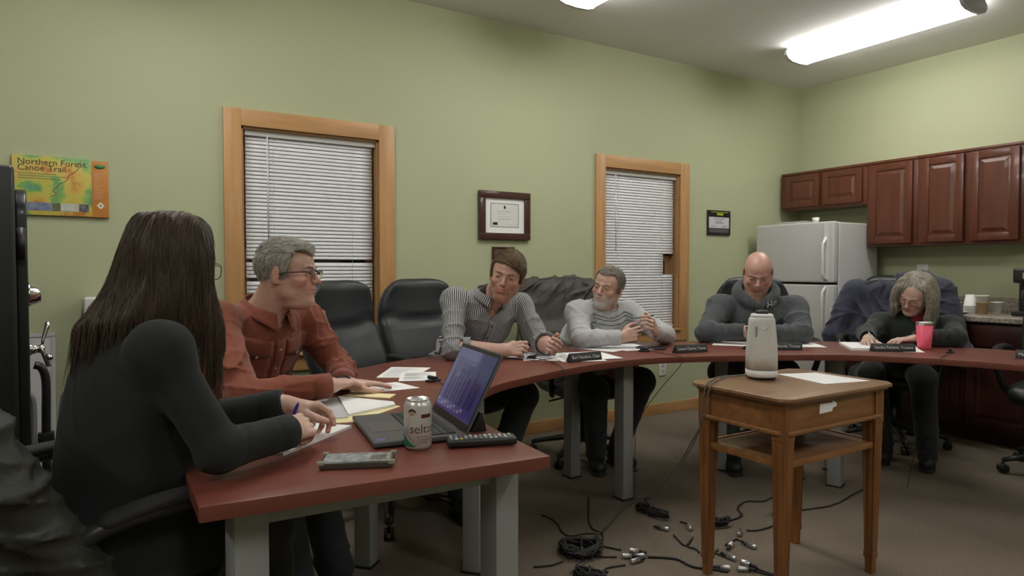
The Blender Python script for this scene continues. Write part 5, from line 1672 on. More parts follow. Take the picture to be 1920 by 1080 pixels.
sh = garment(b, 'shirt', M['rust'], pB, g=0.020, seed=4, arm=(0.060, 0.054, 0.039), amp=0.013, vopen=0.070, lam=0.062, neck_r=0.070, neckfwd=0.006, h=0.0042)
dr = Drape(sh, b)
collar(b, sh, M['rust'], r=0.070, drop=0.080, open_deg=17, back_h=0.052)
dr.patch('placket', M['rust'], sh, -0.018, 0.018, -0.38, 0.0, 4, 22, 0.002, 0.005)
for z in (-0.03, -0.10, -0.17, -0.25):
    p, n_ = dr.pt(0, z, 0.005); button(p, b.fw, M['btn'], sh)
def flap(u, v, x, z): return (x, z - (0.016 * (1 - abs(2 * u - 1)) if v < 0.01 else 0))
for s_ in (-1, 1):
    pk = dr.patch('chest_pocket', M['rust'], sh, s_ * 0.088 - 0.055, s_ * 0.088 + 0.055, -0.135, -0.012, 8, 8, 0.001, 0.003)
    dr.patch('pocket_flap', M['rust'], pk, s_ * 0.088 - 0.057, s_ * 0.088 + 0.057, -0.050, -0.004, 8, 4, 0.0045, 0.0025, shape=flap)
    p, n_ = dr.pt(s_ * 0.088, -0.054, 0.012); button(p, b.fw, M['btn'], pk)
for (E_, W_) in ((b.RE, b.RW), (b.LE, b.LW)):
    u = unit(W_ - E_)
    MB().tube([Vector(W_ - u * 0.055), Vector(W_ - u * 0.03), Vector(W_ + u * 0.002)], [0.0415, 0.0405, 0.0395], 24).build('cuff', M['rust'], sh)
trousers(b, 'trousers', M['jeans'], pB); shoes(b, M['shoe'], pB)
# wristwatch on the left wrist
u = unit(b.LW - b.LE)
wt = MB().tube([Vector(b.LW + u * 0.002), Vector(b.LW + u * 0.020)], 0.0315, 24, flat=0.9).build('watch_strap', M['black'], pB)

# ---------------------------------------------------------------- woman at the near left
SK_A = (0.52, 0.29, 0.225)
b = Body(N=(.068, 1.665, 1.035), P=(-.015, 1.665, .585), RS=(.090, 1.512, 1.003), LS=(.018, 1.812, .990), RE=(.190, 1.450, .800), LE=(.165, 1.80, .79),
         RW=(.350, 1.530, .803), LW=(.372, 1.712, .830), RK=(.33, 1.75, .52), LK=(.28, 1.92, .52), RA=(.36, 1.78, .09), LA=(.32, 1.96, .09), build=0.98, belly=0.02)
T = head_T((0.128, 1.680, 1.180), 41, -6, 0, 0.90)
hp = dict(skin=SK_A, jaw=0.88, nose=0.85, blush=0.3, hand=(0.64, 0.42, 0.34), iris=(0.06, 0.04, 0.02))
pA, tA = person('woman with long straight brown hair and black cardigan seen from behind, writing', b, hp, T, [
    dict(E=b.RE, W=b.RW, d=(.62, .76, -.06), n=(-.30, .38, -.55), side=1, curls=PEN, thumb=THPEN, h=0.0020, fr=(0.032, 0.026), s=0.96),
    dict(E=b.LE, W=b.LW, d=(.93, -.05, -.22), n=(-.05, -.45, -.85), side=-1, curls=[(28, 30, 16), (36, 40, 22), (42, 46, 26), (48, 50, 28)], h=0.0020, fr=(0.032, 0.026), s=0.94, thumb=((0.85, 0.35, 0.45), (0.95, 0.1, 0.35), (1, 0.0, 0.2)))],
    SK_A, neckr=0.050, body_h=0.008)
eyes(pA, T, hp)
glasses(pA, T, M['frame_metal'], w=0.026, hh=0.021, rim=0.0013, yo=0.004)
garment(b, 'cardigan', M['cardigan'], pA, g=0.016, seed=14, arm=(0.050, 0.046, 0.038), amp=0.006, lam=0.07, neck_r=0.060, h=0.0046, bust=0.02)
for (E_, W_) in ((b.RE, b.RW), (b.LE, b.LW)):
    u = unit(W_ - E_)
    MB().tube([Vector(W_ - u * 0.05), Vector(W_ - u * 0.045), Vector(W_ - u * 0.002), Vector(W_ + u * 0.004)], [0.0385, 0.040, 0.0395, 0.035], 24).build('cuff', M['cardigan'], pA)
trousers(b, 'trousers', M['black_cloth'], pA); shoes(b, M['shoe'], pA)
M['brown_hair'] = mat('long_brown_hair', (0.050, 0.030, 0.018), 0.42, color2=(0.115, 0.070, 0.040), nscale=5, stretch=(22, 22, 1.2), bump=0.6, bscale=40, spec=0.45, detail=6)
F = Fld((-0.22, 1.36, 0.90), (0.36, 1.98, 1.36), 0.0042)
Tm = np.array(T)
def hl(*p): return Tm[:3, :3] @ np.array(p) + Tm[:3, 3]
F.ell(hl(0, -0.018, 0.042), (0.074, 0.092, 0.078), [Tm[:3, 0] / .90, Tm[:3, 1] / .90, Tm[:3, 2] / .90], k=0.0)
gs = nz3(31, 8, 0.7, 1.4)
strand = lambda X, Y, Z, t=None: 0.0012 * gs(X * 200, Y * 200, Z * 8) + 0.0015 * gs(X * 60 + 9, Y * 60, Z * 5)
HG = [  # curtain of hair: right side front to back, then the left side
    [hl(.038, .042, .090), hl(.068, .028, .03), hl(.078, .026, -.05), hl(.100, .045, -.15), hl(.106, .055, -.235)],
    [hl(.050, .022, .098), hl(.078, .016, .03), hl(.088, .014, -.05), hl(.108, .036, -.14), hl(.112, .040, -.215)],
    [hl(.052, .000, .104), hl(.083, -.002, .03), hl(.090, -.004, -.05), hl(.096, -.006, -.11), hl(.100, -.004, -.160)],
    [hl(.045, -.040, .104), hl(.072, -.052, .03), hl(.078, -.062, -.05), hl(.080, -.070, -.10), hl(.076, -.082, -.140)],
    [hl(.018, -.078, .094), hl(.036, -.098, .02), hl(.040, -.106, -.06), hl(.036, -.122, -.110), hl(.020, -.150, -.155)],
    [hl(-.020, -.080, .094), hl(-.024, -.104, .02), hl(-.030, -.118, -.06), hl(-.046, -.142, -.120), hl(-.075, -.178, -.165), hl(-.088, -.200, -.185)],
    [hl(-.050, -.048, .096), hl(-.068, -.070, .02), hl(-.076, -.092, -.06), hl(-.092, -.124, -.13), hl(-.118, -.150, -.175)],
    [hl(-.056, .005, .096), hl(-.082, -.010, .02), hl(-.088, -.018, -.07), hl(-.096, -.030, -.15), hl(-.10, -.03, -.21)],
    [hl(-.048, .050, .085), hl(-.076, .050, .02), hl(-.084, .048, -.06), hl(-.088, .046, -.15), hl(-.086, .05, -.22)]]
GS = [[np.array(v) for v in spline(gd, 4)] for gd in HG]
for ga, gb in zip(GS[:-1], GS[1:]):
    for t_ in (0.0, 0.33, 0.67):
        L_ = min(len(ga), len(gb))
        for i in range(L_ - 1):
            f = i / L_
            F.cap(ga[i] * (1 - t_) + gb[i] * t_, ga[i + 1] * (1 - t_) + gb[i + 1] * t_, 0.016 - 0.010 * f, 0.016 - 0.010 * (i + 1) / L_, k=0.016)
F.disp(strand, 0.02)
P, Q = F.mesh()
hr = np_mesh('hair', P, Q, [M['brown_hair']], pA)
cH = hl(0, -0.02, 0)
comb(hr, hr, T, M['strand'], lambda q: (0.5 * q.x / 0.1 if q.z > 0.085 else 0.0, (-0.6 if q.y < 0 else 0.2) if q.z > 0.085 else 0.0, -1.0), n=4200, length=0.11, r=0.0011, lift=0.003, seed=6, seg=9, loose=True,
     cols=((0.085, 0.052, 0.030), (0.028, 0.017, 0.010)), jit=0.07)

# ---------------------------------------------------------------- man in the striped shirt
SK_C = (0.53, 0.315, 0.245)
b = Body(N=(1.665, 2.935, 1.030), P=(1.60, 3.22, .585), RS=(1.482, 2.965, 1.012), LS=(1.855, 2.935, .975), RE=(1.395, 2.80, .79), LE=(1.865, 2.745, .80),
         RW=(1.60, 2.68, .785), LW=(1.79, 2.56, .805), RK=(1.45, 2.83, .53), LK=(1.79, 2.80, .53), RA=(1.42, 2.78, .09), LA=(1.56, 2.74, .09), build=1.04, belly=0.01)
T = head_T((1.687, 2.792, 1.136), 232, -4, 13, 1.03)
hp = dict(skin=SK_C, h=0.0022, jaw=1.0, fat=0.004, nose=1.0, blush=0.5, iris=(0.05, 0.05, 0.04), gaze=(0.1, 1, -0.02), beard=(0.25, 0.115, 0.060), beard_w=0.62, eye=0.85, beard_top=-0.047, beard_side=-1.4, beard_y=0.0, hand=(0.58, 0.37, 0.30))
arR = dict(E=b.RE, W=b.RW, d=(.84, -.42, .10), n=(.45, .72, -.35), side=1, curls=PEN, thumb=THPEN, h=0.0025, fr=(0.046, 0.031))
pC, tC = person('man in a black and white striped shirt with light brown hair, head tilted', b, hp, T, [arR,
    dict(E=b.LE, W=b.LW, d=(-.20, -.85, -.02), n=(-.75, .15, .45), side=-1, curls=[(40, 50, 25), (44, 52, 30), (48, 56, 30), (50, 56, 30)], h=0.0025, fr=(0.046, 0.031))],
    SK_C, neckr=0.060)
eyes(pC, T, hp)
M['sandy_hair'] = hairmat('light_brown_hair', (0.135, 0.085, 0.050), (0.060, 0.038, 0.024))
hb = short_hair(pC, T, M['sandy_hair'], thick=0.011, asym=0.22, hairline=0.064, side=-0.020, back=-0.06, temple=0.030, amp=0.0012, top=0.003, seed=21, strand=(90, 50, 60), recede=-0.006)
comb(hb, hb, T, M['strand'], lambda q: (-0.75 if q.z > 0.06 else 0.0, 0.75 if q.z > 0.06 else 0.15, -0.3 if q.z > 0.06 else -1.0), n=2600, length=0.045, r=0.0012, lift=0.005, seed=3, cols=((0.24, 0.155, 0.085), (0.085, 0.052, 0.030)), jit=0.16)
brows(pC, T, mat('brown_brow_hair', (0.24, 0.145, 0.095), 0.8), 0.0024)
sh = garment(b, 'shirt', M['stripe'], pC, g=0.018, seed=24, sl=(0.34, 0.45), arm=(0.058, 0.053, 0.040), amp=0.012, vopen=0.060, lam=0.06, neck_r=0.070, attr=stripe_attr(b), h=0.0046, neckfwd=0.008)
dr = Drape(sh, b)
co = collar(b, sh, M['stripe'], r=0.068, drop=0.078, open_deg=19, back_h=0.050)
a = co.data.attributes.new('stripe', 'FLOAT', 'POINT')
for i, v in enumerate(co.data.vertices): a.data[i].value = math.atan2((np.array(v.co) - b.N) @ b.rt, (np.array(v.co) - b.N) @ b.fw) * 0.08
pl = dr.patch('placket', M['stripe'], sh, -0.016, 0.016, -0.36, -0.03, 4, 20, 0.002, 0.004)
a = pl.data.attributes.new('stripe', 'FLOAT', 'POINT')
for i, v in enumerate(pl.data.vertices): a.data[i].value = (np.array(v.co) - b.P) @ b.rt
for z in (-0.05, -0.12, -0.19, -0.26):
    p, n_ = dr.pt(0, z, 0.005); button(p, b.fw, M['btn_dark'], sh, 0.0055)
for s_ in (-1, 1):
    p, n_ = dr.pt(s_ * 0.055, -0.075, 0.010); button(p, b.fw, M['btn_dark'], co, 0.004)
# undershirt in the open neck
F = Fld(b.N - 0.16, b.N + 0.14, 0.005)
F.ell(b.N - b.up * 0.055 + b.fw * 0.012, (0.075, 0.068, 0.070), b.B, k=0)
F.cap(b.N - b.up * 0.02 + b.fw * 0.01, b.N + b.up * 0.015 + b.fw * 0.012, 0.066, 0.0635, k=0.01)
P, Q = F.mesh(); np_mesh('undershirt', P, Q, [M['dark_tee']], pC)
trousers(b, 'trousers', M['black_cloth'], pC); shoes(b, M['shoe'], pC)

# ---------------------------------------------------------------- older man in the grey sweatshirt
SK_D = (0.52, 0.315, 0.24)
b = Body(N=(2.470, 3.00, .950), P=(2.50, 3.28, .56), RS=(2.292, 3.005, .918), LS=(2.645, 2.975, .910), RE=(2.205, 2.86, .79), LE=(2.735, 2.765, .795),
         RW=(2.375, 2.735, .80), LW=(2.535, 2.635, .828), RK=(2.30, 2.86, .50), LK=(2.60, 2.81, .53), RA=(2.44, 3.02, .09), LA=(2.60, 3.02, .09), build=1.06, belly=0.03)
T = head_T((2.450, 2.935, 1.063), 206, 2, 11, 1.0)
hp = dict(skin=SK_D, h=0.0022, jaw=1.0, fat=0.004, nose=1.15, blush=0.55, iris=(0.04, 0.04, 0.03), gaze=(0.25, 1, 0.0), beard=(0.47, 0.43, 0.39), beard_w=0.95, beard_top=-0.040, goatee=0, beard_side=1.2, beard_y=0.025, mouth=0.8, wrinkle=1, eye=0.8, hand=(0.56, 0.35, 0.28))
pD, tD = person('older man in a light grey sweatshirt with grey beard, hands together on the table', b, hp, T, [
    dict(E=b.RE, W=b.RW, d=(.74, -.50, .22), n=(.45, .60, -.10), side=1, curls=[(40, 55, 30), (45, 58, 30), (50, 60, 30), (55, 60, 30)], h=0.0025, fr=(0.037, 0.030)),
    dict(E=b.LE, W=b.LW, d=(-.55, -.35, .45), n=(-.40, .75, -.05), side=-1, curls=[(40, 50, 25), (48, 55, 30), (54, 58, 30), (58, 60, 30)], h=0.0025, fr=(0.037, 0.030))],
    SK_D, neckr=0.064)
eyes(pD, T, hp)
M['grey_brown'] = hairmat('greying_brown_hair', (0.23, 0.20, 0.165), (0.10, 0.085, 0.07))
hb = short_hair(pD, T, M['grey_brown'], thick=0.009, hairline=0.076, side=-0.032, back=-0.078, temple=0.026, amp=0.001, seed=33, strand=(60, 80, 80), recede=0.014)
comb(hb, hb, T, M['strand'], lambda q: (-0.8 if q.z > 0.075 else 0.0, -0.5, 0.2 if q.z > 0.075 else -0.7), n=2000, length=0.045, r=0.0012, lift=0.004, seed=4, cols=((0.42, 0.39, 0.34), (0.15, 0.12, 0.095)), jit=0.14)
brows(pD, T, mat('grey_brown_brow_hair', (0.24, 0.18, 0.14), 0.8), 0.0028)
def collar_roll(F, b):
    pass
sh = garment(b, 'sweatshirt', M['grey_sweat'], pD, g=0.026, seed=34, arm=(0.064, 0.058, 0.040), amp=0.012, lam=0.07, neck_r=0.073, neckfwd=0.010, h=0.0046)
dr = Drape(sh, b)
rg = MB()
ring = []
for k in range(33):
    a = 2 * PI * k / 32
    ring.append(Vector(b.N + b.rt * math.sin(a) * 0.071 + b.nfw * (0.010 + math.cos(a) * 0.070) + b.nup * (0.010 - 0.016 * max(0, math.cos(a)) + 0.010 * max(0, -math.cos(a)))))
rg.tube(ring, 0.0095, 8, flat=1.3); rg.build('neck_rib', M['grey_sweat'], sh)
for z0, w_ in ((0.040, 0.004), (0.028, 0.004), (0.008, 0.005)):
    dr.patch('chest_stripe', M['grey_band'], sh, -0.15, 0.15, z0, z0 + w_, 24, 1, 0.0008, 0.0006)
for (E_, W_) in ((b.RE, b.RW), (b.LE, b.LW)):
    u = unit(W_ - E_)
    MB().tube([Vector(W_ - u * 0.05), Vector(W_ - u * 0.045), Vector(W_ - u * 0.005), Vector(W_ + u * 0.002)], [0.042, 0.044, 0.0425, 0.040], 24).build('cuff', M['grey_sweat'], sh)
trousers(b, 'jeans', M['jeans'], pD); shoes(b, M['shoe'], pD, [(-.5, -.8, 0), (-.1, -1, 0)])

# ---------------------------------------------------------------- man in the hoodie
SK_E = (0.56, 0.325, 0.265)
b = Body(N=(3.400, 2.665, 1.000), P=(3.58, 2.83, .575), RS=(3.225, 2.790, .935), LS=(3.555, 2.505, .930), RE=(3.005, 2.700, .80), LE=(3.425, 2.365, .80),
         RW=(3.095, 2.500, .815), LW=(3.215, 2.405, .810), RK=(3.10, 2.66, .56), LK=(3.40, 2.45, .56), RA=(3.12, 2.60, .09), LA=(3.36, 2.38, .09), build=1.16, belly=0.04)
T = head_T((3.372, 2.628, 1.148), 219, -27, 2, 1.04)
hp = dict(skin=SK_E, h=0.0022, jaw=1.08, fat=0.008, nose=1.05, blush=0.7, eye=0.45, gaze=(0, 1, -0.6), beard=(0.25, 0.13, 0.07), beard_w=0.55, beard_top=-0.048, goatee=1, hand=(0.60, 0.39, 0.32))
pE, tE = person('bald man in a charcoal grey hoodie looking down at his hands', b, hp, T, [
    dict(E=b.RE, W=b.RW, d=(.72, -.58, .06), n=(.45, .50, -.35), side=1, curls=[(42, 55, 30), (46, 58, 30), (50, 60, 30), (52, 60, 30)], h=0.0025, fr=(0.038, 0.032)),
    dict(E=b.LE, W=b.LW, d=(-.62, .60, .04), n=(.45, .45, -.35), side=-1, curls=[(42, 55, 30), (46, 58, 30), (50, 60, 30), (52, 60, 30)], h=0.0025, fr=(0.038, 0.032))],
    SK_E, neckr=0.068)
eyes(pE, T, hp)
brows(pE, T, mat('faint_brow_hair', (0.25, 0.13, 0.09), 0.8), 0.0024)
def hood(F, b):
    n = 26; pr = None
    for k in range(n + 1):
        a = math.radians(-158 + 316 * k / n)
        fr_ = abs(a) / PI
        q = b.N + b.rt * math.sin(a) * (0.098 + 0.010 * math.cos(a)) - b.nfw * math.cos(a) * (0.100) + b.nfw * 0.012 + b.nup * (0.055 - 0.095 * fr_ ** 2.0)
        r_ = 0.040 - 0.012 * fr_ ** 2
        if pr is not None: F.cap(pr[0], q, pr[1], r_, k=0.018)
        pr = (q, r_)
    F.ell(b.N - b.fw * 0.13 - b.up * 0.05, (0.11, 0.06, 0.10), b.B, k=0.03)
sh = garment(b, 'hoodie', M['hoodie'], pE, g=0.026, seed=44, arm=(0.067, 0.062, 0.044), amp=0.012, lam=0.075, neck_r=0.076, neckfwd=0.014, extra=hood, h=0.0050)
dr = Drape(sh, b)
for s_ in (-1, 1):
    pts = []
    for k in range(9):
        p, n_ = dr.pt(s_ * (0.018 + 0.004 * k / 8), 0.085 - 0.012 * k, 0.006); pts.append(p)
    MB().tube(pts, 0.0035, 8).build('drawstring', mat('drawstring_cord', (0.10, 0.105, 0.11), 0.9), sh)
MB().tube([Vector(b.RW - unit(b.RW - b.RE) * 0.055), Vector(b.RW - unit(b.RW - b.RE) * 0.05), Vector(b.RW + unit(b.RW - b.RE) * 0.002)], [0.046, 0.048, 0.044], 24).build('cuff', M['hoodie'], sh)
MB().tube([Vector(b.LW - unit(b.LW - b.LE) * 0.055), Vector(b.LW - unit(b.LW - b.LE) * 0.05), Vector(b.LW + unit(b.LW - b.LE) * 0.002)], [0.046, 0.048, 0.044], 24).build('cuff', M['hoodie'], sh)
# chest lettering, mostly hidden by the camera tower
tm = text_mesh('chest_lettering', 'Ho', 0.050, mat('white_print', (0.62, 0.62, 0.66), 0.6), sh, align='CENTER')
mid = Vector(b.sh)
for v in tm.data.vertices:
    p, n_ = dr.pt(-(v.co.x) - 0.072, 0.080 + v.co.y, 0.003 + (0.001 if v.co.z > 0 else 0)); v.co = p
trousers(b, 'trousers', M['camo'], pE, g=0.020); shoes(b, M['shoe'], pE)

# ---------------------------------------------------------------- woman writing, grey bob
SK_F = (0.60, 0.385, 0.315)
b = Body(N=(4.120, 2.085, .868), P=(4.42, 2.36, .575), RS=(4.030, 2.245, .838), LS=(4.195, 1.925, .832), RE=(3.815, 2.215, .79), LE=(4.02, 1.815, .79),
         RW=(3.635, 2.095, .785), LW=(3.845, 1.945, .785), RK=(4.03, 2.30, .52), LK=(4.12, 2.04, .52), RA=(4.08, 2.24, .09), LA=(4.15, 2.02, .09), build=1.0, belly=0.03)
T = head_T((4.028, 2.045, 1.022), 180, -27, 17, 0.95)
hp = dict(skin=SK_F, h=0.0022, jaw=0.93, fat=0.005, nose=0.9, blush=0.45, eye=0.5, gaze=(0, 1, -0.6), lip=(0.36, 0.12, 0.11), hand=(0.64, 0.43, 0.36))
pF, tF = person('woman with a grey bob and thin glasses in a dark cardigan over red, writing', b, hp, T, [
    dict(E=b.RE, W=b.RW, d=(-.80, -.35, -.12), n=(-.05, -.45, -.75), side=1, curls=PEN, thumb=THPEN, h=0.0025, fr=(0.032, 0.025), s=0.92),
    dict(E=b.LE, W=b.LW, d=(-.72, .62, -.10), n=(0, 0, -1), side=-1, curls=RELAX, h=0.0025, fr=(0.032, 0.025), s=0.92)],
    SK_F, neckr=0.050)
eyes(pF, T, hp)
glasses(pF, T, M['frame_metal'], w=0.025, hh=0.018, rim=0.0014)
brows(pF, T, mat('light_brow_hair', (0.30, 0.24, 0.20), 0.8), 0.0022)
garment(b, 'cardigan', M['green_knit'], pF, g=0.026, seed=54, arm=(0.056, 0.052, 0.042), amp=0.008, lam=0.07, neck_r=0.064, h=0.0048, bust=0.015)
# red top with a high neck, filling the open front
F = Fld(b.sh - 0.34, b.sh + 0.22, 0.0055)
F.cap(b.N - b.up * 0.04 + b.fw * 0.005, b.N + b.up * 0.035 + b.fw * 0.012, 0.064, 0.056, k=0.0)
F.ell(b.sh - b.up * 0.12 + b.fw * 0.052, (0.075, 0.098, 0.165), b.B, k=0.02)
P, Q = F.mesh(); np_mesh('red_turtleneck', P, Q, [M['red_top']], pF)
u = unit(b.LW - b.LE)
MB().tube([Vector(b.LW - u * 0.11), Vector(b.LW - u * 0.10), Vector(b.LW + u * 0.004)], [0.044, 0.0475, 0.042], 24).build('patterned_cuff', M['maroon'], pF)
trousers(b, 'trousers', M['black_cloth'], pF); shoes(b, M['shoe'], pF)
M['grey_bob'] = mat('grey_blonde_hair', (0.38, 0.345, 0.28), 0.45, color2=(0.14, 0.125, 0.10), nscale=5, stretch=(24, 24, 1.6), bump=0.6, bscale=40, spec=0.4, detail=6)
Tm = np.array(T)
F = Fld(np.array(T.translation) - 0.20, np.array(T.translation) + 0.20, 0.0040)
Rr = Tm[:3, :3] / 0.95
F.ell(hl(0, -0.022, 0.042), (0.080, 0.095, 0.082), [Rr[:, 0], Rr[:, 1], Rr[:, 2]], k=0.0)
HG = []
for (x0, y0, pts) in ((0, 0, [(.052, .064, .080), (.084, .062, .030), (.090, .066, -.030), (.078, .082, -.075)]),
                      (0, 0, [(.058, .030, .100), (.096, .026, .030), (.106, .026, -.040), (.098, .040, -.100)]),
                      (0, 0, [(.055, -.02, .108), (.098, -.026, .030), (.106, -.030, -.040), (.100, -.020, -.105)]),
                      (0, 0, [(.035, -.075, .100), (.064, -.095, .020), (.072, -.100, -.050), (.068, -.090, -.105)]),
                      (0, 0, [(-.010, -.09, .098), (-.010, -.118, .020), (-.010, -.118, -.050), (-.008, -.104, -.125)]),
                      (0, 0, [(-.048, -.06, .100), (-.080, -.080, .020), (-.088, -.080, -.060), (-.086, -.066, -.135)]),
                      (0, 0, [(-.060, .000, .104), (-.102, -.006, .030), (-.110, .000, -.050), (-.108, .014, -.140)]),
                      (0, 0, [(-.055, .055, .088), (-.094, .056, .030), (-.104, .060, -.045), (-.098, .074, -.125)])):
    HG.append([hl(*p) for p in pts])
GS = [[np.array(v) for v in spline(gd, 3)] for gd in HG]
for ga, gb in zip(GS[:-1], GS[1:]):
    for t_ in (0.0, 0.33, 0.67):
        for i in range(len(ga) - 1):
            F.cap(ga[i] * (1 - t_) + gb[i] * t_, ga[i + 1] * (1 - t_) + gb[i + 1] * t_, 0.017, 0.015, k=0.014)
# keep the face clear
F.ell(hl(0, 0.095, -0.020), (0.066, 0.060, 0.078), [Rr[:, 0], Rr[:, 1], Rr[:, 2]], k=0.012, mode='s')
F.disp(strand, 0.02)
P, Q = F.mesh(); hr = np_mesh('hair', P, Q, [M['grey_bob']], pF)
comb(hr, hr, T, M['strand'], lambda q: (0.9 * q.x / 0.1 if q.z > 0.085 else 0.1 * q.x / 0.1, (-0.4 if q.y < 0 else 0.1) if q.z > 0.085 else 0.0, -1.0 if q.z < 0.085 else -0.4), n=3400, length=0.07, r=0.0011, lift=0.0015, seed=7, seg=8, loose=True,
     cols=((0.62, 0.58, 0.49), (0.26, 0.235, 0.19)), jit=0.05)
# ================================================================ things on the table
ZT = TT
def area_clean(P):
    a = sum(P[i][0] * P[(i + 1) % len(P)][1] - P[(i + 1) % len(P)][0] * P[i][1] for i in range(len(P)))
    return P if a > 0 else P[::-1]
def sheet_on(name, label, cat, P, z, m, g=None, th=0.0012, lines=0, frac=0.8, curl=0.0, seed=0, lm=None, blk=1):
    P = area_clean(P); cx = sum(p[0] for p in P) / len(P); cy = sum(p[1] for p in P) / len(P)
    L = [(p[0] - cx, p[1] - cy) for p in P]
    mb = MB()
    if len(L) == 4:
        n = 8; vs = []; fs = []
        for top in (1, 0):
            for j in range(n + 1):
                for i in range(n + 1):
                    u, v = i / n, j / n
                    x = (L[0][0] * (1 - u) + L[1][0] * u) * (1 - v) + (L[3][0] * (1 - u) + L[2][0] * u) * v
                    y = (L[0][1] * (1 - u) + L[1][1] * u) * (1 - v) + (L[3][1] * (1 - u) + L[2][1] * u) * v
                    c = curl * max(0, u + v - 1.2) ** 2 + curl * 0.15 * abs(math.sin(u * 5 + seed)) * v
                    vs.append((x, y, (th if top else 0) + c))
        N = n + 1
        for j in range(n):
            for i in range(n):
                a = j * N + i; fs.append((a, a + 1, a + N + 1, a + N)); b_ = a + N * N; fs.append((b_, b_ + N, b_ + N + 1, b_ + 1))
        ring = [i for i in range(n)] + [n + j * N for j in range(n)] + [n * N + n - i for i in range(n)] + [(n - j) * N for j in range(n)]
        for k in range(len(ring)): a, c = ring[k], ring[(k + 1) % len(ring)]; fs.append((a, a + N * N, c + N * N, c))
        mb.raw(vs, fs)
    else: mb.prism(L, 0, th)
    o = mb.build(name, m, None, (cx, cy, z)); tag(o, label, cat, g)
    if lines and len(L) == 4 and curl == 0:
        r = random.Random(seed); k = MB()
        for i in range(lines):
            v = 0.1 + 0.8 * i / lines
            if r.random() < 0.12: continue
            u1 = 0.12; u2 = 0.12 + 0.74 * r.uniform(0.45, 1.0)
            q = []
            for (u, vv) in ((u1, v), (u2, v), (u2, v + 0.28 / lines), (u1, v + 0.28 / lines)):
                q.append(((L[0][0] * (1 - u) + L[1][0] * u) * (1 - vv) + (L[3][0] * (1 - u) + L[2][0] * u) * vv,
                          (L[0][1] * (1 - u) + L[1][1] * u) * (1 - vv) + (L[3][1] * (1 - u) + L[2][1] * u) * vv, th + 0.0002))
            k.raw(q, [(0, 1, 2, 3)])
        k.build('printed_lines', lm or M['print_pale'], o)
    return o
M['print_pale'] = mat('pale_printed_ink', (0.50, 0.50, 0.54), 0.8)
def letter(cx, cy, deg, w=0.216, h=0.279):
    a = math.radians(deg); c, s = math.cos(a), math.sin(a)
    return [(cx + c * x - s * y, cy + s * x + c * y) for x, y in ((-w / 2, -h / 2), (w / 2, -h / 2), (w / 2, h / 2), (-w / 2, h / 2))]

sheet_on('paper_sheet', 'printed sheet farthest from the laptop, beyond the rust-shirted man\'s hands', 'paper', [(0.905, 2.50), (1.03, 2.42), (1.20, 2.63), (1.06, 2.735)], ZT, M['paper'], lines=26, seed=1)
sheet_on('paper_sheet', 'printed sheet partly over the farthest sheet, beside the laptop screen', 'paper', [(0.945, 2.365), (1.075, 2.305), (1.165, 2.50), (1.035, 2.56)], ZT + 0.0015, M['paper'], lines=26, seed=2, lm=M['print'])
sheet_on('paper_sheet', 'white sheet under the rust-shirted man\'s left fingertips', 'paper', [(0.685, 2.34), (0.705, 2.20), (0.96, 2.20), (0.935, 2.36)], ZT, M['paper'], lines=10, seed=3)
sheet_on('note_pad', 'yellow note sheets between the white sheet and the open folder', 'paper', [(0.672, 2.19), (0.795, 2.070), (0.838, 2.122), (0.715, 2.235)], ZT, M['manila'], th=0.003)
sheet_on('folder', 'yellow folder edge sticking out under the white pages near the laptop', 'folder', [(0.505, 1.825), (0.585, 1.797), (0.778, 1.93), (0.665, 2.17)], ZT, M['manila'], th=0.002)
sheet_on('paper_sheet', 'grey sheet on the left half of the open folder beside the writing hands', 'paper', [(0.500, 1.862), (0.588, 1.858), (0.650, 2.168), (0.576, 2.155)], ZT + 0.0025, M['paper_grey'], th=0.002)
sheet_on('paper_stack', 'stack of white pages on the open folder left of the laptop', 'paper', [(0.593, 1.872), (0.762, 1.935), (0.772, 1.975), (0.650, 2.160)], ZT + 0.0025, M['paper'], th=0.007)
sheet_on('writing_pad', 'white writing pad under the long-haired woman\'s writing hand', 'pad', [(0.312, 1.595), (0.340, 1.558), (0.560, 1.742), (0.475, 1.830)], ZT, M['paper'], th=0.007)
# striped man's papers
sheet_on('paper_sheet', 'white sheet under the striped-shirt man\'s left fist', 'paper', letter(1.835, 2.66, -35), ZT, M['paper'], lines=24, seed=5)
sheet_on('paper_sheet', 'white sheet behind the first black name plate', 'paper', letter(1.94, 2.55, -22), ZT + 0.0015, M['paper'], lines=24, seed=6, lm=M['print'])
sheet_on('paper_sheet', 'white sheet with a red-marked edge right of the first name plate', 'paper', letter(2.035, 2.565, -14), ZT + 0.003, M['paper'], lines=24, seed=7)
sheet_on('paper_sheet', 'sheet under the pen hand of the striped-shirt man', 'paper', letter(1.76, 2.72, 20), ZT + 0.0045, M['paper_blue'], lines=20, seed=8)
# older man's papers
sheet_on('paper_sheet', 'white sheet under the older man\'s right forearm', 'paper', letter(2.295, 2.80, 18), ZT, M['paper'], lines=20, seed=9)
sheet_on('paper_sheet', 'white sheet between the older man\'s forearm and his phone', 'paper', letter(2.445, 2.74, -10), ZT + 0.0015, M['paper'], lines=20, seed=10)
# hoodie man's papers
sheet_on('paper_sheet', 'white sheet left of the camera tower in front of the hoodie man', 'paper', letter(3.095, 2.535, 35), ZT, M['paper'], lines=0)
sheet_on('paper_sheet', 'white sheet right of the camera tower in front of the hoodie man', 'paper', letter(3.335, 2.345, 52), ZT, M['paper'], lines=0)
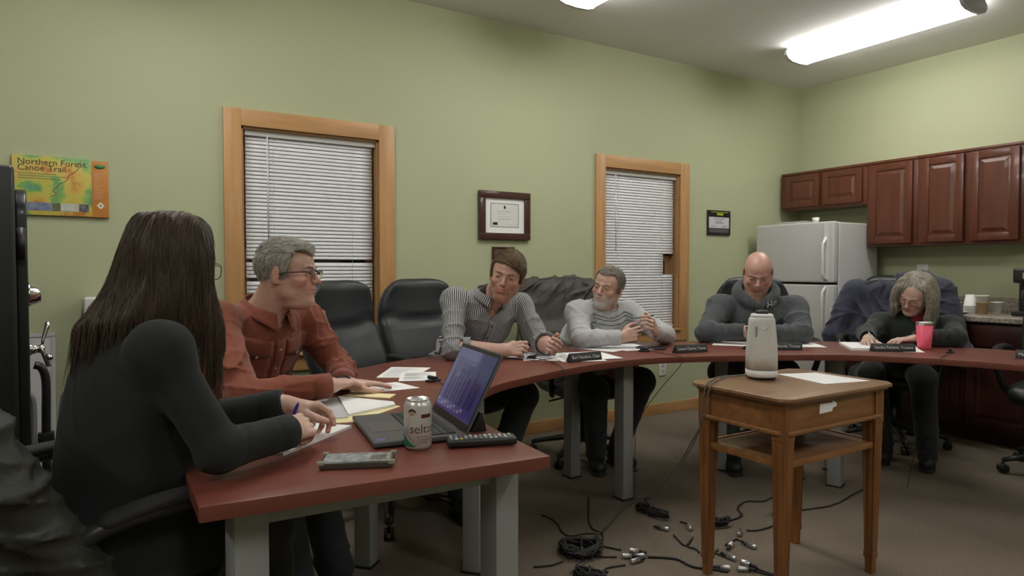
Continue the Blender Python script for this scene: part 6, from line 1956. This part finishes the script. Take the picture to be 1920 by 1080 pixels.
# woman's papers
sheet_on('paper_stack', 'thick uneven stack of white papers the grey-haired woman writes on', 'paper', [(3.365, 2.03), (3.52, 1.88), (3.74, 2.09), (3.585, 2.235)], ZT, M['paper'], th=0.012, curl=0.01)
sheet_on('paper_sheet', 'white sheet poking out below the pink tumbler', 'paper', [(3.47, 1.90), (3.60, 1.775), (3.80, 1.93), (3.66, 2.03)], ZT, M['paper'], curl=0.012)
# sheet on the oak side table
sheet_on('paper_sheet', 'blank white sheet lying on the oak side table', 'paper', [(2.283, 1.478), (2.497, 1.428), (2.50, 1.66), (2.335, 1.72)], 0.7402, M['paper'])

# laptop
def laptop():
    r = thing('laptop', 'open dark grey laptop with a blue skyline screen at the near table end', 'laptop', (0.765, 1.462, ZT))
    A = Matrix(((0.153, -0.988, 0, 0), (0.988, 0.153, 0, 0), (0, 0, 1, 0), (0, 0, 0, 1)))
    gm = mat('dark_grey_laptop', (0.085, 0.088, 0.092), 0.4, noise=0.04)
    W_, D_ = 0.318, 0.232
    MB().box((0, 0.0, 0.004), (W_, D_, 0.017), None, A).build('base', gm, r, bevel=0.004, seg=3)
    MB().box((0.10, 0.145, 0.0172), (0.215, 0.215, 0.0176), None, A).build('touchpad', mat('touchpad', (0.10, 0.10, 0.105), 0.3), r)
    kb = MB().box((0.014, 0.020, 0.0165), (W_ - 0.014, 0.128, 0.0172), None, A).build('keyboard_well', M['black'], r)
    km = mat('laptop_key', (0.035, 0.036, 0.038), 0.5)
    for j in range(6):
        n = (14, 14, 14, 13, 12, 8)[j]
        x = 0.017; tot = W_ - 0.034
        ws = [1.0] * n
        if j == 5: ws = [1.2, 1, 1, 1.1, 5.2, 1.1, 1.2, 2.4]
        if j == 4: ws[0] = 1.9; ws[-1] = 2.0
        if j == 3: ws[0] = 1.5; ws[-1] = 1.7
        s_ = tot / sum(ws)
        row = MB()
        for w in ws:
            row.box((W_ - x - w * s_ + 0.0012, 0.023 + j * 0.0175, 0.0172), (W_ - x - 0.0012, 0.023 + j * 0.0175 + 0.0150, 0.0190), None, A); x += w * s_
        row.build('key_row', km, kb)
    t = math.radians(27); S = A @ Matrix.Translation((0, 0.002, 0.014)) @ Matrix.Rotation(t, 4, 'X')
    lid = MB().box((0, -0.006, 0), (W_, 0.0, 0.222), None, S).build('lid', gm, r, bevel=0.003, seg=2)
    MB().box((0.004, 0.0, 0.004), (W_ - 0.004, 0.0008, 0.218), None, S).build('screen_bezel', M['black'], lid)
    sm = bpy.data.materials.new('laptop_screen'); sm.use_nodes = True
    nt = sm.node_tree; b = nt.nodes['Principled BSDF']; b.inputs['Roughness'].default_value = 0.15; b.inputs['Base Color'].default_value = (0.01, 0.01, 0.015, 1)
    at = nt.nodes.new('ShaderNodeVertexColor'); at.layer_name = 'Col'
    nt.links.new(at.outputs['Color'], b.inputs['Emission Color']); b.inputs['Emission Strength'].default_value = 0.55
    # picture on the screen: pale sky left, dark blue right, tower blocks
    nx, nzz = 96, 60; P = []; C = []; Fq = []
    rr = random.Random(4)
    towers = [(0.10, 0.18, 0.62), (0.20, 0.27, 0.55), (0.30, 0.36, 0.70), (0.38, 0.43, 0.66), (0.47, 0.52, 0.70), (0.56, 0.63, 0.60), (0.70, 0.78, 0.72), (0.80, 0.90, 0.58)]
    x0, x1, z0, z1 = 0.010, W_ - 0.010, 0.022, 0.208
    for j in range(nzz + 1):
        for i in range(nx + 1):
            u, v = i / nx, j / nzz       # u from the viewer's left
            P.append(tuple(S @ Vector((x1 + (x0 - x1) * u, 0.0014, z0 + (z1 - z0) * v))))
            k = 1 / (1 + math.exp((u - (0.62 if v > 0.78 else 0.42 + 0.1 * v)) * (40 if v > 0.78 else 9)))
            c = [0.028 + 0.115 * k, 0.034 + 0.125 * k, 0.135 + 0.17 * k]
            for a_, b_, h_ in towers:
                if a_ < u < b_ and 0.16 < v < h_: c = [q * (0.55 + 0.2 * math.sin(u * 90) * math.sin(v * 60)) for q in c]
            if 0.62 < v < 0.84 and 0.08 < u < 0.62 and (int(v * 60) % 3) and math.sin(u * 170 + int(v * 20) * 2.1) > -0.2: c = [q * 0.45 for q in c]
            if 0.06 < v < 0.14 and u < 0.75: 
                w_ = max(0, math.sin(u * 47) * math.sin(v * 55 + u * 20)); c = [q + w_ * 0.22 for q in c]; c[0] += 0.03
            if v < 0.04: c = [0.07, 0.05, 0.16]
            C.append(c)
    for j in range(nzz):
        for i in range(nx):
            a_ = j * (nx + 1) + i; Fq.append((a_, a_ + nx + 1, a_ + nx + 2, a_ + 1))
    np_mesh('screen_image', np.array(P), np.array(Fq), [sm], lid, np.array(C))
    MB().tube([S @ Vector((0.03, 0, -0.002)), S @ Vector((W_ - 0.03, 0, -0.002))], 0.006, 8).build('hinge', M['black'], r)
    MB().box((0.012, 0.200, 0.0171), (0.035, 0.222, 0.0175), None, A).build('sticker', mat('purple_sticker', (0.12, 0.12, 0.35), 0.4), r)
    return r
laptop()

# seltzer can
def can():
    cx, cy = 0.633, 1.462
    r = thing('seltzer_can', 'white and green seltzer can standing in front of the laptop', 'can', (cx, cy, ZT))
    R = 0.033; Hh = 0.122
    cm = mat('white_can_paint', (0.60, 0.58, 0.56), 0.28, metal=0.35)
    MB().lathe([(0.001, 0.004), (0.020, 0.004), (0.024, 0.0), (0.0265, 0.001), (R, 0.010), (R, 0.104), (0.0285, 0.1145), (0.0265, 0.1165)], 48).build('body', cm, r)
    lid = MB().lathe([(0.0265, 0.1160), (0.0275, 0.1175), (0.0275, 0.120), (0.0262, 0.1205), (0.0250, 0.1160), (0.001, 0.1160)], 48).build('lid', M['steel'], r)
    tb = MB()
    for k in range(16):
        a0 = 2 * PI * k / 16; a1 = 2 * PI * (k + 1) / 16
        tb.tube([(0.006 * math.cos(a0) + 0.006, 0.009 * math.sin(a0) * .8, 0.118), (0.006 * math.cos(a1) + 0.006, 0.009 * math.sin(a1) * .8, 0.118)], 0.0012, 5)
    tb.build('pull_tab', M['steel'], lid)
    face = math.atan2(-cy, -cx)      # side turned to the room's middle, where the print shows
    def wrap(o, z, off=0.0, rad=R + 0.0003):
        for v in o.data.vertices:
            a = face + (v.co.x + off) / R
            q = rad + v.co.z; v.co = (q * math.cos(a), q * math.sin(a), z + v.co.y)
    inkd = mat('dark_can_ink', (0.07, 0.06, 0.06), 0.4)
    t = text_mesh('can_text', 'seltzer', 0.030, inkd, r, align='LEFT', ext=0.0001); wrap(t, 0.052, -0.020)
    for k, s_ in enumerate(('calorie free', 'no sweetener', 'naturally')):
        t = text_mesh('can_small_text', s_, 0.0062, inkd, r, align='LEFT', ext=0.0001); wrap(t, 0.034 - k * 0.0065, -0.004 + k * 0.003)
    def patch(nm, m, x0, x1, za, zb, n=12, f=None):
        vs = []; fs = []
        for i in range(n + 1):
            x = x0 + (x1 - x0) * i / n
            zz0, zz1 = (za, zb) if f is None else f(i / n)
            for z in (zz0, zz1):
                a = face + x / R; q = R + 0.0003
                vs.append((q * math.cos(a), q * math.sin(a), z))
        for i in range(n): fs.append((2 * i, 2 * i + 2, 2 * i + 3, 2 * i + 1))
        return MB().raw(vs, fs, None, None, True).build(nm, m, r)
    patch('flavour_band', mat('dark_red_ink', (0.10, 0.008, 0.015), 0.4), 0.008, 0.036, 0.078, 0.087)
    gm = mat('green_ink', (0.01, 0.16, 0.07), 0.4)
    patch('green_corner', gm, -0.050, -0.006, 0.004, 0.03, f=lambda u: (0.010, 0.0105 + 0.034 * (1 - u)))
    dots = MB()
    for i in range(9):
        for j in range(5):
            x = -0.036 + i * 0.0042 + j * 0.0022; z = 0.047 - i * 0.0048 + j * 0.0016
            rr = 0.0014 * (1 - j * 0.14)
            if z < 0.012 or x > 0.02: continue
            vs = [( (R + 0.0006) * math.cos(face + (x + rr * math.cos(k)) / R), (R + 0.0006) * math.sin(face + (x + rr * math.cos(k)) / R), z + rr * math.sin(k)) for k in (0.0, 1.05, 2.1, 3.14, 4.19, 5.24)]
            dots.raw(vs, [tuple(range(6))])
    dots.build('green_dots', mat('dot_ink', (0.02, 0.07, 0.04), 0.4), r)
    patch('arched_logo', mat('brown_ink_logo', (0.08, 0.03, 0.02), 0.4), -0.024, -0.004, 0.0, 0.0, 14, lambda u: (0.090 + 0.004 * math.sin(PI * u), 0.094 + 0.007 * math.sin(PI * u)))
    patch('logo_centre', mat('tan_ink_logo', (0.40, 0.22, 0.14), 0.4), -0.020, -0.008, 0.085, 0.091)
can()

# phones and remote
def phone(label, x, y, deg, w=0.078, l=0.155, th=0.010, face=None, case=None, z=ZT):
    r = thing('smartphone', label, 'phone', (x, y, z), math.radians(deg))
    MB().box((-l / 2, -w / 2, 0), (l / 2, w / 2, th)).build('case', case or M['black'], r, bevel=0.004, seg=3)
    MB().box((-l / 2 + 0.006, -w / 2 + 0.005, th), (l / 2 - 0.006, w / 2 - 0.005, th + 0.0008)).build('screen', face or M['glass'], r)
    return r
r = phone('phone in a chunky clear-edged case lying at the near edge of the table', 0.467, 1.408, -25, th=0.015, face=mat('phone_back_print', (0.34, 0.37, 0.36), 0.25, color2=(0.16, 0.18, 0.18), nscale=60), case=mat('smoky_case', (0.06, 0.055, 0.045), 0.25))
for sx_ in (-1, 1):
    for sy_ in (-1, 1):
        MB().box((sx_ * 0.075 - 0.008, sy_ * 0.036 - 0.006, 0.009), (sx_ * 0.075 + 0.008, sy_ * 0.036 + 0.006, 0.019)).build('corner_bumper', mat('clear_bumper', (0.40, 0.38, 0.33), 0.2, trans=0.3), r, bevel=0.004)
bc = MB()
for k in range(10): bc.box((0.030 + k * 0.0032, -0.022, 0.0159), (0.030 + k * 0.0032 + (0.0012 if k % 3 else 0.002), 0.010, 0.0161))
bc.build('code_lines', M['black'], r)
phone('dark phone on the table beside the older man\'s papers', 2.505, 2.632, -55, face=M['black'])
phone('phone held in the hoodie man\'s hands', 3.118, 2.462, 48, z=0.835, face=M['glass'])
r = thing('remote_control', 'black remote control with small coloured buttons beside the laptop', 'remote', (0.775, 1.402, ZT), math.radians(-20))
MB().box((-0.085, -0.024, 0.003), (0.085, 0.024, 0.021)).build('body', M['black'], r, bevel=0.007, seg=3)
bcol = [mat('btn_white', (0.6, 0.6, 0.6), 0.4), mat('btn_grey', (0.25, 0.26, 0.28), 0.4), mat('btn_yellow', (0.6, 0.45, 0.03), 0.4), mat('btn_red', (0.5, 0.03, 0.03), 0.4), mat('btn_blue', (0.05, 0.10, 0.4), 0.4)]
rr = random.Random(2)
for i in range(13):
    for j in range(3):
        m_ = bcol[2] if (i == 2 and j == 0) else bcol[3] if (i == 2 and j == 2) else bcol[4] if (i == 2 and j == 1) else bcol[0] if rr.random() < 0.4 else bcol[1]
        MB().box((-0.078 + i * 0.012, -0.017 + j * 0.0125, 0.0205), (-0.078 + i * 0.012 + 0.007, -0.017 + j * 0.0125 + 0.006, 0.0235)).build('button', m_, r)

# pink tumbler
r = thing('tumbler', 'pink insulated tumbler with a steel rim on the table', 'tumbler', (3.775, 1.865, ZT))
MB().lathe([(0.001, 0), (0.030, 0), (0.033, 0.004), (0.0405, 0.128), (0.001, 0.128)], 40).build('pink_body', mat('pink_powder_coat', (0.85, 0.115, 0.20), 0.45, bump=0.1, bscale=600, bdist=0.001), r)
MB().lathe([(0.0405, 0.128), (0.0418, 0.143), (0.0405, 0.145), (0.038, 0.135), (0.001, 0.132)], 40).build('steel_rim', M['steel'], r)

# name plates
M['np_text'] = mat('engraved_white', (0.62, 0.62, 0.60), 0.6)
def nameplate(label, x, y, deg, text, w=0.19, h=0.042, g=None):
    """x,y: centre of the front lower edge; deg: heading of the front face"""
    r = thing('name_plate', label, 'name plate', (x, y, ZT), math.radians(deg) + PI / 2, g)
    # local: front toward -Y
    vs = [(-w / 2, 0, 0), (w / 2, 0, 0), (w / 2, 0.045, 0), (-w / 2, 0.045, 0), (-w / 2, 0.012, h), (w / 2, 0.012, h), (w / 2, 0.018, h), (-w / 2, 0.018, h)]
    MB().raw(vs, [(0, 3, 2, 1), (4, 5, 6, 7), (0, 1, 5, 4), (1, 2, 6, 5), (2, 3, 7, 6), (3, 0, 4, 7)]).build('holder', M['black'], r, bevel=0.0015)
    if text:
        a = math.atan2(h, 0.012)
        T = Matrix.Translation((0, 0.006 - 0.0012, h * 0.52)) @ Matrix.Rotation(a, 4, 'X')
        t = text_mesh('engraving', text, 0.021, M['np_text'], r, T, ext=0.0002)
        wd = max(v.co.x for v in t.data.vertices) - min(v.co.x for v in t.data.vertices)
        if wd > w * 0.88:
            for v in t.data.vertices: v.co.x *= w * 0.88 / wd
    return r
nameplate('black name plate in front of the striped-shirt man, lettering ending in Chair', 1.902, 2.425, 268, 'Bart Vandorn, Chair', w=0.18)
nameplate('black name plate reading Leonard Charron, Trustee', 2.562, 2.392, 258, 'Leonard Charron, Trustee', w=0.19)
nameplate('black name plate half hidden behind the camera tower', 3.055, 2.215, 234, 'Kevin Edwards, Trustee', w=0.20)
nameplate('black name plate reading Sandra Ferland, Trustee', 3.492, 1.872, 232, 'Sandra Ferland, Trustee', w=0.215)
nameplate('black name plate cut off by the right edge of the photo', 3.735, 1.325, 186, 'Mary Walsh, Trustee', w=0.20)
nameplate('black name plate seen from behind beside the laptop screen', 0.878, 1.625, -12, '', w=0.22, h=0.05)

# table microphones with their cables
def table_mic(label, x, y, deg, path=None):
    r = thing('table_microphone', label, 'microphone', (x, y, ZT), math.radians(deg), 'small black table microphones')
    MB().box((-0.028, -0.016, 0.0), (0.028, 0.016, 0.008)).build('base', M['black'], r, bevel=0.003)
    MB().tube([(-0.022, 0, 0.012), (0.0, 0, 0.016), (0.024, 0, 0.020)], [0.004, 0.006, 0.008], 10).build('capsule', M['black'], r)
    if path:
        inv = Matrix.Translation((x, y, ZT)) @ Matrix.Rotation(math.radians(deg), 4, 'Z'); inv.invert()
        MB().tube([inv @ p for p in spline(path, 6)], 0.0016, 6).build('cord', M['cable'], r)
    return r
table_mic('small black microphone in front of the striped-shirt man', 1.715, 2.61, -60, [(1.715, 2.60, 0.752), (1.74, 2.50, 0.744), (1.70, 2.36, 0.745), (1.66, 2.285, 0.744), (1.652, 2.258, 0.738), (1.655, 2.262, 0.70), (1.64, 2.34, 0.68), (1.60, 2.46, 0.70)])
table_mic('small black microphone left of the older man\'s phone', 2.385, 2.56, -70, [(2.385, 2.55, 0.750), (2.40, 2.44, 0.744), (2.385, 2.33, 0.745), (2.385, 2.295, 0.738), (2.375, 2.295, 0.70), (2.33, 2.38, 0.58), (2.285, 2.48, 0.42), (2.272, 2.50, 0.30), (2.272, 2.50, 0.01)])
table_mic('small black microphone beside the camera tower, in front of the hoodie man', 2.93, 2.34, -80)
table_mic('small black microphone right of the pink tumbler', 3.70, 1.70, 200, [(3.70, 1.70, 0.750), (3.60, 1.69, 0.744), (3.50, 1.66, 0.744), (3.40, 1.60, 0.745), (3.378, 1.60, 0.70), (3.44, 1.70, 0.50), (3.60, 1.85, 0.25), (3.95, 2.10, 0.006)] if False else [(3.70, 1.70, 0.750), (3.58, 1.66, 0.744), (3.44, 1.62, 0.745), (3.385, 1.595, 0.742), (3.374, 1.588, 0.70), (3.40, 1.65, 0.45), (3.52, 1.78, 0.20), (3.62, 1.86, 0.006)])
table_mic('small black microphone at the table end behind the laptop', 1.06, 2.30, 200, [(1.06, 2.30, 0.750), (1.12, 2.22, 0.744), (1.10, 2.12, 0.744), (1.06, 2.03, 0.745), (1.075, 1.955, 0.742)] if False else [(1.06, 2.30, 0.750), (1.05, 2.18, 0.744), (0.99, 2.02, 0.744), (0.93, 1.88, 0.744), (0.895, 1.76, 0.744)])
# tangle of thin wires beside the laptop name plate
mb = MB(); rr = random.Random(9)
for k in range(7):
    q = [(0.905 + rr.uniform(-.02, .02), 1.80, 0.744), (0.88 + rr.uniform(-.03, .02), 1.75, 0.752 + rr.uniform(0, .012)), (0.875 + rr.uniform(-.02, .02), 1.68, 0.765 + rr.uniform(-.01, .02)), (0.862 + rr.uniform(-.01, .01), 1.61, 0.748), (0.84 + rr.uniform(-.02, .01), 1.56, 0.743)]
    mb.tube(spline(q, 4), 0.0016, 5)
o = mb.build('wire_tangle', M['cable_grey'], None); tag(o, 'tangle of thin brown and black wires over the laptop side name plate', 'wires')

# pens
def pen_in(tips, lean, up, label, m, m2=None, L=0.14, low=0.45, g=None):
    c = (np.array(tips[0][0]) + np.array(tips[4][0])) / 2
    d = unit(V3(*lean) + V3(0, 0, up))
    return pen(label, c - d * L * low, c + d * L * (1 - low), m, m2)
blue_pen = mat('blue_pen', (0.02, 0.025, 0.22), 0.3); white_pen = mat('white_pen', (0.55, 0.57, 0.55), 0.3); green_m = mat('green_pen_clip', (0.01, 0.12, 0.05), 0.3); black_pen = mat('black_pen', (0.02, 0.02, 0.02), 0.3)
pen_in(tA[0], (0.30, -0.10, 0), 0.85, 'blue ballpoint pen held by the long-haired woman', blue_pen, L=0.125, low=0.38)
pen_in(tC[0], (-0.25, 0.10, 0), 0.9, 'dark pen with a white end in the striped-shirt man\'s hand', black_pen, green_m, L=0.15, low=0.35)
pen_in(tF[0], (-0.20, 0.30, 0), 0.9, 'white pen with a green clip in the grey-haired woman\'s hand', white_pen, green_m, L=0.15, low=0.35)
c = (np.array(tD[1][0][0]) + np.array(tD[1][4][0])) / 2 - V3(0, 0, 0.012)
pen('dark green pen held sideways in the older man\'s hands', c - V3(.045, -.028, .004), c + V3(.052, -.030, .010), green_m, black_pen)

# ================================================================ coats on the chair backs
def coat(label, lo, hi, chair, m, boxes, amp, lam, seed, recline=12, h=0.007):
    F = Fld(lo, hi, h)
    a = chair.rotation_euler.z; o = V3(chair.location.x, chair.location.y, 0)
    f = V3(math.cos(a), math.sin(a), 0); r_ = V3(math.sin(a), -math.cos(a), 0); R = math.radians(recline)
    up = V3(0, 0, 1) * math.cos(R) - f * math.sin(R); ff = np.cross(up, r_)
    base = o - f * 0.235 + V3(0, 0, 0.46)
    W = lambda x, y, z: base + r_ * x + ff * y + up * z      # x right, y forward, z along the back
    boxes(F, W, [r_, ff, up])
    w = folds(up * 0.4 + r_ * 0.8, lam, amp, seed); w2 = folds(up, lam * 0.8, amp * 0.8, seed + 5)
    F.disp(lambda x, y, z: w(x, y, z) + w2(x, y, z), 0.03)
    P, Q = F.mesh()
    ob = np_mesh('coat', P, Q, [m])
    tag(ob, label, 'coat')
    return ob, W
M['puffer'] = mat('dark_brown_quilted_nylon', (0.050, 0.045, 0.036), 0.6, noise=0.15, nscale=8, bump=0.5, bscale=35, bdist=0.006)
M['navy'] = mat('navy_coat_cloth', (0.030, 0.032, 0.058), 0.85, noise=0.2, nscale=8, sheen=0.2, bump=0.3, bscale=120, bdist=0.003)
M['blk_leather'] = mat('black_leather_jacket', (0.030, 0.031, 0.027), 0.5, noise=0.2, nscale=5, bump=0.5, bscale=22, bdist=0.010)
def bD(F, W, B):
    F.box(W(0, 0.005, 0.36), (0.275, 0.085, 0.28), B, r=0.08, k=0)
    F.box(W(0.0, 0.05, 0.18), (0.30, 0.075, 0.16), B, r=0.06, k=0.05)
    F.cap(W(-0.24, 0.02, 0.60), W(0.24, 0.02, 0.60), 0.060, 0.060, k=0.05)
    F.cap(W(-0.26, 0.04, 0.52), W(-0.31, 0.06, 0.15), 0.055, 0.045, k=0.03)
    F.cap(W(0.26, 0.04, 0.52), W(0.31, 0.06, 0.15), 0.055, 0.045, k=0.03)
cD, WD = coat('dark brown quilted jacket over the older man\'s chair back', (2.0, 2.95, 0.42), (3.05, 3.72, 1.24), chD, M['puffer'], bD, 0.014, 0.11, 3)
MB().tube(spline([Vector(WD(-0.26, 0.135, 0.12)), Vector(WD(-0.20, 0.130, 0.20)), Vector(WD(-0.08, 0.135, 0.30)), Vector(WD(-0.02, 0.13, 0.42))], 6), 0.006, 8).build('hem_piping', M['leg_grey'], cD)
def bF(F, W, B):
    F.box(W(0, 0.01, 0.34), (0.30, 0.085, 0.30), B, r=0.08, k=0)
    F.cap(W(-0.26, 0.02, 0.58), W(0.26, 0.02, 0.53), 0.072, 0.060, k=0.06)
    F.cap(W(-0.28, 0.04, 0.56), W(-0.40, 0.09, 0.10), 0.085, 0.060, k=0.05)
    F.cap(W(0.27, 0.04, 0.56), W(0.40, 0.07, 0.22), 0.090, 0.065, k=0.05)
    F.cap(W(0.40, 0.07, 0.22), W(0.40, 0.10, -0.06), 0.065, 0.045, k=0.04)
    F.ell(W(-0.10, 0.02, 0.66), (0.12, 0.07, 0.060), B, k=0.04)
    F.ell(W(0.14, 0.03, 0.57), (0.10, 0.06, 0.05), B, k=0.04)
coat('navy blue coat draped over the grey-haired woman\'s chair back', (4.05, 2.0, 0.30), (5.2, 3.0, 1.36), chF, M['navy'], bF, 0.016, 0.12, 8)
def bA(F, W, B):
    F.box(W(0, 0.0, 0.36), (0.27, 0.08, 0.30), B, r=0.07, k=0)
    F.cap(W(-0.25, 0.02, 0.60), W(0.25, 0.02, 0.60), 0.06, 0.06, k=0.05)
    F.cap(W(0.26, 0.05, 0.50), W(0.28, 0.12, 0.06), 0.06, 0.055, k=0.04)
    F.cap(W(-0.26, 0.05, 0.50), W(-0.28, 0.12, 0.06), 0.06, 0.055, k=0.04)
coat('black leather jacket over the chair back at the lower left edge', (-0.95, 1.10, 0.35), (0.10, 2.25, 1.24), chA, M['blk_leather'], bA, 0.014, 0.10, 12, recline=20)

# ================================================================ cables on the carpet
ZF = 0.005
def cable(label, paths, conns=(), r=0.0035, m=None, g='cables on the carpet', bundle=None):
    p0 = paths[0][0] if paths else bundle[0][0]
    o = thing('cable', label, 'cable', (p0[0], p0[1], 0), 0, g)
    T0 = Matrix.Translation((-p0[0], -p0[1], 0))
    rn = random.Random(int(p0[0] * 1000))
    for P in paths:
        P = [(p[0], p[1], (p[2] if len(p) > 2 else ZF)) for p in P]
        S = spline(P, 8)
        S = [q + Vector((rn.gauss(0, .0015), rn.gauss(0, .0015), 0)) for q in S]
        MB().tube(S, r, 7, T=T0).build('cord', m or M['cable'], o)
    if bundle:
        for (c, deg, L, wd, n) in bundle:
            mb = MB(); a = math.radians(deg); ca, sa = math.cos(a), math.sin(a)
            pts = []
            for k in range(n * 16):
                t = 2 * PI * k / 16; f = k / (n * 16)
                x = L / 2 * (abs(math.cos(t)) ** 0.6) * math.copysign(1, math.cos(t)) * (0.86 + 0.14 * math.sin(k * 0.7)); y = wd / 2 * math.sin(t) * (0.25 + 0.75 * rn.random())
                z = 0.008 + 0.040 * abs(math.sin(k * 0.37 + c[0] * 9)) * (1 - 0.5 * abs(y) / (wd / 2))
                pts.append((c[0] + ca * x - sa * y, c[1] + sa * x + ca * y, z))
            mb.tube(pts, 0.0042, 6, T=T0).build('coiled_bundle', m or M['cable'], o)
            MB().tube([(c[0] - sa * wd * .5, c[1] + ca * wd * .5, 0.012), (c[0] - sa * wd * .2, c[1] + ca * wd * .2, 0.042), (c[0] + sa * wd * .2, c[1] - ca * wd * .2, 0.042), (c[0] + sa * wd * .5, c[1] - ca * wd * .5, 0.012)], 0.005, 6, T=T0).build('tie_wrap', M['black'], o)
    for (x, y, deg, n) in conns:
        for k in range(n):
            T = T0 @ TR((x, y, 0.011), math.radians(deg + 180 * k)) @ Matrix.Rotation(PI / 2, 4, 'Y')
            c = MB().lathe([(0.001, 0), (0.0095, 0), (0.0102, 0.004), (0.0102, 0.040), (0.001, 0.040)], 16, T=T).build('plug', M['steel'], o)
            MB().lathe([(0.001, 0.038), (0.0085, 0.038), (0.0070, 0.055), (0.0045, 0.070), (0.001, 0.070)], 14, T=T).build('strain_relief', M['black'], c)
    return o
cable('pair of grey cables from the camera tower down to the carpet',
      [[(2.165, 1.735, 0.748), (2.08, 1.765, 0.746), (1.97, 1.72, 0.745), (1.900, 1.68, 0.745), (1.880, 1.68, 0.70), (1.878, 1.70, 0.60), (1.91, 1.84, 0.40), (2.02, 2.10, 0.18), (2.17, 2.40, 0.03), (2.10, 2.41), (1.92, 2.29), (1.76, 2.21), (1.61, 2.06), (1.48, 1.98), (1.38, 1.90)],
       [(2.16, 1.745, 0.748), (2.06, 1.775, 0.746), (1.97, 1.74, 0.745), (1.900, 1.70, 0.745), (1.878, 1.70, 0.70), (1.882, 1.72, 0.58), (1.93, 1.90, 0.36), (2.05, 2.16, 0.16), (2.20, 2.45, 0.02), (2.06, 2.38), (1.84, 2.25), (1.72, 2.17), (1.62, 2.09), (1.50, 2.01)]], r=0.0026, m=M['cable_grey'])
cable('black cable curving in from the table legs to the big coil', [[(1.742, 2.565), (1.75, 2.467), (1.70, 2.31), (1.787, 2.276), (1.84, 2.236)]], r=0.003)
cable('black cable looping down the carpet below the tall table leg', [[(2.085, 2.639), (1.95, 2.47), (1.884, 2.384), (1.842, 2.30), (1.847, 2.246), (1.80, 2.18)]], r=0.003)
cable('large coiled black cable with three plugs left of the side table', [[(1.75, 2.154), (1.803, 2.065)], [(1.68, 2.069), (1.741, 2.025)], [(1.567, 1.93), (1.651, 1.968), (1.723, 1.951)], [(1.408, 2.128), (1.466, 2.103), (1.534, 2.107)]],
      [(1.822, 2.035, -52, 1), (1.760, 2.012, -38, 1), (1.755, 1.952, -5, 1)], bundle=[((1.655, 2.145), -35, 0.18, 0.19, 22)])
cable('black coiled cable at the bottom edge of the photo', [[(1.60, 2.02), (1.56, 1.98)]], bundle=[((1.535, 1.93), -60, 0.14, 0.06, 7)])
cable('short tied black cable bundle with one plug, alone in front of the side table', [[(2.27, 2.39), (2.30, 2.46), (2.345, 2.46)], [(2.10, 2.06), (2.064, 1.973), (2.075, 1.91), (2.06, 1.88)]],
      [(2.12, 2.11, 120, 1)], bundle=[((2.19, 2.29), -80, 0.19, 0.05, 7)])
cable('black cable joined to the three plugs, running right to the side table leg', [[(1.85, 1.96), (1.93, 1.89), (1.942, 1.80), (1.995, 1.74), (2.02, 1.70)]], [(1.84, 1.965, 150, 1)], r=0.005)
cable('upright plug on a short cable just left of the side table', [[(2.24, 2.16), (2.25, 2.12)], [(2.155, 2.00), (2.10, 1.97), (2.08, 1.96)]], [(2.205, 2.06, 60, 1)])
cable('tied cable bundle seen between the side table legs, with a thin cable to the right', [[(2.396, 2.046), (2.513, 2.051), (2.557, 2.072), (2.611, 2.138), (2.722, 2.174), (2.791, 2.132), (2.915, 2.147)]], bundle=[((2.345, 2.03), -20, 0.12, 0.045, 6)])
cable('chain of joined plugs under the side table', [[(2.209, 1.871), (2.30, 1.89)], [(2.418, 1.93), (2.459, 1.905), (2.547, 1.902), (2.621, 1.915)], [(2.109, 1.84), (2.15, 1.86)]],
      [(2.335, 1.905, 35, 1), (2.24, 1.862, 205, 1)], bundle=None)
cable('single plug pointing right under the side table', [[(2.30, 1.885), (2.305, 1.86), (2.298, 1.83)]], [(2.29, 1.78, 95, 1)])
cable('pair of joined plugs in front under the side table', [[(2.11, 1.85), (2.12, 1.80)], [(2.14, 1.66), (2.156, 1.573), (2.18, 1.50)]], [(2.128, 1.75, 95, 1), (2.130, 1.725, -85, 1)])
cable('nearest pair of joined plugs between the side table legs', [[(1.96, 1.78), (2.00, 1.75)], [(2.115, 1.65), (2.148, 1.578), (2.18, 1.52)]], [(2.045, 1.708, 140, 1), (2.065, 1.690, -40, 1)])
cable('small tied cable bundle just right of the near side table leg', [[(2.72, 1.95), (2.838, 1.956), (3.038, 1.918), (3.278, 1.953), (3.444, 1.979)]], bundle=[((2.69, 1.965), 10, 0.07, 0.05, 5)])
cable('thin black cable hanging beside the near table leg', [[(0.955, 1.60, 0.70), (0.96, 1.60, 0.45), (0.975, 1.59, 0.20), (0.99, 1.62)]], r=0.0018)
